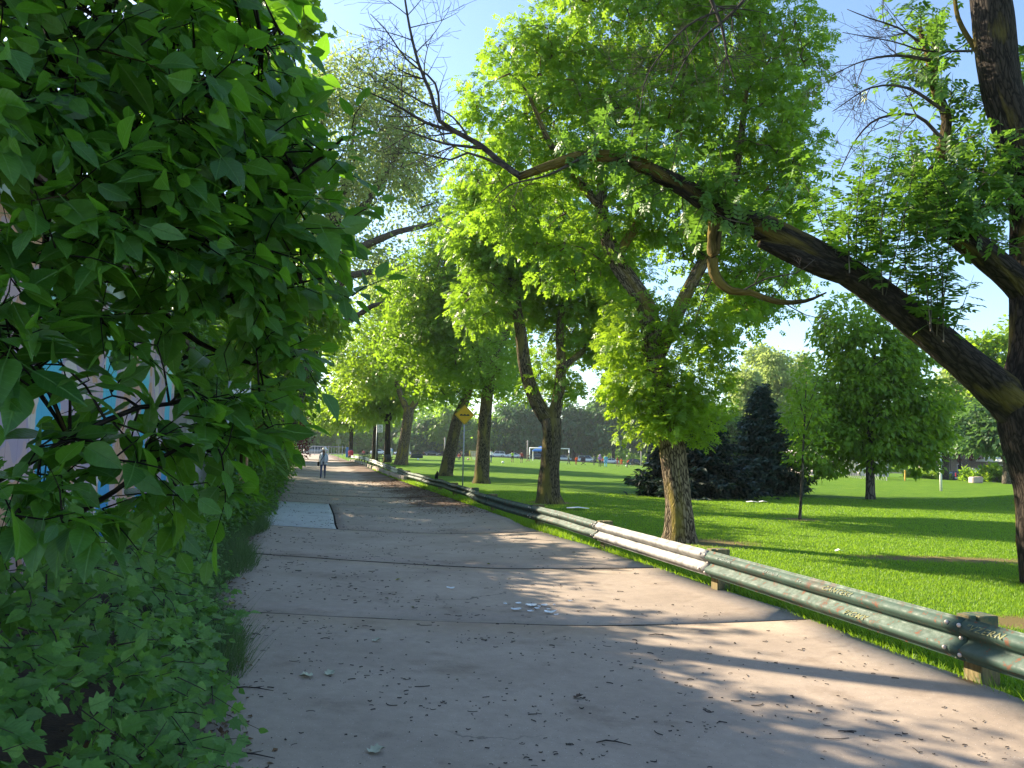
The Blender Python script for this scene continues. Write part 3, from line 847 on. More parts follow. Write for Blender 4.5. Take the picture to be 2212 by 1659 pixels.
# pp[2] is post A (near), pp[3] is B
Lab = (pp[3] - pp[2]).length
writing('CANTEK!', 2, 1.55, 0.245, 0.085, m_tagy, 0.62)
writing('PIGMY', 2, 1.25, 0.082, 0.09, m_tagy, 0.6)
writing('"VZERN', 1, (pp[2] - pp[1]).length - 0.10, 0.245, 0.085, m_tagy, 0.62)
writing('KNOWVE', 2, Lab - 0.35, 0.245, 0.07, m_tagw, 0.6)
writing('SATINNR', 2, Lab - 1.35, 0.248, 0.06, m_tagw, 0.55)
writing('Kv', 2, 1.95, 0.25, 0.06, m_tagw, 0.6)
writing('VEGI UZEBK', 4, 2.6, 0.24, 0.09, m_tagw, 0.7)

# ------------------------------------------------------------------ grass blades, litter
def blades(name, n, sampler, h0, h1, wid, label=None, mat='grass_blade'):
    pts = sampler(n)
    n = len(pts)
    z = np.array([lawn_z(x, y) for x, y in pts])
    Pb = np.column_stack([pts, z])
    ang = rng.uniform(0, 2 * np.pi, n); H = rng.uniform(h0, h1, n)
    if callable(wid): wv = wid(pts)
    else: wv = np.full(n, wid)
    dx = np.stack([np.cos(ang), np.sin(ang), np.zeros(n)], -1) * wv[:, None] / 2
    lean = rng.normal(0, 0.45, (n, 3)) * H[:, None]; lean[:, 2] = 0
    V = np.stack([Pb - dx, Pb + dx, Pb + lean + np.stack([np.zeros(n), np.zeros(n), H], -1)], 1).reshape(-1, 3)
    F = np.arange(3 * n).reshape(-1, 3)
    o = link(name, npmesh(name, V, F, False, {'var': ('FLOAT', np.repeat(rng.uniform(0, 1, n), 3))}), M[mat])
    return tag(o, label, 'grass', kind='stuff')
def samp_lawn(n):
    y = 4.2 * (34 / 4.2) ** rng.uniform(0, 1, n)
    x = rng.uniform(-0.35, 0.72, n) * (y + 1) + 0.3
    er = np.array([ER(v) for v in y])
    k = (x > er + 0.02)
    for cx, cy, rx, ry in WORN: k &= (((x - cx) / rx) ** 2 + ((y - cy) / ry) ** 2 > rng.uniform(0.1, 1.0, n))
    k &= (x < 0.70 * y + 1.2)
    return np.column_stack([x, y])[k]
blades('lawn_grass', 420000, samp_lawn, 0.018, 0.042, lambda p: 0.0022 + 0.00075 * p[:, 1], 'short mown green grass covering the park lawn')
def samp_rail(n):
    y = 3.0 * (60 / 3.0) ** rng.uniform(0, 1, n)
    er = np.array([ER(v) for v in y])
    x = er + np.abs(rng.normal(0, 0.45, n)) - 0.03
    k = rng.uniform(0, 1, n) < 0.55 + 0.45 * np.sin(y * 1.9) * np.sin(y * 0.7 + x)
    return np.column_stack([x, y])[k]
blades('rail_grass', 60000, samp_rail, 0.05, 0.17, lambda p: 0.004 + 0.0007 * p[:, 1], 'longer unmown grass growing under the guardrail')
def samp_left(n):
    y = 5.5 * (24 / 5.5) ** rng.uniform(0, 1, n)
    el = np.array([EL(v) for v in y])
    x = el + 0.22 - np.abs(rng.normal(0, 0.4, n)) + 0.18 * np.sin(y * 1.3)
    return np.column_stack([x, y])
blades('verge_weeds', 14000, samp_left, 0.08, 0.36, lambda p: 0.005 + 0.0004 * p[:, 1], 'tall wispy weeds along the left edge of the alley', 'weed')

# twigs and crumbs lying on the concrete
m_twig = plain('twig', (0.02, 0.015, 0.012), 0.9)
V, F = [], []
def on_road(y, f): 
    x = EL(y) + (ER(y) - EL(y)) * f
    return x, y, road_z(x, y) + 0.004
for i in range(4200):
    y = 3.4 * (40 / 3.4) ** rng.uniform(0, 1)
    f = rng.beta(1.1, 1.5)
    if math.sin(y * 2.7 + f * 9) * math.sin(y * 1.1 - f * 5) < rng.uniform(-.9, .5): continue
    x, y, z = on_road(y, f)
    L_ = min(0.16, rng.exponential(0.018) + 0.006); a = rng.normal(0, 0.5) if rng.uniform() < .6 else rng.uniform(0, 3.14)
    w = rng.uniform(0.0012, 0.003) * (1 + y * 0.07); c_ = rng.normal(0, 0.3) * L_
    n_seg = 3; b0 = len(V)
    for k in range(n_seg + 1):
        t = k / n_seg - .5
        px = x + math.cos(a) * L_ * t - math.sin(a) * c_ * (4 * t * t); py = y + math.sin(a) * L_ * t + math.cos(a) * c_ * (4 * t * t)
        V += [(px - math.sin(a) * w, py + math.cos(a) * w, z), (px, py, z + w * 1.5), (px + math.sin(a) * w, py - math.cos(a) * w, z)]
    for k in range(n_seg):
        A = b0 + 3 * k
        F += [(A, A + 1, A + 4, A + 3), (A + 1, A + 2, A + 5, A + 4)]
tag(link('twig_litter', npmesh('twig_litter', V, F), m_twig), 'small dark twigs and bark crumbs strewn over the alley', 'debris', kind='stuff')
# dead leaves and soil crumbs gathered by the edges
m_dead = leafmat('dead_leaf', (0.05, 0.028, 0.012), (0.17, 0.10, 0.05), (0.2, 0.1, 0.04), 0.15, 0.9)
n = 11000
y = np.where(rng.uniform(size=n) < .5, 2.2 * (22 / 2.2) ** rng.uniform(0, 1, n), rng.uniform(21, 44, n))
side = y > 21
el = np.array([EL(v) for v in y]); er = np.array([ER(v) for v in y])
x = np.where(side & (rng.uniform(size=n) < .7), er + 0.05 - np.abs(rng.normal(0, 1.0, n)) * np.where(y > 21, 1, .2), el + 0.05 + rng.normal(-0.12, 0.2, n) * np.where(y < 16, 1, 1.4))
P_ = np.column_stack([x, y, [road_z(a, b_) + 0.006 if EL(b_) < a < ER(b_) else gz(a, b_) + 0.10 for a, b_ in zip(x, y)]])
AX = rng.normal(size=(n, 3)); AX[:, 2] *= 0.25
L = Leaves(); L.add(T_DIAW, P_, AX, np.tile([0, 0, 1.0], (n, 1)) + rng.normal(0, .3, (n, 3)), rng.uniform(0.012, 0.05, n) * (1 + y * 0.02), rng.uniform(0, 1, n))
tag(link('leaf_litter', L.mesh('leaf_litter'), m_dead), 'brown dead leaves and crumbs gathered along the alley edges', 'leaf litter', kind='stuff')
# ================================================================== TREES
def TW(l): return [W(u, v, Y) for u, v, Y in l]
HID = []
T_PIN2 = tmpl_pinnate(2, .55)
# ---- A: leafy ash with the shoot-covered trunk (near)
def gl(u, v, Y): return GA(u, Y)
bA = GP(1470, 1170); Y = bA.y
ptsA = [Vector((bA.x, bA.y, bA.z - 0.15)), W(1470, 1150, Y), W(1466, 1080, Y), W(1455, 1000, Y), W(1440, 900, Y), W(1415, 780, Y), W(1395, 660, Y + .3), W(1330, 560, Y + .6), W(1300, 450, Y + .8), W(1310, 300, Y + 1)]
limbsA = [(ptsA, [0.40, 0.31, 0.255, 0.245, 0.25, 0.22, 0.19, 0.17, 0.13, 0.06]),
          ([W(1415, 780, Y), W(1480, 640, Y + .4), W(1560, 480, Y + .8), W(1600, 300, Y + 1), W(1620, 100, Y + 1)], [0.15, 0.14, 0.11, 0.08, 0.03]),
          ([W(1300, 450, Y + .8), W(1200, 330, Y + .5), W(1140, 200, Y)], [0.10, 0.07, 0.03]),
          ([W(1330, 560, Y + .6), W(1450, 350, Y + 1), W(1480, 150, Y + 1.4), W(1500, -60, Y + 1.5)], [0.10, 0.08, 0.06, 0.03])]
blobsA = [(1130, 110, Y + 1, 90, 80), (1090, 230, Y + .6, 100, 110), (1060, 350, Y + .4, 90, 80), (1230, 120, Y + 1.5, 130, 120), (1230, 290, Y + 1.2, 150, 130),
          (1390, 60, Y + 1.8, 150, 120), (1420, 220, Y + 1.2, 160, 150), (1560, 90, Y + 1.8, 140, 140), (1600, 260, Y + 1.4, 140, 150), (1700, 120, Y + 1.9, 90, 120),
          (1660, 420, Y + 1.3, 100, 110), (1540, 480, Y + .9, 130, 120), (1400, 440, Y + .5, 150, 110), (1150, 470, Y + 1.2, 130, 90), (1640, 600, Y + 1.1, 100, 100),
          (1580, 640, Y + .8, 110, 90), (1700, 500, Y + 1.2, 60, 90), (1260, 560, Y + 1, 110, 90), (1500, -80, Y + 2, 260, 90), (1250, -60, Y + 2, 160, 90), (1720, 300, Y + 1.3, 60, 90)]
def extraA(L, T, sk):
    # sleeve of young shoots round the trunk
    C, D = [], []
    for k in range(210):
        t = rng.uniform(0, 1) ** 0.8
        u = 1440 + rng.normal(0, 1) * 46; v = 640 + 300 * t + rng.uniform(-10, 10)
        u = min(1562, max(1325, 1425 + (u - 1440) * (1.9 if t < .75 else 1.0) + 25 * t))
        C.append(np.array(W(u, v, Y + rng.normal(0, 0.5)))); D.append(unit(np.array([u - 1435.0, rng.normal(0, 50), 45.0])))
    C, D = np.array(C), np.array(D)
    foliage(L2A, C, D, 26, 0.30, 0.19, T_PIN, 0.8, 1.0, 0.55)
L2A = Leaves()
tAo = tree('ash_tree', 'large ash whose trunk wears a sleeve of bright young shoots', 'ash trees along the guardrail', tuple(bA), limbsA, blobsA,
     1050, 27, 0.47, 0.215, T_PIN, M['leaf_ash'], M['bark'], extra=extraA, sides=30, step=0.15, rough=0.045, r0=0.05, frac=0.7, shell=0.5)
link('young_shoots', L2A.mesh('young_shoots', tuple(bA)), M['leaf_bright'], tAo)

# ---- B: forked ash
bB = GP(1190, 1088); Y = bB.y
limbsB = [([Vector((bB.x, bB.y, bB.z - 0.2)), W(1186, 1070, Y), W(1188, 1010, Y), W(1192, 940, Y), W(1190, 905, Y)], [0.58, 0.40, 0.33, 0.31, 0.34]),
          ([W(1190, 915, Y), W(1160, 870, Y), W(1135, 800, Y), W(1125, 720, Y), W(1115, 640, Y), W(1130, 560, Y), W(1180, 480, Y)], [0.26, 0.24, 0.22, 0.2, 0.16, 0.12, 0.06]),
          ([W(1192, 915, Y), W(1206, 860, Y), W(1212, 790, Y + .3), W(1210, 700, Y + .6), W(1230, 600, Y + .8)], [0.25, 0.20, 0.17, 0.13, 0.06]),
          ([W(1210, 800, Y), W(1280, 740, Y + 1), W(1330, 690, Y + 1)], [0.12, 0.08, 0.04]),
          ([W(1115, 620, Y), W(1060, 575, Y - .3), W(1010, 590, Y - .5)], [0.13, 0.10, 0.05])]
blobsB = [(1020, 470, Y, 80, 90), (1100, 540, Y, 110, 90), (1180, 470, Y + 1, 110, 90), (1150, 640, Y + 1, 110, 70), (1250, 600, Y + 1, 100, 90), (1260, 720, Y + 1.5, 85, 75), (1040, 650, Y - .5, 70, 70), (1200, 820, Y + .6, 65, 40), (1330, 560, Y + 1, 80, 80), (1060, 400, Y, 70, 60), (1300, 700, Y + 2, 70, 70)]
tree('ash_tree', 'second ash from the near end with its trunk forking low into a Y', 'ash trees along the guardrail', tuple(bB), limbsB, blobsB,
     650, 25, 0.75, 0.30, T_PIN, M['leaf_ash'], M['bark_olive'], sides=20, step=0.3, r0=0.06, frac=0.6)
# ---- C and D
bC = GP(1040, 1044); Y = bC.y
limbsC = [([Vector((bC.x, bC.y, bC.z - 0.2)), W(1040, 1030, Y), W(1044, 960, Y), W(1050, 880, Y), W(1060, 810, Y), W(1090, 720, Y), W(1130, 640, Y)], [0.60, 0.42, 0.36, 0.34, 0.30, 0.22, 0.10]),
          ([W(1055, 850, Y), W(1030, 760, Y), W(1000, 660, Y), W(960, 580, Y)], [0.22, 0.2, 0.15, 0.06])]
blobsC = [(1000, 560, Y, 90, 90), (930, 620, Y, 90, 90), (1010, 680, Y, 90, 80), (900, 700, Y, 90, 70), (960, 780, Y, 80, 60), (1070, 760, Y - 3, 55, 50), (1090, 660, Y + 1, 80, 70), (1060, 830, Y, 45, 30)]
tree('ash_tree', 'third ash along the rail, straight trunk just right of the yellow sign', 'ash trees along the guardrail', tuple(bC), limbsC, blobsC,
     600, 24, 1.15, 0.40, T_PIN2, M['leaf_ash'], M['bark_olive'], sides=16, step=0.4, r0=0.07, frac=0.4)
bD = GP(962, 1028); Y = bD.y
limbsD = [([Vector((bD.x, bD.y, bD.z - 0.2)), W(964, 1020, Y), W(976, 960, Y), W(990, 900, Y), W(1015, 830, Y), W(1020, 740, Y)], [0.62, 0.48, 0.42, 0.38, 0.28, 0.12])]
blobsD = [(960, 830, Y, 60, 40), (1040, 780, Y, 80, 60), (960, 720, Y, 90, 70), (880, 780, Y, 60, 50), (1100, 800, Y + 3, 60, 60)]
tree('ash_tree', 'leaning dark-trunked ash just left of the yellow sign post', 'ash trees along the guardrail', tuple(bD), limbsD, blobsD,
     360, 22, 1.4, 0.48, T_PIN2, M['leaf_ash'], M['bark_olive'], sides=14, step=0.5, r0=0.07, frac=0.4)
bE = GP(866, 1004); Y = bE.y
limbsE = [([Vector((bE.x, bE.y, bE.z - 0.2)), W(868, 995, Y), W(874, 950, Y), W(881, 905, Y), W(884, 880, Y)], [0.85, 0.62, 0.52, 0.5, 0.5]),
          ([W(882, 890, Y), W(868, 860, Y), W(850, 800, Y), W(830, 720, Y)], [0.34, 0.3, 0.24, 0.1]),
          ([W(884, 890, Y), W(905, 850, Y), W(910, 780, Y), W(930, 700, Y)], [0.34, 0.3, 0.24, 0.1])]
blobsE = [(880, 760, Y, 80, 50), (820, 700, Y, 60, 60), (800, 800, Y, 60, 50), (760, 760, Y + 5, 50, 60), (900, 660, Y, 80, 60), (930, 830, Y + 5, 50, 40), (850, 620, Y, 60, 60)]
tree('ash_tree', 'sunlit pale-trunked ash near the benches with a low fork', 'ash trees along the guardrail', tuple(bE), limbsE, blobsE,
     500, 22, 1.9, 0.64, T_PIN2, M['leaf_bright'], M['bark'], sides=12, step=0.7, r0=0.08, frac=0.3)
for (u, v, vtop, lab, bl) in [(836, 1001, 840, 'slim dark-trunked maple directly behind the nearest bench', [(840, 850, 60, 45), (800, 880, 50, 30), (860, 800, 50, 40)]),
                         (809, 999, 850, 'dark-trunked maple right behind the no parking sign', [(800, 840, 60, 50), (760, 870, 50, 35), (770, 820, 40, 40)]),
                         (757, 990, 880, 'thick-trunked maple beside the far stroller', [(750, 860, 60, 45), (720, 900, 45, 35), (790, 900, 40, 30)])]:
    bF = GA(u, {836: 84, 809: 92, 757: 122}[u]); Y = bF.y
    top = W(u + 4, vtop, Y)
    tree('maple_tree', lab, 'maple trees by the benches', tuple(bF), [([Vector((bF.x, bF.y, bF.z - .2)), bF + Vector((0, 0, 1)), top], [0.5, 0.36, 0.2]),
         ([(bF + top) / 2, W(u - 40, vtop - 20, Y)], [0.2, 0.08]), ([(bF + top) / 2, W(u + 35, vtop - 20, Y)], [0.2, 0.08])],
         [(a, b_, Y, c_, d_) for a, b_, c_, d_ in bl], 260, 24, 1.8, 0.55, T_DIAW, M['leaf_bright'], M['bark_dark'], sides=10, step=0.8, frac=0.3, r0=0.06)

# ---- firs
def fir(label, base, height, rad, mat, layers=26, per=15, seed=1, bare=0.0, group='dark firs on the lawn'):
    root = empty('fir_tree', tuple(base), 0, label, 'fir tree', group)
    T = Tubes(); P, _ = T.line([Vector(base) - Vector((0, 0, .2)), Vector(base) + Vector((0, 0, height))], [0.16, 0.02], 8, 0.5)
    L = Leaves(); TB = Tubes()
    for i in range(layers):
        t = (i + rng.uniform(0, .6)) / layers
        z = base[2] + 0.15 + height * (bare + (1 - bare) * t)
        for k in range(per):
            r_ = rad * (1 - t) ** 0.9 * rng.uniform(0.55, 1.15) + 0.10
            zj = z + rng.normal(0, .12)
            a = rng.uniform(0, 2 * math.pi)
            d = np.array([math.cos(a), math.sin(a), 0])
            n = max(4, int(r_ * 16))
            s = np.linspace(0.12, 1, n)
            dro = -0.30 * r_ * s ** 1.2 + 0.20 * r_ * s ** 3
            C = np.array([base[0], base[1], zj]) + d * (s * r_)[:, None] + np.stack([np.zeros(n), np.zeros(n), dro], -1)
            TB.add(C[[0, n // 2, -1]], [0.02, 0.012, 0.004], 4)
            side = np.cross(d, [0, 0, 1])
            for q in range(5):
                m_ = n
                w = (1 - s) * 0.34 * r_ * 0.5 + 0.16
                lat = rng.uniform(-1, 1, m_) * w
                Pq = C + side * lat[:, None] * 0.6 + rng.normal(0, 0.03, (m_, 3))
                AXq = d * rng.uniform(0.3, 1, m_)[:, None] + side * (np.sign(lat) * rng.uniform(0.4, 1.1, m_))[:, None] + np.stack([np.zeros(m_), np.zeros(m_), rng.normal(-0.3, 0.3, m_)], -1)
                NRq = np.tile([0, 0, 1.0], (m_, 1)) + rng.normal(0, .4, (m_, 3))
                L.add(T_NEED, Pq, AXq, NRq, rng.uniform(0.2, 0.38, m_), rng.uniform(0, .7, m_))
    link('trunk', T.mesh('trunk', base), M['bark_dark'], root)
    tag(link('branches', TB.mesh('branches', base), M['bark_dark'], root), kind='stuff')
    link('crown', L.mesh('crown', base), mat, root)
T_NEED = (np.array([(0, 0, 0), (.16, .45, .05), (0, 1, -.06), (-.16, .45, .05)]), np.array([(0, 1, 2), (0, 2, 3)]))
f1 = GA(1500, 33.0); f2 = GA(1648, 36.5)
fir('black-green bushy fir in the shade right behind the shoot-covered ash', f1, 4.1, 2.9, M['needle'], 24, 16)
fir('pointed blue-green fir with drooping tiers standing right of the darker fir', f2, 4.95, 2.3, M['needle_blue'], 26, 13)

# ---- linden, sapling
bL = GP(1880, 1079); Y = bL.y
limbsL = [([Vector((bL.x, bL.y, bL.z - .2)), W(1880, 1060, Y), W(1880, 1000, Y), W(1882, 900, Y), W(1890, 760, Y)], [0.24, 0.19, 0.17, 0.15, 0.05])]
blobsL = [(1830, 700, Y, 85, 60), (1880, 760, Y, 110, 70), (1850, 830, Y, 110, 70), (1930, 860, Y, 115, 80), (1880, 930, Y, 125, 60), (1970, 950, Y, 90, 50), (1800, 900, Y + .5, 90, 80), (1785, 980, Y + 1, 70, 45), (1900, 985, Y, 70, 28), (2000, 900, Y, 60, 60), (1985, 1000, Y - .5, 45, 25), (1960, 780, Y, 60, 60)]
tree('linden_tree', 'rounded leafy linden with a straight trunk in the middle of the right lawn', None, tuple(bL), limbsL, blobsL,
     640, 38, 0.52, 0.24, T_DIAW, M['leaf_bright'], M['bark_grey'], sides=12, step=0.3, r0=0.04, frac=0.3, flat=0.7, droop=0.9)
bS = GP(1727, 1122); Y = bS.y
limbsS = [([Vector((bS.x, bS.y, bS.z - .1)), W(1729, 1100, Y), W(1733, 1030, Y), W(1736, 950, Y), W(1740, 870, Y), W(1742, 800, Y)], [0.055, 0.042, 0.036, 0.03, 0.02, 0.008])]
for a, b_, c_, d_ in ((1736, 960, 1705, 880), (1736, 940, 1765, 860), (1738, 900, 1715, 820), (1739, 890, 1770, 810), (1737, 975, 1770, 920)):
    limbsS.append(([W(a, b_, Y), W((a + c_) / 2, (b_ + d_) / 2 + 6, Y), W(c_, d_, Y)], [0.016, 0.012, 0.005]))
blobsS = [(1738, 830, Y, 40, 50), (1735, 900, Y, 45, 50), (1750, 960, Y, 45, 35), (1715, 900, Y, 22, 40), (1742, 780, Y, 22, 25), (1720, 985, Y, 25, 18)]
tree('sapling', 'slender young sapling with a thin pale stem growing in a small bare ring', None, tuple(bS), limbsS, blobsS,
     75, 15, 0.32, 0.135, T_DIAW, M['leaf_bright'], M['bark_grey'], sides=8, step=0.2, r0=0.01, frac=0.8, cat='young tree')
# two more young trees far on the lawn
for u, Yf, lab in ((1800, 78, 'tiny staked sapling far off on the lawn left of the linden trunk'),):
    b0 = GA(u, Yf)
    tree('sapling', lab, None, tuple(b0), [([b0, b0 + Vector((0, 0, 2.6))], [0.05, 0.02])], None, 30, 14, 0.3, 0.16, T_DIAW, M['leaf_ash'], M['bark_grey'],
         worldblobs=[(np.array(b0) + np.array([0, 0, 2.8]), np.array([.8, .8, 1.1]))], sides=6, cat='young tree')

# ---- the big leaning ash at the right
bX = GA(2288, 10.6); Y = bX.y
stem = [Vector((bX.x, bX.y, bX.z - 0.2)), W(2268, 1150, Y), W(2254, 1050, Y), W(2228, 941, Y), W(2214, 868, Y), W(2225, 760, Y), W(2228, 610, Y), W(2228, 430, Y), W(2192, 280, Y), W(2162, 182, Y), W(2146, 50, Y), W(2135, -90, Y), W(2150, -300, Y)]
srad = [0.42, 0.37, 0.345, 0.37, 0.36, 0.28, 0.27, 0.27, 0.27, 0.26, 0.26, 0.25, 0.2]
limb = [W(2200, 880, Y), W(2130, 820, Y - .05), W(2040, 745, Y - .1), W(1950, 672, Y - .2), W(1850, 600, Y - .3), W(1750, 545, Y - .4), W(1640, 490, Y - .5), W(1550, 452, Y - .6), W(1480, 405, Y - .7), W(1400, 365, Y - .8)]
lrad = [0.30, 0.26, 0.225, 0.21, 0.20, 0.19, 0.175, 0.15, 0.12, 0.10]
T = Tubes(); base = tuple(bX)
S1, _ = T.line(stem, srad, 30, 0.13, 0.035); S2, _ = T.line(limb, lrad, 26, 0.13, 0.045)
T.line([W(2222, 640, Y), W(2180, 595, Y - .1), W(2120, 545, Y - .2), W(2068, 505, Y - .3)], [0.20, 0.19, 0.18, 0.17], 22, 0.12, 0.03)   # sawn-off stub
T.line([W(1850, 602, Y - .3), W(1780, 580, Y - .45), W(1700, 545, Y - .5), W(1640, 525, Y - .55)], [0.13, 0.13, 0.11, 0.05], 18, 0.12, 0.05)
root = empty('leaning_ash_tree', base, 0, 'huge near ash at the right edge with one long dark limb leaning across the sky', 'tree')
link('trunk', T.mesh('trunk', base), M['bark_dark'], root)
T = Tubes()
yl = Y - .8
TM = []
def br(*a):
    t = Tubes(); r_ = t.line(*a); o = link('branch', t.mesh('branch', base), M['bark_moss'], root); o['label'] = 'mossy branch'; return r_
S3, _ = br([W(1400, 365, yl), W(1330, 340, yl), W(1255, 338, yl), W(1195, 355, yl), W(1120, 382, yl - .1)], [0.10, 0.085, 0.075, 0.06, 0.05], 12, 0.12, 0.08)
# hanging mossy elbow under the limb
br([W(1545, 480, Y - .6), W(1540, 560, Y - .6), W(1548, 600, Y - .6), W(1580, 628, Y - .65), W(1620, 632, Y - .7), W(1680, 652, Y - .8), W(1740, 650, Y - .8), W(1785, 632, Y - .8)], [0.095, 0.075, 0.072, 0.055, 0.040, 0.034, 0.022, 0.010], 12, 0.08, 0.10)
S4, _ = br([W(2070, 505, Y - .3), W(2095, 470, Y - .3), W(2140, 440, Y - .2), W(2185, 400, Y - .1), W(2190, 350, Y)], [0.07, 0.06, 0.05, 0.045, 0.04], 10, 0.12, 0.05)
S5, _ = br([W(2060, 500, Y - .3), W(2040, 420, Y + .1), W(2030, 340, Y + .3), W(2045, 260, Y + .3), W(2020, 190, Y + .4), W(2005, 120, Y + .5), W(1985, 60, Y + .6)], [0.06, 0.065, 0.07, 0.07, 0.065, 0.055, 0.03], 10, 0.12, 0.06)
S6, _ = br([W(2140, 150, Y), W(2110, 110, Y + .2), W(2070, 40, Y + .3), W(2060, -40, Y + .3)], [0.045, 0.04, 0.032, 0.02], 10, 0.12, 0.05)

# dead twiggy branches: recursive
T = Tubes()
def dead(p, d, L_, r_, depth, curl=0.25, kids=5):
    pts = [p]; dd = unit(d)
    n = 6
    for i in range(n):
        dd = unit(dd + rng.normal(0, curl * 0.45, 3) + np.array([0, 0, 0.03]))
        pts.append(pts[-1] + dd * L_ / n)
    T.line([tuple(q) for q in pts], list(np.linspace(r_, max(.0025, r_ * 0.3), n + 1)), 5 if r_ > 0.012 else 4, 0.15)
    if depth > 0:
        for k in range(kids):
            i = int(rng.integers(1, n + 1)); s = rng.choice([-1, 1])
            ax = unit(np.cross(dd, [0, 1.0, 0.2]))
            nd = unit(dd * rng.uniform(0.5, 1.0) + ax * s * rng.uniform(0.5, 1.0) + rng.normal(0, .25, 3))
            dead(pts[i], nd, L_ * rng.uniform(0.35, 0.6), r_ * 0.5 * (1 - i / n * .4), depth - 1, curl, kids)
def chain(l, r0_, r1_, kids=7, kl=0.9, depth=2, step=.15):
    P, rr = T.line([W(*q) for q in l], list(np.linspace(r0_, r1_, len(l))), 8, step)
    for k in range(kids):
        i = int(rng.integers(len(P) // 4, len(P) - 1)); t = unit(P[i + 1] - P[i]); s = rng.choice([-1, 1])
        ax = unit(np.cross(t, [0, 1.0, 0.1]))
        dead(P[i], unit(t * rng.uniform(.5, 1) + ax * s * rng.uniform(.5, .9) + rng.normal(0, .15, 3)), kl * rng.uniform(.5, 1.1), max(.004, rr[i] * .5), depth, 0.25, 4)
y = yl - .1
chain([(1125, 382, y), (1080, 350, y), (1040, 315, y), (985, 285, y), (950, 262, y), (930, 200, y), (905, 140, y), (885, 60, y), (872, -20, y)], 0.045, 0.012, 12, 0.95, 2)
chain([(985, 285, y), (920, 265, y), (870, 235, y), (810, 205, y), (750, 180, y)], 0.026, 0.006, 9, 0.9, 2)
chain([(1040, 320, y), (960, 310, y), (900, 290, y), (850, 275, y)], 0.022, 0.006, 8, 0.7, 2)
chain([(950, 262, y), (940, 180, y), (880, 130, y), (830, 60, y), (800, 30, y)], 0.018, 0.005, 6, 0.6, 1)
chain([(1080, 355, y), (1010, 330, y), (975, 345, y), (900, 330, y), (830, 335, y)], 0.02, 0.005, 6, 0.6, 2)
chain([(1250, 345, y), (1180, 380, y), (1100, 400, y), (1060, 440, y)], 0.02, 0.005, 5, 0.5, 1)
chain([(1600, 630, Y - .7), (1660, 600, Y - .8), (1720, 590, Y - .9), (1760, 560, Y - .9)], 0.014, 0.004, 4, 0.35, 1)
chain([(1690, 652, Y - .8), (1740, 680, Y - .8), (1790, 690, Y - .8)], 0.010, 0.003, 3, 0.3, 1)
chain([(1545, 590, Y - .6), (1520, 640, Y - .6), (1500, 700, Y - .6)], 0.012, 0.003, 4, 0.3, 1)
# right hand dead branches from the mossy one
for l, k in ([[(2035, 300, Y), (1980, 250, Y), (1900, 255, Y), (1850, 300, Y), (1810, 380, Y)], 7], [[(2040, 240, Y), (1960, 190, Y), (1880, 190, Y), (1800, 240, Y)], 7],
             [[(2010, 130, Y), (1940, 120, Y), (1870, 130, Y), (1800, 160, Y)], 8], [[(2000, 100, Y), (1940, 60, Y), (1880, 40, Y), (1830, 20, Y)], 6],
             [[(2030, 350, Y), (1980, 380, Y), (1930, 370, Y), (1890, 420, Y)], 5], [[(2100, 110, Y), (2000, 110, Y), (1930, 90, Y), (1820, 70, Y)], 6],
             [[(1520, -40, Y - 1), (1560, 60, Y - 1), (1570, 120, Y - 1), (1590, 180, Y - 1)], 8], [[(1660, -60, Y - 1), (1580, 30, Y - 1), (1500, 100, Y - 1), (1450, 190, Y - 1)], 9],
             [[(1560, 20, Y - 1), (1480, 60, Y - 1), (1400, 160, Y - 1), (1380, 260, Y - 1)], 6]):
    chain([tuple(q) for q in l], 0.028 if k > 6 else 0.018, 0.005, k, 0.75, 2)
tag(link('dead_branches', T.mesh('dead_branches', base), M['bark_twig'], root), kind='stuff')
# leafy shoots rising from limb, stub and stem
P_, AX, NR, S, TB = [], [], [], [], Tubes()
def shoot(p, d, L_, n, size=0.32):
    p = np.array(p); d = unit(np.array(d, float))
    q = p + d * L_ * 0.55 + rng.normal(0, .03, 3); e = p + d * L_ + rng.normal(0, .05, 3) + np.array([0, 0, .05])
    Pt, _ = TB.line([tuple(p), tuple(q), tuple(e)], [0.010, 0.006, 0.002], 5, 0.15)
    for i in range(n):
        t = 0.12 + 0.88 * i / n
        k = t * (len(Pt) - 1); a = int(k); f = k - a
        pos = Pt[a] * (1 - f) + Pt[min(a + 1, len(Pt) - 1)] * f
        for s in (1, -1):
            ang = i * 1.57 + rng.normal(0, .4)
            h = unit(np.cross(d, [math.cos(ang), math.sin(ang), 0.1])) * s
            P_.append(pos); AX.append(unit(h * 1.0 + d * 0.35 + np.array([0, 0, -0.10]) + rng.normal(0, .15, 3)))
            NR.append(np.array([0, 0, 1.0]) + rng.normal(0, .25, 3)); S.append(size * rng.uniform(.65, 1.1) * (1.1 - 0.4 * t))
up = (0, 0, 1)
for u, v, L_ in [(1930, 640, 1.9), (1960, 660, 1.6), (1880, 610, 2.5), (1900, 610, 1.4), (1820, 600, 2.1), (1835, 590, 1.2), (1860, 600, 1.7), (1985, 690, 1.8), (2010, 700, 1.3), (1800, 560, 1.1), (2030, 720, 1.2)] + \
        [(rng.uniform(1800, 2060), 0, rng.uniform(1.0, 2.2)) for _ in range(17)]:
    vv = v or np.interp(u, [1750, 1950, 2130], [535, 665, 815])
    shoot(W(u, vv, Y - .3 + rng.normal(0, .25)), (rng.normal(0, .16), rng.normal(0, .25), 1), L_, int(L_ * 8))
for k in range(62):
    Sx = S5 if k % 3 else S4
    p = Sx[int(rng.integers(4, len(Sx)))]
    shoot(p, (rng.normal(-.1, .6), rng.normal(0, .5), rng.uniform(-.2, 1)), rng.uniform(.5, 1.3), int(rng.integers(5, 9)), 0.30)
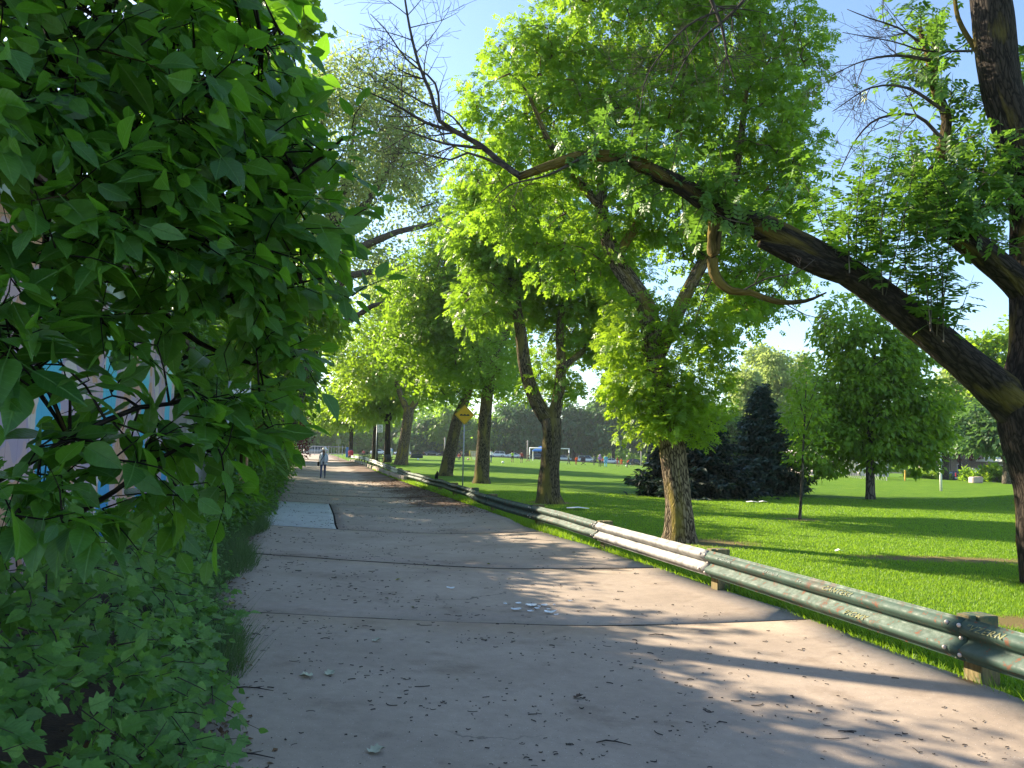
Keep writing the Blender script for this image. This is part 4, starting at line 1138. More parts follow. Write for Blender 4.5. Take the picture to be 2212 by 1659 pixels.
for k in range(26):   # tufts at the stub, drooping
    shoot(W(2070 + rng.normal(0, 20), 495, Y - .35), (rng.normal(0, .8), rng.normal(0, .6), rng.uniform(-.2, 1)), rng.uniform(.5, 1.4), 8, 0.30)
for k in range(40):   # along the outer limb
    u = rng.uniform(1240, 1640); vv = np.interp(u, [1120, 1255, 1400, 1550, 1640], [382, 338, 365, 452, 490])
    shoot(W(u, vv, Y - .7), (rng.normal(0, .6), rng.normal(0, .6), rng.uniform(-.5, 1)), rng.uniform(.4, 1.0), 7, 0.26)
for k in range(26):   # crown pieces right of the stem
    shoot(W(rng.uniform(2150, 2260), rng.uniform(60, 420), Y + rng.uniform(.2, 1.5)), (rng.normal(.2, .6), rng.normal(0, .4), rng.uniform(-.4, .8)), rng.uniform(.5, 1.2), 8, 0.30)
P_, AX, NR, S = map(np.array, (P_, AX, NR, S))
order = np.argsort(-S / np.linalg.norm(P_ - np.array([0, 0, CAM_H]), axis=1))
a_, b2 = order[:300], order[300:]
leafparts(root, base, [T_PIND], P_[a_], AX[a_], NR[a_], S[a_], M['leaf_mid'])
L = Leaves(); L.add(T_PIND, P_[b2], AX[b2], NR[b2], S[b2], rng.uniform(0, 1, len(b2)))
o = link('crown', L.mesh('crown', base), M['leaf_mid'], root)
tag(link('shoots', TB.mesh('shoots', base), M['bark_grey'], root), kind='stuff')

# ---- tall pale elm over the alley
Y = 52.0; bP = GA(596, Y)
limbsP = [([bP, W(640, 860, Y), W(690, 700, Y), W(715, 540, Y), (W(745, 400, Y)), W(770, 250, Y)], [0.62, 0.52, 0.42, 0.32, 0.2, 0.08]),
          ([W(690, 700, Y), W(760, 690, Y - 2), W(805, 660, Y - 3), W(850, 650, Y - 3)], [0.22, 0.2, 0.16, 0.08]),
          ([W(700, 650, Y), W(760, 595, Y - 2), W(850, 585, Y - 3), W(900, 575, Y - 3)], [0.26, 0.24, 0.16, 0.06]),
          ([W(712, 560, Y), W(790, 530, Y - 2), W(860, 500, Y - 3), W(930, 485, Y - 3), W(985, 455, Y - 3)], [0.3, 0.26, 0.2, 0.14, 0.05]),
          ([W(716, 520, Y), W(790, 440, Y), W(850, 350, Y), W(890, 260, Y)], [0.3, 0.24, 0.16, 0.06]),
          ([W(720, 480, Y), W(690, 350, Y), W(700, 230, Y)], [0.25, 0.16, 0.06])]
blobsP = [(760, 190, Y, 110, 80), (680, 220, Y, 80, 90), (850, 230, Y, 80, 100), (880, 350, Y, 75, 110), (800, 380, Y, 110, 110), (700, 420, Y, 100, 110), (930, 470, Y, 55, 60), (780, 560, Y, 80, 60), (680, 600, Y, 80, 90), (600, 300, Y, 90, 150), (860, 560, Y - 2, 50, 40), (640, 480, Y, 90, 90)]
tree('elm_tree', 'very tall thin-leaved pale elm with dark arching branches above the alley', None, tuple(bP), limbsP, blobsP,
     1000, 36, 1.4, 0.28, T_DIAW, M['leaf_pale'], M['bark_twig'], sides=12, step=1.0, r0=0.09, frac=0.6, shell=0.5, flat=0.9)

# ---- trees on the left of the alley, behind the hedge
LT = [(11.0, -9.6, 8.4, 3.0, 'leaf_ash', 'unseen tree added beyond the left edge to dapple the near alley'),  # unseen crown, put in to break the garage shadow into dapples
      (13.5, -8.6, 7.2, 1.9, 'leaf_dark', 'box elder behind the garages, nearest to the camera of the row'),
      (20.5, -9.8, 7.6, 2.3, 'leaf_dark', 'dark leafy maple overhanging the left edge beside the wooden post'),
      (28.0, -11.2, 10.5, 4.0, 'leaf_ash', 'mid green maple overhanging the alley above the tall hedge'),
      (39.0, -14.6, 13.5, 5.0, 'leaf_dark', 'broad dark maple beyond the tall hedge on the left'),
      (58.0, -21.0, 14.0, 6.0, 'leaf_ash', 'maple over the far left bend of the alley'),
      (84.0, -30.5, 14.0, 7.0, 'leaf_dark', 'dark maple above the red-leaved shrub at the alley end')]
for Yt, xt, h, r_, mt, lab in LT:
    b0 = Vector((xt, Yt, gz(xt, Yt)))
    wb = []
    for k in range(9):
        a = rng.uniform(0, 6.28); q = rng.uniform(.2, .75)
        wb.append((np.array([xt + math.cos(a) * r_ * q, Yt + math.sin(a) * r_ * q, b0.z + h * ((0.42 + 0.055 * k) if Yt < 25 else (0.24 + 0.075 * k))]), np.array([r_ * .6, r_ * .6, h * .14])))
    k_ = Yt / 20
    tree('maple_tree', lab, 'maples along the left of the alley', tuple(b0), [([b0, b0 + Vector((.1, 0, h * .35)), b0 + Vector((.3, 0, h * .8))], [0.28, 0.22, 0.08]),
         ([b0 + Vector((.1, 0, h * .35)), b0 + Vector((r_ * .5, .5, h * .6))], [0.14, 0.05])], None,
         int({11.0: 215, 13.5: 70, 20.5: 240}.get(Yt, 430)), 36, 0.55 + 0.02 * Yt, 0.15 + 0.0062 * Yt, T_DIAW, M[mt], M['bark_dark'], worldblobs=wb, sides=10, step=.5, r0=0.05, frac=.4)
# branch of a lobed-leaf maple entering at the top
b0 = Vector((-6.9, 12.2, gz(-6.9, 12.2)))
tree('norway_maple', 'maple whose star-shaped leaves dangle into the sky at the top left', None, tuple(b0),
     [([b0, b0 + Vector((.1, .1, 4)), W(540, -120, 11)], [0.22, 0.18, 0.1]), ([W(540, -120, 11), W(620, -10, 10.6), W(660, 60, 10.4)], [0.06, 0.04, 0.01])],
     [(640, 40, 10.5, 55, 40), (600, 10, 10.5, 60, 50), (670, 60, 10.4, 25, 35), (530, -60, 11, 120, 80), (615, 110, 10.5, 22, 40)], 70, 18, 0.30, 0.13, T_LOB, M['leaf_ash'], M['bark_dark'], sides=9, step=.4, frac=.8, r0=.02)

# ---- far row of chestnuts and fillers
CH = [(1105, 868, 70, 'leaf_blue', 232), (1165, 855, 55, 'leaf_blue', 234), (1240, 872, 48, 'leaf_blue', 233), (1325, 812, 62, 'leaf_blue', 231), (1285, 880, 40, 'leaf_ash', 262), (1400, 850, 50, 'leaf_blue', 233), (1050, 900, 50, 'leaf_ash', 232),
      (960, 880, 55, 'leaf_ash', 234), (1000, 900, 45, 'leaf_blue', 236), (915, 905, 45, 'leaf_blue', 234), (1450, 900, 50, 'leaf_blue', 232)]
NAMES = ['broad dark chestnut behind the left side of the goal', 'dark chestnut seen left of the Y-forked ash', 'dark chestnut right of the Y-forked trunk', 'tallest blue-green chestnut, pointed against the sky beyond the players', 'pale tree glimpsed in the gap left of the tallest chestnut', 'dark chestnut beyond the players next to the black fir', 'light green tree beyond the third ash trunk',
         'light green tree beyond the leaning ash', 'dark chestnut behind the yellow sign post', 'dark chestnut beyond the sunlit pale-trunked ash', 'dark chestnut mostly hidden by the shoot-covered ash']
for (u, vt, wd, mt, Yt), lab in zip(CH, NAMES):
    b0 = GA(u, Yt); top = W(u, vt, Yt); h = top.z - b0.z; r_ = wd / FPX * Yt
    wb = [(np.array([b0.x + rng.normal(0, .12) * r_, Yt + rng.normal(0, .12) * r_, b0.z + h * t]), np.array([r_ * q, r_ * q, h * .15])) for t, q in ((.34, .9), (.45, 1.0), (.58, .92), (.72, .72), (.86, .45))]
    tree('chestnut_tree', lab, 'trees on the far side of the field', tuple(b0), [([b0, b0 + Vector((0, 0, h * .8))], [0.55, 0.15])], None,
         300, 30, 2.8, 1.2, T_DIAW, M[mt], M['bark_dark'], worldblobs=wb, sides=8, step=2, r0=.1, frac=.1, flat=.5, droop=.8)
# pale tall willows at the right rear and others
PW = [(1605, 790, 45, 'leaf_pale', 120, 'pale feathery tall tree behind the two firs'), (1660, 735, 60, 'leaf_pale', 128, 'tallest pale feathery tree left of the linden'), (1735, 770, 50, 'leaf_pale', 135, 'pale thin tree just left of the linden crown'),
      (2085, 735, 40, 'leaf_pale', 110, 'pale thin tree seen under the leaning limb'), (2205, 690, 75, 'leaf_bright', 75, 'bright sunlit tree behind the big trunk at the right'), (2175, 850, 95, 'leaf_blue', 72, 'dark spreading tree above the pickup'),
      (2040, 860, 50, 'leaf_dark', 84, 'dark tree behind the right side of the linden'), (1560, 880, 45, 'leaf_dark', 100, 'dark green tree peeking out between the firs'), (1790, 890, 60, 'leaf_bright', 90, 'light green tree behind the sapling')]
for (u, vt, wd, mt, Yt, lab) in PW:
    b0 = GA(u, Yt); top = W(u, vt, Yt); h = top.z - b0.z; r_ = wd / FPX * Yt
    wb = [(np.array([b0.x + rng.normal(0, .25) * r_, Yt + rng.normal(0, .25) * r_, b0.z + h * t]), np.array([r_ * q, r_ * q, h * .12])) for t, q in (((.3, .8), (.42, .9), (.55, 1), (.68, .8), (.8, .7), (.9, .45)) if u < 2000 else ((.45, .8), (.55, 1), (.65, 1), (.8, .8), (.9, .5)))]
    tree('background_tree', lab, 'trees behind the right lawn', tuple(b0), [([b0, b0 + Vector((0.3, 0, h * .5)), b0 + Vector((0, 0, h * .9))], [0.45, 0.3, 0.1]),
         ([b0 + Vector((0, 0, h * .3)), b0 + Vector((r_ * .6, 0, h * .75))], [0.25, 0.08]), ([b0 + Vector((0, 0, h * .25)), b0 + Vector((-r_ * .6, 0, h * .7))], [0.25, 0.08])], None,
         340, 34, 0.9 + Yt * .007, 0.28 + Yt * .0032, T_DIAW, M[mt], M['bark_grey'], worldblobs=wb, sides=8, step=1.5, r0=.1, frac=.5, shell=.6)
# a distant wood closing the horizon
L = Leaves(); C, D = [], []
for k in range(1200):
    a = rng.uniform(-48, 42); dist = rng.uniform(255, 330)
    x = math.sin(R(a)) * dist; y = math.cos(R(a)) * dist
    C.append((x, y, gz(x, y) + rng.uniform(1, 21 if a < -4 else 12))); D.append(unit(rng.normal(size=3)))
for k in range(420):
    a = rng.uniform(-26, -7); dist = rng.uniform(245, 262); x = math.sin(R(a)) * dist; y = math.cos(R(a)) * dist
    C.append((x, y, gz(x, y) + rng.uniform(0, 12))); D.append(unit(rng.normal(size=3)))
foliage(L, np.array(C), np.array(D), 36, 5.0, 2.0, T_DIAW, .6, .9, .4)
tag(link('distant_wood', L.mesh('distant_wood'), M['leaf_ash']), 'hazy mass of trees closing the horizon', 'trees', kind='stuff')
# ================================================================== LEFT FOREGROUND SHRUB, VINES, HEDGE
def spray(out, T, p, d, L_, n, size, droop=0.35):
    p = np.array(p, float); d = unit(np.array(d, float))
    e = p + d * L_ + np.array([0, 0, -droop * L_ * .4]); mid = (p + e) / 2 + np.array([0, 0, .06 * L_]) + rng.normal(0, .02, 3)
    P, _ = T.line([tuple(p), tuple(mid), tuple(e)], [0.0036, 0.0025, 0.0012], 4, 0.08)
    sidev = unit(np.cross(d, [0, 0, 1.0]) + rng.normal(0, .2, 3))
    for i in range(n):
        t = (i + .6) / n; a = t * (len(P) - 1); k = int(a); f = a - k
        pos = P[k] * (1 - f) + P[min(k + 1, len(P) - 1)] * f
        s = 1 if i % 2 else -1
        ax = unit(sidev * s * (1.0 - .5 * t) + d * (.45 + .6 * t) + np.array([0, 0, -droop * rng.uniform(.2, 2.0)]) + rng.normal(0, .25, 3))
        out.append((pos + ax * size * .25, ax, np.array([0, 0, 1.0]) + rng.normal(0, .55, 3), size * rng.uniform(.42, 1.25) * (1.05 - .3 * t)))
base = (-2.6, 2.9, gz(-2.6, 2.9))
shrub = empty('overhanging_shrub', base, 0, 'large-leaved shrub hanging over the left side of the view close to the camera', 'shrub')
def pix(P):
    q = P - np.array([0, 0, CAM_H]); f = q @ np.array(FWD)
    return 1106 + (q @ np.array(RIGHT)) / f * FPX, 829.5 - (q @ np.array(UP)) / f * FPX
BL = [(60, 700, 2.8, 120, 110, .4), (230, 720, 2.9, 110, 90, .4), (130, 120, 3.0, 230, 160, .9), (400, 150, 3.4, 210, 160, .8), (150, 340, 2.9, 220, 130, .8), (430, 330, 3.3, 220, 150, .8), (540, 90, 3.7, 90, 110, .6), (600, 330, 3.4, 130, 90, .5), (330, 500, 3.0, 260, 110, .6), (600, 470, 3.4, 130, 90, .4),
      (110, 600, 2.7, 130, 160, .5), (560, 620, 3.5, 160, 90, .5), (420, 660, 3.2, 110, 60, .3), (540, 760, 3.6, 120, 70, .4), (120, 800, 2.6, 110, 90, .4), (300, 840, 3.0, 190, 45, .3), (410, 960, 3.0, 140, 60, .35), (150, 960, 2.7, 140, 70, .4), (500, 880, 3.4, 80, 60, .3), (90, 1080, 2.6, 110, 90, .4), (60, -20, 3, 200, 90, .8), (360, -60, 3.2, 260, 90, .8), (330, 1090, 3.0, 110, 50, .3)]
T = Tubes(); items = []
mains = [[(-60, 1300, 2.9), (-20, 900, 3.0), (90, 600, 3.1), (250, 350, 3.2), (420, 200, 3.3), (600, 60, 3.5)],
         [(-20, 900, 3.0), (120, 760, 3.0), (330, 660, 3.2), (500, 640, 3.4), (700, 600, 3.5)],
         [(60, 700, 3.0), (250, 560, 3.1), (450, 470, 3.3), (640, 380, 3.4), (740, 300, 3.4)],
         [(90, 600, 3.1), (120, 350, 3.0), (160, 120, 3.0), (300, -60, 3.2)], [(250, 350, 3.2), (300, 200, 3.2), (380, 60, 3.4), (420, -60, 3.5)],
         [(-30, 1050, 2.8), (150, 950, 2.8), (300, 880, 3.0), (430, 870, 3.2), (560, 850, 3.4)], [(-30, 1150, 2.7), (120, 1130, 2.8), (250, 1060, 2.9), (400, 960, 3.0), (520, 1010, 3.1)],
         [(330, 660, 3.2), (430, 740, 3.4), (560, 790, 3.6), (660, 760, 3.7)]]
sk = []
for l in mains:
    P, _ = T.line([W(*q) for q in l], list(np.linspace(.014, .005, len(l))), 7, 0.1, .04); sk.append(P)
T.line([Vector(base), W(-60, 1300, 2.9)], [.035, .024], 8, .1); sk = np.concatenate(sk)
C, D = clumps_in(ell(BL), 400, 0.5)
for c, d in zip(C, D):
    pc_ = pix(c[None]); pu, pv = pc_[0][0], pc_[1][0]
    if (90 < pu < 480 and 610 < pv < 830 and rng.uniform() < .32) or (110 < pu < 310 and 860 < pv < 1240 and rng.uniform() < .3): continue
    a = sk[np.argmin(np.linalg.norm(sk - c, axis=1))]
    dist = np.linalg.norm(a - c)
    if dist > .12: T.line([tuple(a), tuple((a + c) / 2 + np.array([0, 0, .1 * dist])), tuple(c)], [.007, .005, .0035], 4, .12)
    for q in range(2):
        dir_ = unit((c - a) + rng.normal(0, .4 * dist + .1, 3) + np.array([.05, 0, 0]))
        spray(items, T, c, dir_, rng.uniform(.16, .34), int(rng.integers(6, 10)), rng.uniform(.12, .18))
# sprigs reaching into the sky on the right of the mass
for pts in ([(700, 380, 3.4), (760, 280, 3.3), (790, 215, 3.3)], [(690, 520, 3.4), (760, 470, 3.4), (815, 420, 3.4)], [(690, 610, 3.4), (760, 640, 3.4), (830, 600, 3.4)], [(660, 300, 3.4), (740, 350, 3.4), (800, 395, 3.4)],
            [(480, 940, 3.1), (540, 960, 3.1), (590, 1000, 3.1)], [(430, 1010, 3.1), (480, 950, 3.1), (500, 925, 3.1)], [(400, 1080, 3.0), (470, 1050, 3.0), (540, 1060, 3.0)], [(560, 120, 3.6), (610, 100, 3.6), (640, 160, 3.6)]):
    p = [np.array(W(*q)) for q in pts]
    spray(items, T, p[0], p[1] - p[0], np.linalg.norm(p[1] - p[0]), 5, .12, .2)
    spray(items, T, p[1], p[2] - p[1], np.linalg.norm(p[2] - p[1]), 6, .11, .1)
Pn = np.array([i[0] for i in items]); A_ = np.array([i[1] for i in items]); N_ = np.array([i[2] for i in items]); S_ = np.array([i[3] for i in items])
# keep a clear window where the painted wall shows through
def pix(P):
    q = P - np.array([0, 0, CAM_H]); f = q @ np.array(FWD)
    return 1106 + (q @ np.array(RIGHT)) / f * FPX, 829.5 - (q @ np.array(UP)) / f * FPX
u_, v_ = pix(Pn)
S_ = S_[:len(Pn)]
keep = np.ones(len(Pn), bool)
keep &= ~((u_ > 100) & (u_ < 470) & (v_ > 610) & (v_ < 830) & (rng.uniform(size=len(Pn)) < .12))
keep &= ~((u_ > 120) & (u_ < 300) & (v_ > 860) & (v_ < 1230) & (rng.uniform(size=len(Pn)) < .1))
Pn, A_, N_, S_ = Pn[keep], A_[keep], N_[keep], S_[keep]
inview = (u_[keep] > -40) & (u_[keep] < 900) & (v_[keep] > -40) & (v_[keep] < 1700)
rank = np.argsort(-(S_ / np.linalg.norm(Pn - np.array([0, 0, CAM_H]), axis=1)) * inview)
a_, b2 = rank[:300], rank[300:]
tag(link('branches', T.mesh('branches', base), M['bark_dark'], shrub), kind='stuff')
leafparts(shrub, base, T_OV, Pn[a_], A_[a_], N_[a_], S_[a_], M['leaf_near'])
L = Leaves(True)
for k, t in enumerate(T_OVL):
    q = b2[k::3]; L.add(t, Pn[q], A_[q], N_[q], S_[q], rng.uniform(0, 1, len(q)))
tag(link('foliage', L.mesh('foliage', base), M['leaf_near'], shrub), kind='stuff')

# vine-covered bank in the lower left, lobed leaves
base = (-2.2, 2.9, gz(-2.2, 2.9))
vine = empty('climbing_vine', base, 0, 'lobed-leaf vine heap sprawling from the lower left corner onto the alley edge', 'vine')
T = Tubes(); items = []; 
k = 0
while k < 820:
    y = 1.6 * (9.0 / 1.6) ** rng.uniform(0, 1)
    e = EL(y)
    q = abs(rng.normal(0, .75)) ; x = e + 0.10 - q + .10 * math.sin(y * 4)
    top = 0.10 + min(1.25, 1.35 * max(0, q - .02) ** .8) * (1.0 if y < 6 else .7)
    z = rng.uniform(.55, 1.0) * top + .05
    d = unit(np.array([rng.uniform(.1, 1.0), rng.normal(-.5, .6), rng.uniform(-.7, .5)]))
    spray(items, T, (x, y, z), d, rng.uniform(.15, .32), int(rng.integers(6, 10)), rng.uniform(.075, .12), .3)
    k += 1
for pts in ([(-1.75, 3.9, .25), (-1.35, 3.7, .12)], [(-1.9, 4.3, .3), (-1.35, 4.4, .1)], [(-2.2, 5.0, .35), (-1.7, 5.1, .1)], [(-1.75, 4.0, .5), (-1.3, 3.9, .35)]):
    p = [np.array(q) for q in pts]; spray(items, T, p[0], p[1] - p[0], np.linalg.norm(p[1] - p[0]), 8, .10, .1)
Pn = np.array([i[0] for i in items]); A_ = np.array([i[1] for i in items]); N_ = np.array([i[2] for i in items]) + np.array([.5, -.6, 0]); S_ = np.array([i[3] for i in items])
u_, v_ = pix(Pn); inview = (u_ > -40) & (u_ < 900) & (v_ > -40) & (v_ < 1700)
rank = np.argsort(-(S_ / np.linalg.norm(Pn - np.array([0, 0, CAM_H]), axis=1)) * inview)
a_, b2 = rank[:300], rank[300:]
tag(link('stems', T.mesh('stems', base), M['bark_twig'], vine), kind='stuff')
leafparts(vine, base, [T_LOB, T_OV[0]], Pn[a_], A_[a_], N_[a_], S_[a_], M['leaf_vine'])
L = Leaves(True)
for k, t in enumerate((T_LOB, T_OVL[1], T_LOB)):
    q = b2[k::3]; L.add(t, Pn[q], A_[q], N_[q], S_[q], rng.uniform(0, 1, len(q)))
tag(link('foliage', L.mesh('foliage', base), M['leaf_vine'], vine), kind='stuff')

# clipped-by-nobody hedge further along the left edge
def hedge(name, label, y0, y1, n, hf, mat, size, rc, per=26, cat='hedge', tm=T_DIAW, inset=.1, thick=.9):
    ym = (y0 + y1) / 2; base = (EL(ym) - .5, ym, gz(EL(ym), ym))
    root = empty(name, base, 0, label, cat)
    C, D = [], []; T = Tubes()
    for k in range(n):
        y = rng.uniform(y0, y1); h = hf(y); t = rng.uniform(0, 1) ** .7
        x = EL(y) + inset - abs(rng.normal(0, thick * .5)) - thick * .5 * t + .1 * math.sin(y * 2.1)
        C.append((x, y, gz(x, y) + .1 + h * t)); D.append(unit(np.array([1.0, -.4, .4]) + rng.normal(0, .4, 3)))
        if k % 5 == 0: T.line([(x - .2, y, gz(x, y)), (x - .1, y, gz(x, y) + h * t * .6), (x, y, gz(x, y) + h * t)], [.015, .01, .004], 4, .3)
    L = Leaves(); foliage(L, np.array(C), np.array(D), per, rc, size, tm, .8, .9, .4)
    tag(link('stems', T.mesh('stems', base), M['bark_twig'], root), kind='stuff')
    link('foliage', L.mesh('foliage', base), mat, root)
hedge('low_bush', 'low tangled bush on the left edge in front of the pale slab', 13.5, 19.5, 190, lambda y: .55 + .25 * math.sin(y * 1.7), M['leaf_dark'], .11, .28, 34, 'bush', T_DIAW, .25, 1.0)
hedge('weedy_bush', 'loose green bush between the painted garage and the alley', 8.5, 14, 170, lambda y: .7 + .2 * math.sin(y), M['leaf_vine'], .07, .25, 26, 'bush', T_DIAW, -.15, .8)
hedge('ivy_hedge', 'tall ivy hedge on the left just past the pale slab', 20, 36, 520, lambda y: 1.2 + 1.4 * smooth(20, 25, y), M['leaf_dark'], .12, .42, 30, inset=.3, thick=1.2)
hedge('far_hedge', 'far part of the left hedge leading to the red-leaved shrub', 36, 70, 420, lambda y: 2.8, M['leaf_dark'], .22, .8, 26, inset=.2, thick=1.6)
hedge('purple_shrub', 'red-leaved shrub showing above the far left hedge', 75, 79, 34, lambda y: 4.6, M['leaf_red'], .30, .9, 24, 'shrub', T_DIAW, 1.6, 1.2)

# ================================================================== GARAGES
def m_mural():
    m, nt, b, out = newmat('mural_paint')
    geo = node(nt, 'ShaderNodeNewGeometry'); p = geo.outputs['Position']
    mp = node(nt, 'ShaderNodeMapping'); nt.links.new(p, mp.inputs[0]); mp.inputs['Scale'].default_value = (.6, .6, .8)
    n0 = noise(nt, mp.outputs[0], 1.3, 3, .5)
    c1 = ramp(nt, n0.outputs[0], [(0.30, (0.55, 0.30, 0.20)), (0.42, (0.52, 0.36, 0.40)), (0.50, (0.42, 0.32, 0.44)), (0.56, (0.62, 0.52, 0.50)), (0.64, (0.60, 0.35, 0.22)), (.75, (0.20, 0.14, 0.17))], 'CONSTANT')
    sx = node(nt, 'ShaderNodeSeparateXYZ'); nt.links.new(p, sx.inputs[0])
    n1 = noise(nt, mp.outputs[0], 3.0, 3)
    a = node(nt, 'ShaderNodeMath', operation='MULTIPLY_ADD'); nt.links.new(n1.outputs[0], a.inputs[0]); a.inputs[1].default_value = 0.5; nt.links.new(sx.outputs[1], a.inputs[2])
    w = node(nt, 'ShaderNodeMath', operation='PINGPONG'); nt.links.new(a.outputs[0], w.inputs[0]); w.inputs[1].default_value = 1.35
    band = ramp(nt, w.outputs[0], [(0.0, (1, 1, 1)), (0.34, (0, 0, 0))], 'CONSTANT')
    blue = ramp(nt, sx.outputs[2], [(0.0, (0.03, 0.13, 0.50)), (0.35, (0.05, 0.32, 0.62)), (0.9, (0.10, 0.52, 0.66)), (1, (0.40, 0.68, 0.66))])
    mr = node(nt, 'ShaderNodeMapRange'); nt.links.new(sx.outputs[2], mr.inputs[0]); mr.inputs[2].default_value = 3.0; nt.links.new(mr.outputs[0], blue.inputs[0])
    c = mix(nt, c1.outputs[0], blue.outputs[0], band.outputs[0])
    nt.links.new(c, b.inputs['Base Color']); b.inputs['Roughness'].default_value = .6
    return m
MUR = m_mural()
def wallframe(y0, y1, off):
    a = Vector((EL(y0) - off, y0, 0)); b_ = Vector((EL(y1) - off, y1, 0))
    return a, b_
def garage(name, label, y0, y1, off, h, walls, boards, roofmat, eave=.35, depth=6, pitch_=.08, boardw=.32):
    a, b_ = wallframe(y0, y1, off)
    t = (b_ - a).normalized(); n_ = Vector((t.y, -t.x, 0)); L_ = (b_ - a).length   # n_ points to the alley
    if n_.x < 0: n_ = -n_
    z0 = gz(a.x, a.y)
    root = empty(name, tuple(a), 0, label, 'garage')
    mb = MB(); c = (a + b_) / 2 - n_ * depth / 2 - a
    mb.obox(c + Vector((0, 0, h / 2)), t * (L_ / 2 - .02), n_ * (depth / 2), Vector((0, 0, h / 2)))
    mb.build('wall', walls, root)
    # upright boards on the alley face, each its own piece
    me = MB(); me.obox((0, 0, 0), t * (boardw / 2 - .006), n_ * .012, Vector((0, 0, h / 2 - .05))); bme = me.mesh('board', .004); bme.materials.append(boards)
    nb = int(L_ / boardw)
    for i in range(nb):
        o = bpy.data.objects.new('board', bme); COL.objects.link(o); o.parent = root
        o.location = t * (boardw * (i + .5)) + n_ * (.014 + rng.uniform(0, .006)) + Vector((0, 0, h / 2))
    # cornice rail and roof with shingle courses
    mb = MB(); mb.obox(t * (L_ / 2) + n_ * .07 + Vector((0, 0, h - .12)), t * (L_ / 2), n_ * .04, Vector((0, 0, .10)))
    mb.build('cornice', plain('pale_trim', (.45, .55, .55), .7), root, .01)
    slope = Vector((-n_.x, -n_.y, pitch_)).normalized(); up_ = t.cross(slope); up_ = up_ if up_.z > 0 else -up_
    st = n_ * eave + Vector((0, 0, h + .02))
    mb = MB(); mb.obox(st + slope * (depth * .55) + t * L_ / 2, t * (L_ / 2 + .15), slope * (depth * .55), up_ * .05)
    mb.build('roof', plain('roof_board', (.10, .07, .05), .9), root)
    mb = MB(); k = 0
    while k * .24 < depth * 1.1:
        mb.obox(st + slope * (k * .24 + .1) + up_ * (.066) + t * L_ / 2, t * (L_ / 2 + .17), (slope * .135 - up_ * .006), up_ * .007); k += 1
    mb.build('shingle_courses', roofmat, root)
    # far roof side
    return root
m_shing = plain('shingle', (.16, .145, .14), .95, 0, .3, 14)
m_blank = plain('garage_wall_paint', (.30, .28, .27), .9)
garage('painted_garage', 'near garage with blue and pink painted board wall behind the leaves', 3.0, 17.0, 1.9, 3.8, m_blank, MUR, m_shing)
garage('grey_garage', 'low grey concrete garage with a ragged roof edge beyond the painted wall', 17.6, 27.5, 1.7, 2.5, plain('grey_render', (.36, .35, .34), .9), plain('grey_board', (.33, .32, .31), .9), m_shing, .25, 5, .2, .9)
garage('blue_garage', 'farther garage with a blue-painted side mostly hidden by ivy', 28.5, 36.0, 1.6, 2.4, plain('blue_render', (.10, .30, .50), .8), plain('blue_board', (.08, .28, .52), .8), m_shing, .25, 5, .2, .6)
# creeper added along the painted garage's eave to fray its cast shadow
base = (EL(10) - 1.8, 10, 3.8); root = empty('shadow_creeper', base, 0, 'leafy creeper added along the painted garage roof edge to fray its shadow', 'creeper')
C, D = [], []
for k in range(230):
    y = rng.uniform(3.5, 17.5); C.append((EL(y) - 1.45 - abs(rng.normal(0, .5)), y, 3.9 + abs(rng.normal(0, .35)) * (1 + .6 * math.sin(y * 2.1)))); D.append(unit(np.array([1, 0, .5]) + rng.normal(0, .5, 3)))
L = Leaves(); foliage(L, np.array(C), np.array(D), 20, .38, .15, T_DIAW, .8, .9, .5)
link('foliage', L.mesh('foliage', base), M['leaf_dark'], root)
T = Tubes(); [T.line([(c[0] - .1, c[1] - .3, 3.85), tuple(c)], [.012, .005], 4, .4) for c in C[::5]]; tag(link('stems', T.mesh('stems', base), M['bark_twig'], root), kind='stuff')
# timber and painted posts at the alley edge
for (u, Yp, hh, col_, lab, r_) in ((548, 23.0, 1.9, (.35, .42, .36), 'pale striped flat post standing in the ivy hedge', .10), (520, 18.5, 1.9, (.30, .17, .08), 'brown timber post at the end of the painted garages', .09)):
    q = GA(u, Yp); root = MB(); root.obox(Vector((0, 0, hh / 2)), Vector((r_, 0, 0)), Vector((0, .06, 0)), Vector((0, 0, hh / 2)))
    root.obox(Vector((0, 0, hh + .02)), Vector((r_ + .02, 0, 0)), Vector((0, .08, 0)), Vector((0, 0, .02)))
    tag(root.build('wooden_post', plain('post_paint', col_, .8, 0, .5, 4), None, .006, loc=tuple(q)), lab, 'post')

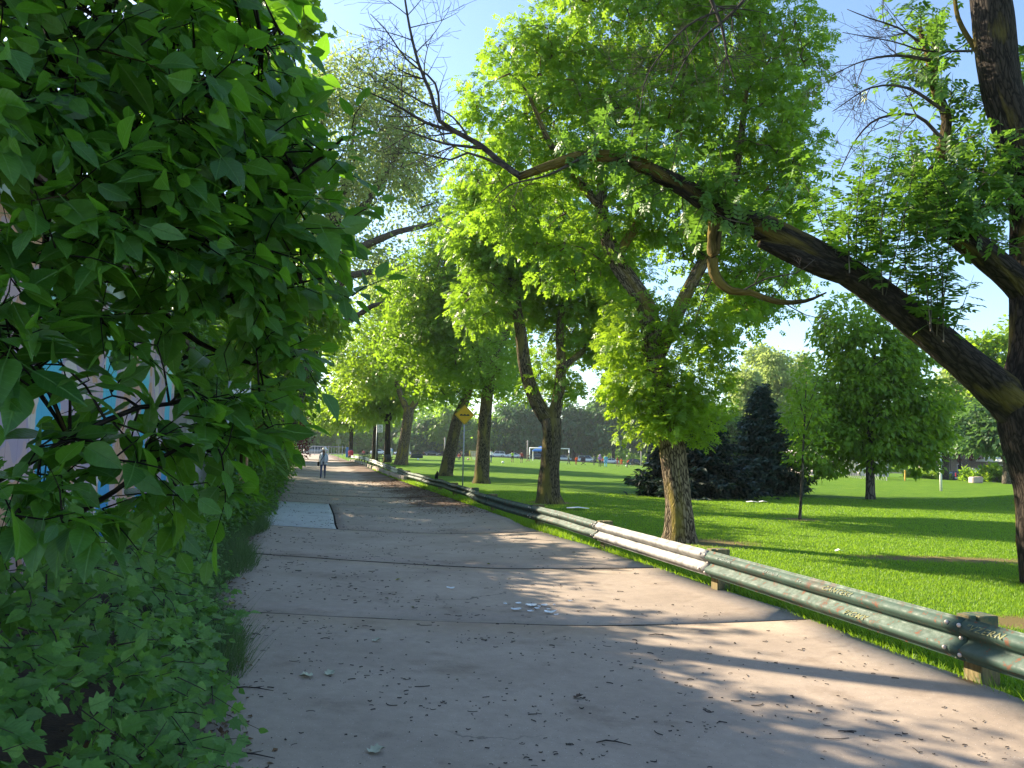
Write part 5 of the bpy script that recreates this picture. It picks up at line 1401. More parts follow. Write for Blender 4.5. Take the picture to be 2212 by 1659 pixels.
# ================================================================== SIGNS
m_pole = plain('galvanised_pole', (.42, .44, .43), .5, .5)
m_white = plain('sign_white', (.78, .79, .77), .45, 0, .03); m_black = plain('sign_black', (.02, .02, .02), .5); m_yel = plain('sign_yellow', (.75, .42, .01), .45, 0, .05)
def text(txt, size, mat, parent, loc, rot=(R(90), 0, 0), name='lettering', bold=0.0, ext=.001):
    cu = bpy.data.curves.new(name, 'FONT'); cu.body = txt; cu.size = size; cu.extrude = ext; cu.offset = bold; cu.align_x = 'CENTER'
    o = bpy.data.objects.new('tmp', cu); COL.objects.link(o)
    me = bpy.data.meshes.new_from_object(o.evaluated_get(bpy.context.evaluated_depsgraph_get())); bpy.data.objects.remove(o)
    me.materials.clear(); me.materials.append(mat)
    o = link(name, me, None, parent, loc); o.rotation_euler = rot
    return o
def ring(mb, c, r0_, r1_, d0_, d1_, n=28):
    vs = []
    for k in range(n):
        a = 2 * math.pi * k / n
        for rr, y in ((r0_, d0_), (r1_, d0_), (r1_, d1_), (r0_, d1_)): vs.append((c[0] + rr * math.cos(a), y, c[2] + rr * math.sin(a)))
    fs = [(k * 4 + i, ((k + 1) % n) * 4 + i, ((k + 1) % n) * 4 + (i + 1) % 4, k * 4 + (i + 1) % 4) for k in range(n) for i in range(4)]
    mb.add(vs, fs)
# bump warning sign
q = GA(999, 30.5); top = W(1009, 896, 30.5); hh = top.z - q.z
sg = empty('warning_sign', tuple(q), R(14), 'yellow diamond warning sign with black bumps on a thin steel pole', 'road sign')
MB().tube([(0, .03, 0), (0, .03, hh + .02)], .028, 8).build('pole', m_pole, sg, smooth_=True)
S_d = .43 / 2 * 1.0
cz = hh
mb = MB(); D_ = .40
mb.prism([(0, cz + D_), (D_, cz), (0, cz - D_), (-D_, cz)], -.004, .0, 'y'); o_ = mb.build('sign_plate', m_yel, sg)
mb = MB(); w_ = .012
for k, (a_, b2) in enumerate((((0, D_), (D_, 0)), ((D_, 0), (0, -D_)), ((0, -D_), (-D_, 0)), ((-D_, 0), (0, D_)))):
    f = .93; g_ = .90
    mb.prism([(a_[0] * f, cz + a_[1] * f), (b2[0] * f, cz + b2[1] * f), (b2[0] * g_, cz + b2[1] * g_), (a_[0] * g_, cz + a_[1] * g_)], -.0055, -.0042, 'y')
mb.build('border_line', m_black, sg)
mb = MB()
xs_ = np.linspace(-.19, .19, 25)
poly = [(-.20, cz - .045)] + [(x, cz - .02 + .048 * max(0.15, abs(math.cos(x * 3 * math.pi / .40))) ** .8) for x in xs_] + [(.20, cz - .045)]
mb.prism(poly[::-1], -.0062, -.0042, 'y'); mb.build('bump_symbol', m_black, sg)
# no parking signs
def nopark(u, Yp, vtop, w_, h_, label, rz, visible=True):
    q = GA(u, Yp); hh = W(u, vtop, Yp).z - q.z
    s = empty('no_parking_sign', tuple(q), rz, label, 'road sign')
    MB().tube([(0, .03, -.05), (0, .03, hh)], .03, 8).build('pole', m_pole, s, smooth_=True)
    ox = .06 + w_ / 2
    mb = MB(); mb.prism([(ox - w_ / 2, hh - h_), (ox + w_ / 2, hh - h_), (ox + w_ / 2, hh), (ox - w_ / 2, hh)], -.004, 0, 'y'); mb.build('sign_plate', m_white, s)
    mb = MB(); cz = hh - h_ * .30; r_ = w_ * .32
    ring(mb, (ox, 0, cz), r_ * .84, r_, -.006, -.0042)
    a = R(45); d = Vector((math.cos(a), 0, -math.sin(a))); n2 = Vector((d.z, 0, -d.x))
    mb.obox(Vector((ox, -.0052, cz)), d * r_ * .9, n2 * r_ * .08, Vector((0, .0009, 0)))
    mb.build('prohibition_ring', m_black, s)
    text('P', w_ * .42, m_black, s, (ox, -.0072, cz - w_ * .15), name='letter_p', bold=.004)
    text('IN THIS', w_ * .22, m_black, s, (ox, -.0062, hh - h_ * .74), bold=.003)
    text('LANE', w_ * .22, m_black, s, (ox, -.0062, hh - h_ * .92), bold=.003)
    return s
nopark(811, 68, 917, .46, .68, 'white no parking plate on a pole behind the middle of the guardrail', R(8))
nopark(478, 15.5, 822, .36, .50, 'white no parking sign fixed by the painted garage among leaves', R(10))
q = GA(730, 96); hh = 2.7
s = empty('small_far_sign', tuple(q), 0, 'tiny grey-green sign beyond the far end of the guardrail', 'road sign')
MB().tube([(0, .03, 0), (0, .03, hh)], .035, 6).build('pole', m_pole, s)
MB().box(-.3, .3, -.01, .0, hh - .7, hh).build('sign_plate', plain('back_of_sign', (.25, .33, .28), .6), s)

# ================================================================== PEOPLE
def skin_tone(c): return plain('skin', c, .6, 0, .05)
SK = skin_tone((.24, .13, .085)); SKL = skin_tone((.45, .28, .20))
MATC = {}
def cm(c):
    if c not in MATC: MATC[c] = plain('cloth', c, .85, 0, .15, 12)
    return MATC[c]
def person(loc, h, shirt, legs, label, rz=0, pose='stand', skin=SK, hair=(.02, .015, .012), hat=None, shoes=(.03, .03, .03), shorts=False, long_sleeve=True, group=None, scarf=None, robe=None, bag=False):
    """figure facing -y in its own frame, height h"""
    k = h / 1.7
    J = {'pel': (0, 0, .95), 'wai': (0, 0, 1.08), 'che': (0, -.01, 1.28), 'nek': (0, 0, 1.44), 'hd0': (0, -.01, 1.52), 'hd1': (0, -.015, 1.60), 'hd2': (0, 0, 1.67),
         'lsh': (-.17, 0, 1.38), 'rsh': (.17, 0, 1.38), 'lel': (-.24, .02, 1.12), 'rel': (.24, .02, 1.12), 'lwr': (-.25, -.06, .88), 'rwr': (.25, -.06, .88), 'lha': (-.25, -.08, .80), 'rha': (.25, -.08, .80),
         'lhi': (-.09, 0, .90), 'rhi': (.09, 0, .90), 'lkn': (-.11, -.03, .50), 'rkn': (.11, -.03, .50), 'lan': (-.11, .02, .09), 'ran': (.11, .02, .09), 'lto': (-.12, -.15, .035), 'rto': (.12, -.15, .035)}
    if pose == 'walk':
        J.update(lkn=(-.10, -.14, .51), lan=(-.10, -.16, .10), lto=(-.11, -.32, .05), rkn=(.09, .06, .50), ran=(.09, .24, .14), rto=(.09, .13, .04), lel=(-.23, .10, 1.13), lwr=(-.22, .08, .90), lha=(-.22, .06, .82), rel=(.24, -.06, 1.13), rwr=(.22, -.20, .95), rha=(.22, -.25, .90))
    if pose == 'run':
        J.update(lkn=(-.10, -.28, .62), lan=(-.10, -.10, .32), lto=(-.10, -.22, .22), rkn=(.09, .12, .50), ran=(.09, .42, .30), rto=(.09, .44, .16), lel=(-.25, .16, 1.15), lwr=(-.2, -.05, 1.05), lha=(-.18, -.12, 1.08), rel=(.25, -.14, 1.15), rwr=(.18, -.34, 1.2), rha=(.16, -.4, 1.24))
    if pose == 'bend':
        for n_, v in list(J.items()):
            if v[2] > 1.0: J[n_] = (v[0], v[1] - (v[2] - .95) * .75, .95 + (v[2] - .95) * .7)
    if pose == 'sit':
        for n_, v in list(J.items()): J[n_] = (v[0], v[1], v[2] - .48)
        J.update(lkn=(-.12, -.42, .50), rkn=(.12, -.42, .50), lan=(-.12, -.44, .08), ran=(.12, -.44, .08), lto=(-.12, -.60, .04), rto=(.12, -.60, .04), lwr=(-.16, -.28, .56), rwr=(.16, -.28, .56), lha=(-.14, -.34, .56), rha=(.14, -.34, .56))
    Rd = {'pel': (.15, .11), 'wai': (.13, .10), 'che': (.155, .11), 'nek': (.06, .06), 'hd0': (.075, .085), 'hd1': (.085, .10), 'hd2': (.06, .07), 'lsh': (.07, .07), 'rsh': (.07, .07), 'lel': (.05, .05), 'rel': (.05, .05),
          'lwr': (.035, .035), 'rwr': (.035, .035), 'lha': (.04, .025), 'rha': (.04, .025), 'lhi': (.10, .10), 'rhi': (.10, .10), 'lkn': (.07, .07), 'rkn': (.07, .07), 'lan': (.045, .05), 'ran': (.045, .05), 'lto': (.045, .03), 'rto': (.045, .03)}
    E = [('pel', 'wai'), ('wai', 'che'), ('che', 'nek'), ('nek', 'hd0'), ('hd0', 'hd1'), ('hd1', 'hd2'), ('che', 'lsh'), ('che', 'rsh'), ('lsh', 'lel'), ('lel', 'lwr'), ('lwr', 'lha'), ('rsh', 'rel'), ('rel', 'rwr'), ('rwr', 'rha'),
         ('pel', 'lhi'), ('pel', 'rhi'), ('lhi', 'lkn'), ('lkn', 'lan'), ('lan', 'lto'), ('rhi', 'rkn'), ('rkn', 'ran'), ('ran', 'rto')]
    names = list(J); idx = {n_: i for i, n_ in enumerate(names)}
    me = bpy.data.meshes.new('body'); me.from_pydata([tuple(c * k for c in J[n_]) for n_ in names], [(idx[a], idx[b_]) for a, b_ in E], [])
    o = bpy.data.objects.new('tmp', me); COL.objects.link(o)
    o.modifiers.new('skin', 'SKIN')
    for n_, sv in zip(names, me.skin_vertices[0].data): sv.radius = tuple(x * k * .92 for x in Rd[n_]); sv.use_root = (n_ == 'pel')
    sub = o.modifiers.new('sub', 'SUBSURF'); sub.levels = 1 if h * FPX / max(1, loc[1]) < 40 else 2
    bm_ = bpy.data.meshes.new_from_object(o.evaluated_get(bpy.context.evaluated_depsgraph_get()))
    bpy.data.objects.remove(o)
    mats = [skin, cm(shirt), cm(legs), cm(shoes)]
    bm_.materials.clear()
    for m_ in mats: bm_.materials.append(m_)
    seg = []
    for a, b_ in E:
        m_ = {'nek': 0, 'hd0': 0, 'hd1': 0, 'hd2': 0}.get(b_, 1)
        if b_ in ('lel', 'rel'): m_ = 1
        if b_ in ('lwr', 'rwr'): m_ = 1 if long_sleeve else 0
        if b_ in ('lha', 'rha'): m_ = 0
        if b_ in ('lhi', 'rhi', 'lkn', 'rkn'): m_ = 2
        if b_ in ('lan', 'ran'): m_ = 0 if shorts else 2
        if b_ in ('lto', 'rto'): m_ = 3
        if (a, b_) == ('pel', 'wai'): m_ = 1
        seg.append((np.array(J[a]) * k, np.array(J[b_]) * k, m_))
    for p in bm_.polygons:
        c = np.array(p.center); best = 9; mi = 0
        for a, b_, m_ in seg:
            t = np.clip(((c - a) @ (b_ - a)) / ((b_ - a) @ (b_ - a)), 0, 1); d = np.linalg.norm(c - a - t * (b_ - a))
            if d < best: best, mi = d, m_
        p.material_index = mi; p.use_smooth = True
    root = empty('person', tuple(loc), rz, label, 'person', group)
    link('body', bm_, None, root)
    hd = Vector(J['hd1']) * k
    if scarf: MB().ball(hd + Vector((0, .02 * k, -.02 * k)), .13 * k, 12, 8, (1, 1.05, 1.3)).build('headscarf', cm(scarf), root, smooth_=True)
    elif hat:
        mb = MB(); mb.ball(hd + Vector((0, 0, .06 * k)), .105 * k, 14, 8, (1, 1.1, .8)); mb.tube([hd + Vector((0, 0, .035 * k)), hd + Vector((0, 0, .05 * k))], .19 * k, 18)
        mb.build('sun_hat', cm(hat), root, smooth_=False)
    else:
        MB().ball(hd + Vector((0, .025 * k, .03 * k)), .105 * k, 12, 8, (.95, 1.0, 1.0)).build('hair', cm(hair), root, smooth_=True)
    if robe:
        T_ = MB(); T_.tube([(0, 0, 1.25 * k), (0, 0, .9 * k), (0, .02, .45 * k), (0, .02, .12 * k)], [.17 * k, .19 * k, .21 * k, .25 * k], 14); T_.build('long_dress', cm(robe), root, smooth_=True)
    if bag:
        MB().tube([(.10 * k, -.13 * k, 1.40 * k), (-.02 * k, -.155 * k, 1.2 * k), (-.20 * k, -.14 * k, .93 * k)], .016, 6).build('bag_strap', cm((.015, .013, .012)), root)
        mb = MB(); mb.obox((-.27 * k, -.08 * k, .84 * k), (.05, .01, 0), (-.02, .13, 0), (0, 0, .13)); mb.build('shoulder_bag', cm((.02, .016, .014)), root, .03)
        # open light jacket hanging over the shirt
        for s in (-1, 1):
            mb = MB(); vs = []
            for i_, (z, wx, d_) in enumerate(((1.42, .13, .13), (1.2, .19, .155), (1.0, .20, .16), (.80, .23, .17))):
                for a in (1.35, .9, .45, 0, -.5, -1.0):
                    vs.append((s * (wx + .02) * math.cos(a) * k if a != 1.35 else s * .045 * k, -(d_) * math.sin(a) * k, z * k))
            fs = [(i_ * 6 + j, i_ * 6 + j + 1, (i_ + 1) * 6 + j + 1, (i_ + 1) * 6 + j) for i_ in range(3) for j in range(5)]
            mb.add(vs, fs); ob = mb.build('jacket_side', cm((.55, .63, .75)), root, smooth_=True)
            so = ob.modifiers.new('solid', 'SOLIDIFY'); so.thickness = .012
    return root
q = GP(697, 1034)
person(q, 1.68, (.50, .58, .70), (.05, .075, .15), 'person in pale blue jacket and jeans walking up the alley with a shoulder bag', 0.15, 'walk', hat=(.72, .70, .62), bag=True, skin=skin_tone((.16, .09, .06)))
# crowd on the field, read from the photograph: (u, foot v, height m, ...)
F_ = 4032 / 2212
def fp(uf, vf): return GP(uf / F_, vf / F_)
PPL = [(2017, 1821, 1.6, (.40, .62, .02), (.03, .03, .03), 'player in lime green shirt walking left of the goal', 3.0, 'walk', dict(shorts=True, long_sleeve=False)),
       (2053, 1823, 1.65, (.42, .06, .05), (.03, .03, .04), 'player in dark red shirt and black shorts left of the goal', .3, 'stand', dict(shorts=True, skin=SKL)),
       (2080, 1823, 1.45, (.16, .07, .07), (.03, .03, .03), 'player in dark maroon kit running at the left goal post', 1.2, 'run', dict(shorts=True)),
       (2239, 1830, 1.72, (.22, .25, .20), (.05, .06, .05), 'grown-up in grey-green clothes striding past the right goal post', 1.3, 'walk', {}),
       (2268, 1831, 1.5, (.80, .13, .03), (.30, .05, .03), 'crouching player in bright orange top right of the goal', .5, 'bend', {}),
       (2339, 1833, 1.65, (.22, .23, .23), (.05, .05, .05), 'adult in grey hoodie standing by the white van', 0, 'stand', {}),
       (2362, 1839, 1.68, (.34, .17, .50), (.03, .03, .04), 'adult in purple top and headscarf watching the game', 3.1, 'stand', dict(scarf=(.36, .22, .48))),
       (2385, 1840, 1.72, (.12, .45, .75), (.12, .42, .72), 'adult dressed all in sky blue beside the purple headscarf', 3.1, 'stand', {}),
       (2372, 1836, 1.4, (.80, .15, .04), (.05, .05, .05), 'child in orange standing between the purple and the blue adults', .2, 'stand', {}),
       (2431, 1837, 1.45, (.30, .07, .06), (.30, .06, .05), 'player in dark red kit right of the blue adult', 1.0, 'walk', dict(shorts=True)),
       (2446, 1840, 1.45, (.85, .16, .03), (.70, .10, .03), 'player in orange kit running in the middle of the right group', 1.4, 'run', dict(shorts=True)),
       (2469, 1841, 1.45, (.85, .15, .03), (.06, .05, .05), 'player in orange shirt and dark shorts leaning forward by the ball', 1.2, 'bend', dict(shorts=True)),
       (2492, 1842, 1.35, (.03, .03, .04), (.03, .03, .03), 'player all in black at the right end of the group', 1.3, 'run', dict(shorts=True)),
       (2534, 1842, 1.2, (.65, .75, .05), (.10, .10, .05), 'small child in neon yellow by the black fir', 0, 'stand', {}),
       (1933, 1823, 1.75, (.75, .76, .74), (.05, .07, .14), 'adult in white shirt and navy trousers just right of the third ash trunk', .8, 'walk', {}),
       (1808, 1812, 1.6, (.45, .10, .08), (.05, .05, .06), 'person in red and white sitting low left of the yellow sign pole', .4, 'sit', dict(skin=SKL)),
       (1797, 1811, 1.6, (.04, .05, .08), (.04, .05, .08), 'person in navy sitting beside the red and white one', .9, 'sit', {}),
       (1824, 1815, 1.7, (.55, .40, .36), (.04, .04, .05), 'person in faded pink bending over behind the yellow sign pole', -.6, 'bend', {}),
       (1541, 1803, 1.75, (.25, .38, .62), (.45, .48, .50), 'adult in blue shirt and pale trousers behind the nearest bench', 2.5, 'stand', {}),
       (1534, 1802, 1.7, (.50, .50, .48), (.06, .06, .06), 'adult in grey jacket hugging close to the one in blue', -.4, 'stand', {}),
       (1383, 1795, 1.6, (.08, .04, .06), (.06, .05, .06), 'adult in dark headscarf standing behind the red stroller', 0, 'stand', dict(scarf=(.5, .48, .46))),
       (1431, 1797, 1.5, (.5, .10, .10), (.05, .05, .05), 'person in red sitting on the farthest bench', 0, 'sit', {})]
for uf, vf, h, a, b_, lab, rz, pose, kw in PPL:
    p = fp(uf, vf)
    if p.y > 190: p = GA(uf / F_, 150)
    person(p, h * (1.18 if p.y > 130 else 1.05), a, b_, lab, rz, pose, group='people on the field', **kw)
# ================================================================== FIELD FURNITURE
m_wp = plain('white_metal', (.75, .75, .73), .4)
q = fp(2150, 1818); Yg = q.y if q.y < 150 else 145
l_, r_ = GA(2085 / F_, Yg), GA(2240 / F_, Yg)
wd = (r_ - l_).length; gh = wd / 3.0 * 1.03
root = empty('goal', tuple((l_ + r_) / 2), 0, 'white football goal frame standing across the field', 'goal')
r0_ = .10
MB().tube([(-wd / 2, 0, 0), (-wd / 2, 0, gh)], r0_, 8).build('post', m_wp, root, smooth_=True)
MB().tube([(wd / 2, 0, (r_.z - l_.z) / 2), (wd / 2, 0, gh)], r0_, 8).build('post', m_wp, root, smooth_=True)
MB().tube([(-wd / 2 - r0_, 0, gh), (wd / 2 + r0_, 0, gh)], r0_, 8).build('crossbar', m_wp, root, smooth_=True)
mb = MB()
for s in (-1, 1): mb.tube([(s * wd / 2, 0, gh), (s * wd / 2, 1.8, 0.05)], .03, 5)
mb.tube([(-wd / 2, 1.8, .05), (wd / 2, 1.8, .05)], .03, 5); mb.build('back_frame', m_wp, root)
# small pop-up goal
q = fp(1868, 1812)
root = empty('small_goal', tuple(q), R(-20), 'small yellow-framed practice goal with net left of the third ash trunk', 'goal')
mb = MB(); mb.tube([(-.9, 0, 0), (-.9, 0, 1.5), (.9, 0, 1.5), (.9, 0, 0), (-.9, 0, 0.02)], .05, 6); mb.tube([(-.9, 0, 1.5), (-.9, 1.2, 0)], .04, 5); mb.tube([(.9, 0, 1.5), (.9, 1.2, 0)], .04, 5)
mb.build('frame', plain('yellow_tube', (.6, .5, .05), .5), root)
mb = MB()
for i in range(13):
    t = i / 12; mb.tube([(-.9 + 1.8 * t, 0, 1.5), (-.9 + 1.8 * t, 1.2, 0)], .012, 4); mb.tube([(-.9, 1.2 * t, 1.5 * (1 - t)), (.9, 1.2 * t, 1.5 * (1 - t))], .012, 4)
mb.build('net', m_wp, root)
m_ball = plain('ball_white', (.8, .8, .78), .5)
for uf, vf, lab in ((1980, 1825, 'white football lying on the grass right of the third ash trunk'), (1646, 1813, 'white football on the grass near the black bag'), (1843, 1812, 'pink ball lying by the small practice goal'), (2466, 1837, 'pale ball at the feet of the leaning orange player')):
    q = fp(uf, vf); q = q if q.y < 160 else GA(uf / F_, 120)
    mb = MB(); mb.ball((0, 0, .16), .16, 14, 9)
    o = mb.build('football', m_ball if 'pink' not in lab else plain('ball_pink', (.7, .4, .42), .6), None, smooth_=True, loc=tuple(q))
    tag(o, lab, 'ball', 'balls on the field')
q = fp(1639, 1804)
mb = MB(); mb.prism([(-1.1, 0), (-.85, .7), (.9, .75), (1.1, .5), (1.1, 0)], -.35, .35, 'y'); tag(mb.build('gear_bag', plain('black_canvas', (.03, .032, .03), .7), None, .08, loc=tuple(q)), 'long black sports bag lying on the lawn past the benches', 'bag')
# camp chairs / dark items among players
q = fp(2297, 1830)
root = empty('camp_chair', tuple(q), 0, 'dark folding camp chair between the orange player and the white van', 'chair')
mb = MB(); mb.obox((0, .1, .5), (.4, 0, 0), (0, .35, .04), (0, 0, .03)); mb.obox((0, .45, .9), (.4, 0, 0), (0, .03, 0), (0, 0, .42)); mb.build('seat', plain('dark_canvas', (.05, .03, .04), .8), root)
mb = MB()
for a, b_ in (((-.4, -.3, 0), (.4, -.2, .55)), ((.4, -.3, 0), (-.4, -.2, .55)), ((-.4, .5, 0), (.4, .4, .55)), ((.4, .5, 0), (-.4, .4, .55))): mb.tube([a, b_], .025, 5)
mb.build('folding_frame', m_black, root)
# gazebo
q = GA((2000 + 470 / 3.687) / F_, 158)
root = empty('canopy_tent', tuple(q), 0, 'blue pop-up canopy standing behind the goal mouth', 'tent')
mb = MB(); mb.add([(-1.6, -1.6, 2.2), (1.6, -1.6, 2.2), (1.6, 1.6, 2.2), (-1.6, 1.6, 2.2), (0, 0, 3.1), (-1.6, -1.6, 1.95), (1.6, -1.6, 1.95), (1.6, 1.6, 1.95), (-1.6, 1.6, 1.95)], [(0, 1, 4), (1, 2, 4), (2, 3, 4), (3, 0, 4), (0, 5, 6, 1), (1, 6, 7, 2), (2, 7, 8, 3), (3, 8, 5, 0)])
mb.build('canopy', plain('blue_canvas', (.03, .16, .50), .7), root)
for s in (-1, 1):
    for t in (-1, 1): MB().tube([(s * 1.55, t * 1.55, 0), (s * 1.55, t * 1.55, 2.2)], .05, 5).build('leg', m_wp, root)

# benches: iron ends with timber slats
m_slat = plain('bench_wood', (.05, .045, .035), .8); m_iron = plain('black_iron', (.015, .015, .015), .6)
me_s = MB().obox((0, 0, 0), (.85, 0, 0), (0, .035, 0), (0, 0, .014)).mesh('slat', .004); me_s.materials.append(m_slat)
me_e = MB()
me_e.tube([(0, -.28, 0), (0, -.20, .22), (0, -.24, .42), (0, .15, .42), (0, .22, .60), (0, .32, .90)], .028, 6); me_e.tube([(0, .15, .42), (0, .20, .22), (0, .34, 0)], .028, 6)
me_e.tube([(0, -.24, .42), (0, -.28, .60), (0, -.12, .66), (0, .22, .63)], .024, 6)
me_e = me_e.mesh('iron_end', 0, True); me_e.materials.append(m_iron)
def bench(loc, rz, label):
    b = empty('park_bench', tuple(loc), rz, label, 'bench', 'park benches under the maples')
    for i in range(4):
        o = link('slat', me_s, None, b, (0, -.20 + i * .105, .445))
    for i in range(4):
        o = link('slat', me_s, None, b, (0, .185 + i * .045, .55 + i * .105)); o.rotation_euler = (R(68), 0, 0)
    for s in (-.78, 0, .78): link('iron_end', me_e, None, b, (s, 0, 0))
for uf, Yb, rz, lab in ((1535, 78, 75, 'nearest dark slatted bench, just left of the sunlit ash trunk'), (1499, 86, 75, 'dark bench between the no parking pole and the slim maple'), (1452, 96, 78, 'dark bench left of the no parking pole'), (1426, 112, 80, 'farthest dark bench with a person in red sitting by it')):
    bench(GA(uf / F_, Yb), R(rz), lab)
# stroller
q = fp(1383, 1796); q = GA(1380 / F_, min(q.y, 118) - 1.2)
root = empty('stroller', tuple(q), R(20), 'red stroller standing in front of the person in dark headscarf', 'stroller')
mb = MB(); mb.ball((0, 0, .85), .42, 12, 8, (1, 1.1, .9)); mb.build('hood', plain('red_cloth', (.55, .04, .05), .8), root, smooth_=True)
mb = MB(); mb.obox((0, -.1, .55), (.3, 0, 0), (0, .35, .1), (0, 0, .15)); mb.build('seat', plain('red_cloth', (.55, .04, .05), .8), root, .04)
mb = MB(); mb.tube([(-.3, -.4, .2), (-.3, .5, 1.1), (.3, .5, 1.1), (.3, -.4, .2)], .03, 5); mb.build('handle_frame', m_black, root)
for s in (-1, 1):
    for t in (-.45, .4): MB().tube([(s * .32 - .03, t, .15), (s * .32 + .03, t, .15)], .15, 12).build('wheel', m_black, root)
q = GA(1371 / F_, 124)
tag(MB().box(-.35, .35, -.35, .35, 0, 1.5).box(-.39, .39, -.39, .39, 1.5, 1.62).build('recycling_bin', plain('blue_plastic', (.03, .16, .50), .5), None, .04, loc=tuple(q)), 'blue bin standing by the thick maple trunk', 'bin')
# squirrel perched on the rail
i_ = int(np.argmin([abs(p.y - 32) for p in pp])); sq = pp[i_] + Vector((-.12, 0, ZB + .325))
root = empty('squirrel', tuple(sq), R(200), 'black squirrel perched on top of the guardrail', 'squirrel')
me = bpy.data.meshes.new('body'); pts = [(0, 0, .06), (0, -.05, .09), (0, -.10, .14), (0, -.13, .19), (0, -.17, .18), (0, .05, .06), (-.03, -.10, .05), (-.03, -.12, .0), (.03, -.10, .05), (.03, -.12, 0), (-.04, .03, .03), (-.04, -.02, 0), (.04, .03, .03), (.04, -.02, 0)]
me.from_pydata(pts, [(0, 1), (1, 2), (2, 3), (3, 4), (0, 5), (2, 6), (6, 7), (2, 8), (8, 9), (5, 10), (10, 11), (5, 12), (12, 13)], [])
o = bpy.data.objects.new('tmp', me); COL.objects.link(o); o.modifiers.new('s', 'SKIN')
for sv, rr in zip(me.skin_vertices[0].data, (.055, .05, .045, .036, .015, .05, .018, .012, .018, .012, .03, .014, .03, .014)): sv.radius = (rr, rr)
me.skin_vertices[0].data[0].use_root = True
o.modifiers.new('u', 'SUBSURF').levels = 1
b_ = bpy.data.meshes.new_from_object(o.evaluated_get(bpy.context.evaluated_depsgraph_get())); bpy.data.objects.remove(o); b_.materials.clear()
m_fur = plain('black_fur', (.012, .010, .009), .9)
link('body', b_, m_fur, root)
MB().tube([(0, .08, .05), (0, .14, .08), (0, .15, .18), (0, .11, .26), (0, .16, .32)], [.02, .04, .05, .045, .02], 8).build('tail', m_fur, root, smooth_=True)
for s in (-1, 1): MB().ball((s * .02, -.125, .225), .012, 6, 4, (1, .6, 1.6)).build('ear', m_fur, root)

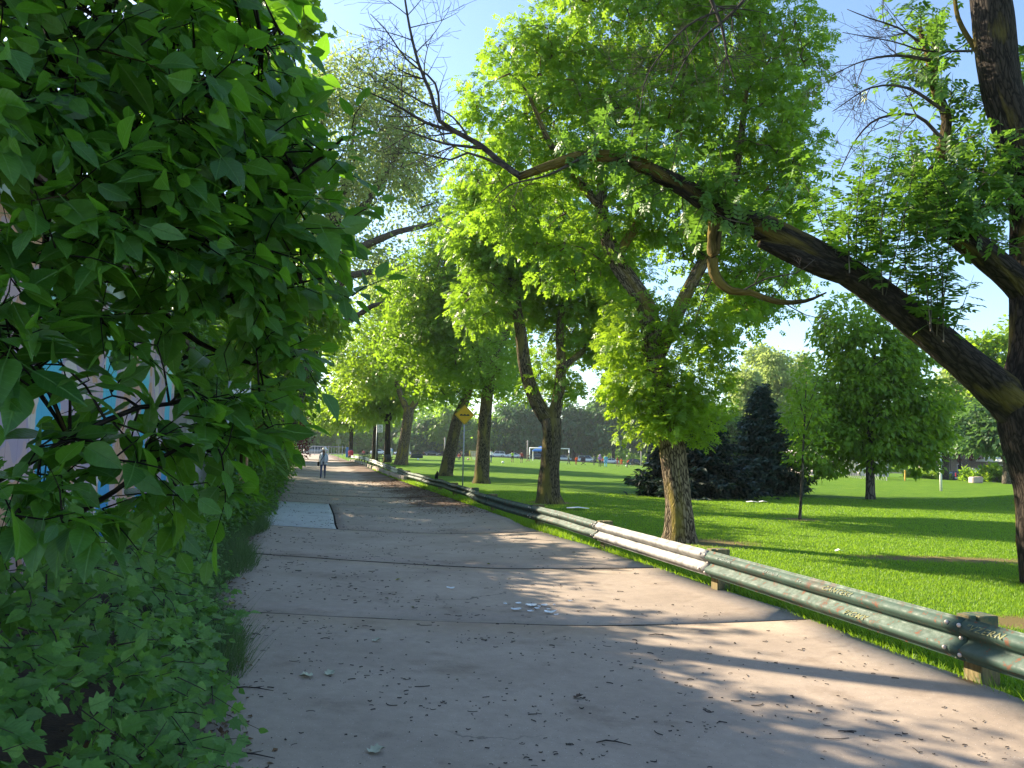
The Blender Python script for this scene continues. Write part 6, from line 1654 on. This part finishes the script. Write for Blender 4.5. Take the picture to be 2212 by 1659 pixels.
# ================================================================== VEHICLES
m_glass = plain('car_glass', (.02, .03, .04), .08, 0, .1); m_tyre = plain('tyre', (.015, .015, .015), .9); m_rim = plain('rim', (.4, .4, .42), .35, .6)
m_red = plain('tail_lamp', (.45, .02, .02), .3); m_lamp = plain('head_lamp', (.7, .72, .75), .2)
def paint(c): return plain('car_paint', c, .25, .1, .03, 1, coat=.5)
def car(loc, rz, col_, label, kind='sedan', group='cars parked along the far street'):
    """car with its nose towards +x in its own frame"""
    root = empty('parked_car', tuple(loc), rz, label, 'car', group)
    pr = {'sedan': dict(L=4.7, h=1.44, roof=[(-1.45, .98), (-.85, 1.40), (.25, 1.44), (1.15, .98)], belt=.95, nose=.80, tail=.92, wr=.32),
          'suv': dict(L=4.6, h=1.70, roof=[(-2.05, 1.08), (-1.75, 1.62), (.35, 1.70), (1.15, 1.08)], belt=1.05, nose=.95, tail=1.05, wr=.36),
          'van': dict(L=4.9, h=1.80, roof=[(-2.25, 1.05), (-2.05, 1.74), (.75, 1.76), (1.75, 1.05)], belt=1.02, nose=.88, tail=1.02, wr=.34),
          'hatch': dict(L=4.2, h=1.50, roof=[(-1.95, 1.0), (-1.45, 1.42), (.3, 1.50), (1.15, .98)], belt=.95, nose=.82, tail=.95, wr=.32)}[kind]
    L_ = pr['L'] / 2; w = .90
    # lower body loft: stations along x with half width, sill and deck heights
    st = [(-L_, .70, .42, pr['tail'] - .12), (-L_ + .12, .84, .25, pr['tail']), (-L_ * .6, w, .20, pr['belt']), (0, w, .20, pr['belt']), (L_ * .5, w, .20, pr['belt'] - .02), (L_ * .8, .86, .22, pr['nose']), (L_ - .08, .76, .26, pr['nose'] - .10), (L_, .66, .40, pr['nose'] - .22)]
    V, F = [], []
    for x, hw, z0, z1 in st:
        V += [(x, -hw * .92, z0), (x, -hw, z0 + .12), (x, -hw, z1 - .16), (x, -hw * .93, z1), (x, 0, z1 + .03), (x, hw * .93, z1), (x, hw, z1 - .16), (x, hw, z0 + .12), (x, hw * .92, z0)]
    n = 9
    for i in range(len(st) - 1): F += [(i * n + k, i * n + (k + 1) % n, (i + 1) * n + (k + 1) % n, (i + 1) * n + k) for k in range(n)]
    F += [tuple(range(n))[::-1], tuple((len(st) - 1) * n + k for k in range(n))]
    mb = MB(); mb.add(V, F)
    pm = paint(col_)
    body = mb.build('body', pm, root, .0, True)
    # glasshouse and roof skin
    rf = pr['roof']; mb = MB(); V = []
    for j, (x, z) in enumerate(rf):
        hw = .84 if j in (0, 3) else .66
        V += [(x, -hw, z if j in (1, 2) else z - .02), (x, hw, z if j in (1, 2) else z - .02)]
    b2 = [(rf[0][0] * 1.0 + .0, -.86, pr['belt'] - .05), (rf[0][0], .86, pr['belt'] - .05), (rf[3][0], -.86, pr['belt'] - .05), (rf[3][0], .86, pr['belt'] - .05)]
    V2 = V + b2
    mb.add(V2, [(0, 1, 3, 2), (2, 3, 5, 4), (4, 5, 7, 6), (0, 2, 4, 6, 10, 8), (1, 9, 11, 7, 5, 3), (8, 10, 11, 9), (0, 8, 9, 1), (6, 7, 11, 10)])
    mb.build('windows', m_glass, root)
    mb = MB(); x1, z1 = rf[1]; x2, z2 = rf[2]
    mb.obox(((x1 + x2) / 2, 0, (z1 + z2) / 2 + .012), ((x2 - x1) / 2 + .05, 0, (z2 - z1) / 2), (0, .68, 0), (0, 0, .022)); mb.build('roof', pm, root, .015)
    mb = MB()
    for s in (-1, 1):
        for (xa, za), (xb, zb) in ((rf[0], rf[1]), (rf[2], rf[3])): 
            a = (xa, s * (.85 if (xa, za) in (rf[0], rf[3]) else .67), za - .02); b3 = (xb, s * (.85 if (xb, zb) in (rf[0], rf[3]) else .67), zb)
            mb.tube([a, b3], .04, 5)
        xm = (x1 + x2) / 2; mb.tube([(xm, s * .87, pr['belt'] - .04), (xm, s * .67, (z1 + z2) / 2)], .035, 5)
    mb.build('pillars', pm, root)
    for sx in (-L_ * .62, L_ * .60):
        for s in (-1, 1):
            t_ = MB().tube([(sx, s * .70, pr['wr']), (sx, s * .915, pr['wr'])], pr['wr'], 16).build('wheel', m_tyre, root)
            MB().tube([(sx, s * .90, pr['wr']), (sx, s * .925, pr['wr'])], pr['wr'] * .62, 12).build('rim', m_rim, t_)
    for s in (-1, 1):
        MB().obox((L_ - .10, s * .62, pr['nose'] - .20), (.10, 0, 0), (0, .15, 0), (0, 0, .07)).build('headlight', m_lamp, root, .02)
        MB().obox((-L_ + .06, s * .66, pr['tail'] - .14), (.08, 0, 0), (0, .16, 0), (0, 0, .07)).build('tail_light', m_red, root, .02)
        MB().obox((rf[3][0] - .25, s * .98, pr['belt'] + .05), (.07, 0, 0), (0, .09, 0), (0, 0, .06)).build('mirror', pm, root, .02)
    return root
W_ = (.72, .73, .73); G_ = (.33, .34, .35); K_ = (.02, .022, .025); Sv = (.45, .47, .48)
for uf, Yc, c_, kd, fl, lab in ((1958, 216, W_, 'suv', 0, 'white suv parked just right of the third ash trunk'), (2020, 216, W_, 'sedan', 0, 'white sedan parked behind the lime green player'), (2120, 216, K_, 'suv', 1, 'black suv parked behind the goal mouth and blue canopy'),
                       (2220, 214, Sv, 'hatch', 1, 'silver hatchback parked right of the Y-forked ash trunk'), (2308, 214, W_, 'van', 1, 'white minivan parked behind the grey-hooded adult'), (2402, 214, W_, 'sedan', 0, 'white sedan parked behind the adult in sky blue'),
                       (2500, 214, K_, 'suv', 1, 'black suv parked beyond the players at the right'), (1702, 218, K_, 'sedan', 1, 'black sedan parked left of the leaning ash trunk'), (1585, 215, W_, 'sedan', 0, 'white sedan showing on both sides of the sunlit ash trunk'),
                       (1492, 214, W_, 'sedan', 1, 'white sedan parked between the two slim maple trunks'), (2570, 214, Sv, 'sedan', 0, 'silver sedan glimpsed behind the black fir'), (2700, 214, W_, 'hatch', 0, 'white hatchback hidden low behind the firs')):
    q = GA(uf / F_, Yc); q.z += .06
    car(q, R(0 if fl else 180) + R(rng.normal(0, 1.5)), c_, lab, kd)
q = GA(682, 150); q.z += .05
car(q, R(180), (.22, .24, .27), 'dark grey suv crossing at the far end of the alley', 'suv', None)
# right parking court
q = GA(3990 / F_, 98)
car(q, R(35), W_, 'white sedan parked behind the bushes at the far right', 'sedan', None)
q = GA(3745 / F_, 112)
car(q, R(200), (.03, .03, .045), 'dark sedan parked left of the black pickup', 'sedan', None)
def pickup(loc, rz, label):
    root = empty('pickup_truck', tuple(loc), rz, label, 'pickup truck'); pm = paint((.025, .022, .022))
    mb = MB(); mb.prism([(-2.9, .45), (2.75, .45), (2.85, .75), (2.8, 1.12), (1.35, 1.22), (-.65, 1.22), (-2.9, 1.22)], -.98, .98, 'y'); mb.build('body', pm, root, .05)
    mb = MB(); V = [(-.62, 1.22, .93), (-.50, 1.92, .74), (.75, 1.95, .74), (1.42, 1.22, .93)]
    mb.add([(x, -w, z) for x, z, w in V] + [(x, w, z) for x, z, w in V], [(0, 1, 2, 3), (4, 7, 6, 5), (0, 4, 5, 1), (1, 5, 6, 2), (2, 6, 7, 3), (0, 3, 7, 4)]); mb.build('cab_windows', m_glass, root)
    MB().obox((.12, 0, 1.95), (.68, 0, .015), (0, .76, 0), (0, 0, .03)).build('roof', pm, root, .02)
    mb = MB()
    for s in (-1, 1):
        mb.tube([(-.62, s * .93, 1.2), (-.5, s * .75, 1.93)], .05, 5); mb.tube([(.35, s * .93, 1.2), (.3, s * .75, 1.94)], .04, 5); mb.tube([(1.42, s * .93, 1.2), (.75, s * .75, 1.95)], .04, 5)
    mb.build('pillars', pm, root)
    MB().obox((-2.92, 0, .86), (.03, 0, 0), (0, .80, 0), (0, 0, .34)).build('tailgate', paint((.035, .028, .026)), root, .015)
    mb = MB(); mb.ball((-2.96, 0, .95), .10, 10, 5, (.15, 1.5, .6)); mb.build('badge', m_lamp, root)
    for s in (-1, 1): MB().obox((-2.93, s * .88, .95), (.06, 0, 0), (0, .09, 0), (0, 0, .24)).build('tail_light', plain('bright_tail_lamp', (.75, .05, .06), .3), root, .02)
    MB().obox((-3.0, 0, .52), (.08, 0, 0), (0, .95, 0), (0, 0, .11)).build('bumper', plain('chrome', (.55, .55, .56), .3, .8), root, .02)
    for sx in (-1.85, 1.85):
        for s in (-1, 1): MB().tube([(sx, s * .74, .40), (sx, s * .99, .40)], .40, 16).build('wheel', m_tyre, root)
    mb = MB(); mb.tube([(-.75, -.7, 1.22), (-.75, -.6, 1.75), (-.75, .6, 1.75), (-.75, .7, 1.22)], .05, 5); mb.build('bed_rack', plain('chrome_bar', (.6, .6, .62), .3, .8), root)
q = GA(3835 / F_, 107)
pickup(q, R(32), 'black pickup truck with red tail lamps parked in the court, rear towards the lawn')

# ================================================================== BUILDINGS
def window(parent, x, y, z, w, h, frame, glass, mull=True):
    f = MB(); t = .07
    f.box(x - w / 2, x + w / 2, y - .06, y, z, z + t); f.box(x - w / 2, x + w / 2, y - .06, y, z + h - t, z + h); f.box(x - w / 2, x - w / 2 + t, y - .06, y, z + t, z + h - t); f.box(x + w / 2 - t, x + w / 2, y - .06, y, z + t, z + h - t)
    if mull: f.box(x - .03, x + .03, y - .05, y, z + t, z + h - t)
    fo = f.build('window', frame, parent)
    MB().box(x - w / 2 + t, x + w / 2 - t, y - .02, y - .005, z + t, z + h - t).build('pane', glass, fo)
m_wglass = plain('window_glass', (.03, .04, .05), .1)
# white building behind the linden
a = GA(1640, 118); b_ = GA(1860, 84); t = (b_ - a); L_ = Vector((t.x, t.y, 0)).length
root = empty('white_building', tuple(a), math.atan2(t.y, t.x), 'low white rendered building seen under the linden crown', 'building')
z0 = min(0, b_.z - a.z) - 1
MB().box(0, L_, 0, 3, z0, 4.6).build('wall', plain('white_render', (.62, .56, .55), .9, 0, .06, 1), root)
MB().box(-.2, L_ + .2, -.2, 3.2, 4.6, 4.9).build('roof', plain('roof_grey', (.25, .24, .23), .9), root)
MB().box(0, L_, -.03, -.005, z0, z0 + 2.0).build('plinth', plain('plinth_paint', (.50, .42, .40), .9), root)
for x in (.42, .62, .72, .80, .90): window(root, L_ * x, -.01, z0 + 2.1, 1.2, 1.0, m_wp, m_wglass)
# chain-link fence in front of it
a2 = GA(1600, 108); b2 = GA(1915, 72); t2 = b2 - a2; Lf = t2.length
root = empty('chain_link_fence', tuple(a2), math.atan2(t2.y, t2.x), 'tall grey chain-link fence in front of the white building', 'fence')
m_fence = plain('fence_steel', (.42, .42, .42), .5, .4)
nP = 9
for i in range(nP): MB().tube([(Lf * i / (nP - 1), 0, (b2.z - a2.z) * i / (nP - 1) - .3), (Lf * i / (nP - 1), 0, 3.2)], .05, 6).build('fence_post', m_fence, root)
mb = MB(); mb.tube([(0, 0, 3.2), (Lf, 0, 3.2)], .035, 5); mb.tube([(0, 0, 1.6), (Lf, 0, 1.5)], .03, 5); mb.build('fence_rail', m_fence, root)
mb = MB()
for i in range(int(Lf / .45)):
    x = i * .45
    for d_ in (-1, 1): mb.obox((x, 0, 1.5), (d_ * .9, 0, 1.6), (0, .006, 0), (.010, 0, -.006 * d_))
mb.build('mesh_wire', m_fence, root)
# flat-roofed house with white fascia
a = GA(1985, 130); b_ = GA(2290, 104); t = b_ - a; L_ = Vector((t.x, t.y, 0)).length
root = empty('flat_roofed_house', tuple(a), math.atan2(t.y, t.x), 'low brown house with a long white fascia behind the pickup', 'house')
MB().box(0, L_, 0, 8, -1.5, 3.6).build('wall', plain('taupe_brick', (.22, .19, .16), .9, 0, .2, 3), root)
MB().box(-.8, L_ * .42, -.9, 8.5, 3.75, 4.15).build('roof', m_wp, root)
MB().box(L_ * .50, L_ + .8, -.9, 8.5, 3.25, 3.60).build('porch_roof', m_wp, root)
for x in (.2, .36, .62, .74, .86): window(root, L_ * x, -.01, 1.1, 2.0, 1.7, m_wp, m_wglass)
MB().box(L_ * .04, L_ * .11, -.06, -.01, -.2, 2.4).build('garage_door', plain('door_grey', (.30, .31, .33), .7), root)
for x in (.02, .17, .30, .41): MB().tube([(L_ * x, -.8, -.5), (L_ * x, -.8, 3.75)], .09, 6).build('porch_post', plain('dark_post', (.08, .07, .06), .7), root)
b0 = GA(2075, 118)
tree('purple_tree', 'pinkish purple-leaved tree rising above the white fascia', None, tuple(b0), [([b0, b0 + Vector((0, 0, 4))], [.2, .1])], None, 90, 24, 1.1, .45, T_DIAW, M['leaf_red'], M['bark_dark'], worldblobs=[(np.array(b0) + np.array([0, 0, 5.2]), np.array([4, 3, 1.7]))], sides=6)
# grey-brown block behind the street, with bays
a = GA(870, 246); b_ = GA(1265, 246); t = b_ - a; L_ = Vector((t.x, t.y, 0)).length
root = empty('street_building', tuple(a), math.atan2(t.y, t.x), 'long shaded brown-grey building behind the far street', 'building')
MB().box(0, L_, 0, 12, -1, 8).build('wall', plain('brown_render', (.17, .15, .14), .9), root)
MB().box(-.3, L_ + .3, -.3, 12.3, 8, 8.4).build('roof', plain('roof_dark', (.1, .1, .1), .9), root)
for i in range(14):
    x = L_ * (i + .5) / 14
    MB().box(x - .25, x + .25, -.18, -.0, -.5, 7.6).build('pilaster', plain('pilaster_render', (.24, .21, .20), .9), root)
    window(root, x + L_ / 28, -.01, 3.2, 1.6, 1.8, plain('brown_frame', (.1, .08, .07), .8), m_wglass)
for uf, Yp, lab in ((2076, 208, 'pale timber utility pole behind the left goal post'), (2524, 205, 'slim pale pole right of the players'), (1610, 200, 'white pole right of the sunlit ash trunk'), (1750, 206, 'thin grey pole near the leaning ash')):
    q = GA(uf / F_, Yp); MB_ = MB(); MB_.tube([(0, 0, -.2), (0, 0, 5.0)], [.18, .12], 8); MB_.tube([(-.5, 0, 4.6), (.5, 0, 4.6)], .05, 5)
    tag(MB_.build('utility_pole', plain('weathered_pole', (.42, .36, .30), .9), None, smooth_=True, loc=tuple(q)), lab, 'pole', 'poles along the far street')
# white post on the lawn, marker, stone, shrubs
q = GP(2033, 1061)
root = empty('white_post', tuple(q), 0, 'round white pole standing alone on the right lawn', 'pole')
k = q.y / FPX
MB().tube([(0, 0, -.1), (0, 0, 85 * k), ], .07 * 1.0 + 0, 12).build('shaft', plain('post_white_paint', (.72, .70, .68), .5), root, smooth_=True)
MB().tube([(-.02, 0, 85 * k), (-.04, 0, 106 * k)], .045, 8).build('top_tube', m_pole, root, smooth_=True)
MB().obox((.25, 0, 84 * k), (.22, 0, -.06), (0, .05, 0), (0, 0, .02)).build('side_lamp', m_pole, root)
q = GP(3563 / F_, 1893 / F_)
tag(MB().tube([(0, 0, -.1), (0.05, 0, 1.0)], .07, 8).build('marker_post', plain('marker_orange', (.75, .40, .05), .6), None, loc=tuple(q)), 'short orange-yellow marker post at the lawn edge by the shrubs', 'marker post')
q = GP(3842 / F_, 1902 / F_)
mb = MB(); mb.obox((0, 0, .28), (.5, 0, .03), (0, .4, 0), (0, 0, .30)); tag(mb.build('stone_block', plain('pink_stone', (.50, .38, .33), .9), None, .09, loc=tuple(q)), 'pale pinkish stone block between the flower beds', 'stone')
q = GA(3905 / F_, 109)
root = empty('satellite_dish', tuple(q), 0, 'tan umbrella-like tilted panel behind the white sedan roof', 'panel')
MB().tube([(0, 0, 0), (0, 0, 1.9)], .05, 6).build('stand', m_pole, root)
MB().obox((0, 0, 2.2), (.5, 0, -.5), (0, .35, 0), (.04, 0, .04)).build('panel', plain('tan_panel', (.50, .36, .22), .8), root, .02)
def bed(name, u0, u1, v, Yd, h, n, mat, label, size=.45):
    a, b_ = GP(u0, v), GP(u1, v)
    if not Yd: Yd = (a.y + b_.y) / 2
    a, b_ = GA(u0, Yd), GA(u1, Yd); C, D = [], []
    for k in range(n):
        t = rng.uniform(); p = a.lerp(b_, t); C.append((p.x, p.y + rng.normal(0, .5), p.z + h * rng.uniform(.1, 1) * (.75 + .25 * math.sin(t * 9)))); D.append(unit(rng.normal(0, .6, 3) + np.array([0, -.4, .8])))
    base = tuple(a.lerp(b_, .5)); root = empty(name, base, 0, label, 'bush')
    L = Leaves(); foliage(L, np.array(C), np.array(D), 24, .45, size, T_DIA, .9, .6, -.3)
    link('foliage', L.mesh('foliage', base), mat, root)
    T = Tubes(); [T.line([(c[0], c[1], a.z), tuple(c)], [.02, .008], 4, .5) for c in C[::4]]; tag(link('stems', T.mesh('stems', base), M['bark_twig'], root), kind='stuff')
bed('flower_bed', 1958, 2020, 1032, 90, .9, 60, M['leaf_bright'], 'light green perennials along the lawn edge left of the white pole')
bed('shrub', 1995, 2045, 1028, 94, 1.5, 50, M['leaf_dark'], 'darker shrub between the perennials and the pickup')
bed('shrub', 2085, 2125, 1034, 88, 1.3, 60, M['leaf_ash'], 'green bush right behind the pink stone')
bed('shrub', 2125, 2230, 1042, 80, 1.6, 140, M['leaf_bright'], 'long sunlit bush hiding the lower half of the white sedan')
bed('shrub', 1520, 1600, 1010, 110, 2.0, 60, M['leaf_dark'], 'low dark shrubs beyond the firs')
# far left fence across the alley end
a = GA(590, 140); b_ = GA(742, 140)
root = empty('picket_fence', tuple(a), 0, 'pale wire fence across the far end of the alley', 'fence'); Lf = b_.x - a.x
mb = MB(); [mb.tube([(0, 0, z), (Lf, 0, z)], .05, 4) for z in (.3, 1.6)]; [mb.tube([(x, 0, 0), (x, 0, 1.7)], .02, 4) for x in np.arange(0, Lf, .5)]; mb.build('wire_panel', m_fence, root)
for x in np.arange(0, Lf, 2.5): MB().tube([(x, 0, 0), (x, 0, 1.8)], .06, 6).build('fence_post', m_fence, root)
q = GA(625, 128)
for u in (648, 617):
    q = GA(u, 126); tag(MB().tube([(0, 0, 0), (0, 0, 1.5)], .14, 8).build('bollard', plain('tan_wood', (.42, .30, .16), .8), None, loc=tuple(q)), 'short tan timber bollard at the alley end, %s one' % ('right' if u == 648 else 'left'), 'bollard', 'bollards at the alley end')

# ================================================================== LITTER
m_china = plain('white_china', (.74, .76, .80), .25, 0, .03)
SH = [(975, 1272, .10), (1120, 1305, .10), (1148, 1309, .16), (1176, 1309, .12), (1113, 1318, .14), (1092, 1306, .05), (1197, 1308, .05), (1145, 1322, .09), (1160, 1316, .06), (1187, 1324, .13), (1200, 1330, .05), (1231, 1300, .05), (1165, 1312, .04), (1185, 1318, .04)]
SHL = ['white shard lying apart, far left of the other broken pieces', 'topmost left white shard of the broken china pile', 'largest curved white shard in the middle of the broken china', 'long white shard just right of the largest one',
       'wide white shard nearest the left of the china pile', 'small white shard left of the wide one', 'small white shard right of the long one', 'white sliver under the middle of the china pile', 'tiny white chip in the centre of the china pile',
       'curved white shard nearest the crack at the right', 'tiny white chip past the rightmost curved shard', 'small white shard lying alone at the far right of the pile', 'smallest white crumb beside the largest shard', 'thin white chip between the sliver and the right-hand shard']
for k, (u, v, s) in enumerate(SH):
    p = W(u, v, 10); d = ray(u, v); z = 0
    for _ in range(10):
        t = (z - CAM_H) / d.z; z = road_z(d.x * t, d.y * t) + .004
    x, y = d.x * t, d.y * t
    mb = MB(); n = 7; a0 = rng.uniform(0, 6)
    rad = [s * .5 * rng.uniform(.45, 1.1) for _ in range(n)]
    poly = [(rad[i] * math.cos(a0 + i * 6.283 / n) * 1.2, rad[i] * math.sin(a0 + i * 6.283 / n) * .8) for i in range(n)]
    top = [(a, b3, .006 + .35 * s * (a / s) ** 2 + .010) for a, b3 in poly]; bot = [(a, b3, c - .006) for a, b3, c in top]
    mb.add(bot + top + [(0, 0, .004), (0, 0, .010)], [(i, (i + 1) % n, n + (i + 1) % n, n + i) for i in range(n)] + [(n + i, n + (i + 1) % n, 2 * n + 1) for i in range(n)] + [((i + 1) % n, i, 2 * n) for i in range(n)])
    o = mb.build('china_shard', m_china, None, loc=(x, y, z)); 
    tag(o, SHL[k], 'shard', 'broken china pieces on the alley')
m_dry = plain('dry_leaf', (.42, .42, .30), .8, 0, .2); m_yl = plain('yellow_leaf', (.40, .42, .08), .7, 0, .2)
FL = [(815, 1621, .10, m_dry, 'pale five-pointed leaf near the bottom of the picture'), (660, 1460, .10, m_dry, 'pale curled leaf left of centre on the near alley'), (714, 1454, .09, m_dry, 'tan curled leaf just right of the pale one on the near alley'), (815, 1383, .08, m_dry, 'pale leaf lying alone in the middle of the shaded concrete'),
      (510, 1367, .10, m_dry, 'silvery leaf by the vines on the left edge'), (860, 1252, .08, m_yl, 'small yellow-green leaf past the second crack'), (835, 1293, .06, m_dry, 'small pale leaf between the two cracks'), (500, 1305, .09, m_yl, 'yellow leaf at the left end of the near crack'), (470, 1475, .12, m_yl, 'yellowish dry leaf under the vine at the left edge'), (1250, 1505, .07, plain('brown_leaf', (.07, .045, .03), .9), 'dark crumpled leaf right of the middle on the near concrete'),
      (890, 1312, .06, m_dry, 'tiny pale leaf touching the near crack'), (1055, 1218, .05, m_yl, 'tiny yellow leaf in the sun patches')]
tv, tf = T_LOB
for u, v, s, m_, lab in FL:
    d = ray(u, v); z = 0
    for _ in range(10):
        t = (z - CAM_H) / d.z; z = road_z(d.x * t, d.y * t) + .01
    Vv = tv * s; Vv[:, 1] -= s * .5; Vv[:, 2] = np.abs(Vv[:, 0]) * .35 + .012 * np.sin(Vv[:, 1] * 60) + .004
    o = link('fallen_leaf', npmesh('fallen_leaf', Vv, tf), m_, None, (d.x * t, d.y * t, z)); o.rotation_euler = (0, 0, rng.uniform(0, 6))
    tag(o, lab, 'leaf', 'fallen leaves on the alley')
m_tw = plain('wet_twig', (.02, .015, .012), .8)
for u, v, L_, lab in ((545, 1494, .30, 'long dark forked twig on the concrete near the vines'), (535, 1640, .30, 'curved black twig at the bottom left of the concrete'), (1325, 1585, .20, 'straight dark twig lying right of centre near the bottom'), (2600 / 1.8228, 1360, .22, 'dark twig on the right half of the alley')):
    d = ray(u, v); t = -CAM_H / d.z; x, y = d.x * t, d.y * t; z = road_z(x, y) + .006
    a = rng.normal(0, .3); mb = MB()
    mb.tube([(-L_ / 2, 0, 0), (-L_ * .2, .02, .006), (L_ * .1, .01, .004), (L_ / 2, -.03, 0)], [.003, .005, .004, .002], 5); mb.tube([(0, .012, .004), (L_ * .2, .06, .002)], [.003, .0015], 4)
    tag(mb.build('twig', m_tw, None, loc=(x, y, z)), lab, 'twig')
m_paper = plain('white_paper', (.75, .75, .74), .8, 0, .03)
for uf, vf, s, lab in ((2962, 1982, .22, 'white scrap of litter on the grass in front of the fir, left one'), (3005, 1981, .16, 'white scrap of litter on the grass in front of the fir, right one'), (2276, 2008, .34, 'flat white paper strip on the grass between the two front ashes'), (3304, 2181, .07, 'tiny white scrap on the near lawn')):
    q = GP(uf / F_, vf / F_); mb = MB(); mb.add([(-s, -s * .4, .02), (0, -s * .5, .05), (s, -s * .3, .02), (s * .9, s * .4, .03), (0, s * .5, .06), (-s, s * .4, .03)], [(0, 1, 4, 5), (1, 2, 3, 4)])
    o = mb.build('paper_scrap', m_paper, None, loc=(q.x, q.y, q.z + .03)); tag(o, lab, 'litter', 'white litter on the lawn')

# ================================================================== AIR
hb = MB().box(-1700, 1700, -70, 1650, -3.5, 38).mesh('haze')
m_h = bpy.data.materials.new('haze'); m_h.use_nodes = True; nt = m_h.node_tree; nt.nodes.clear()
out = nt.nodes.new('ShaderNodeOutputMaterial'); pv = nt.nodes.new('ShaderNodeVolumePrincipled')
pv.inputs['Color'].default_value = (.78, .90, .93, 1); pv.inputs['Density'].default_value = 0.00022; pv.inputs['Anisotropy'].default_value = 0.35
nt.links.new(pv.outputs[0], out.inputs['Volume']); hb.materials.append(m_h)
tag(link('haze', hb), kind='stuff')
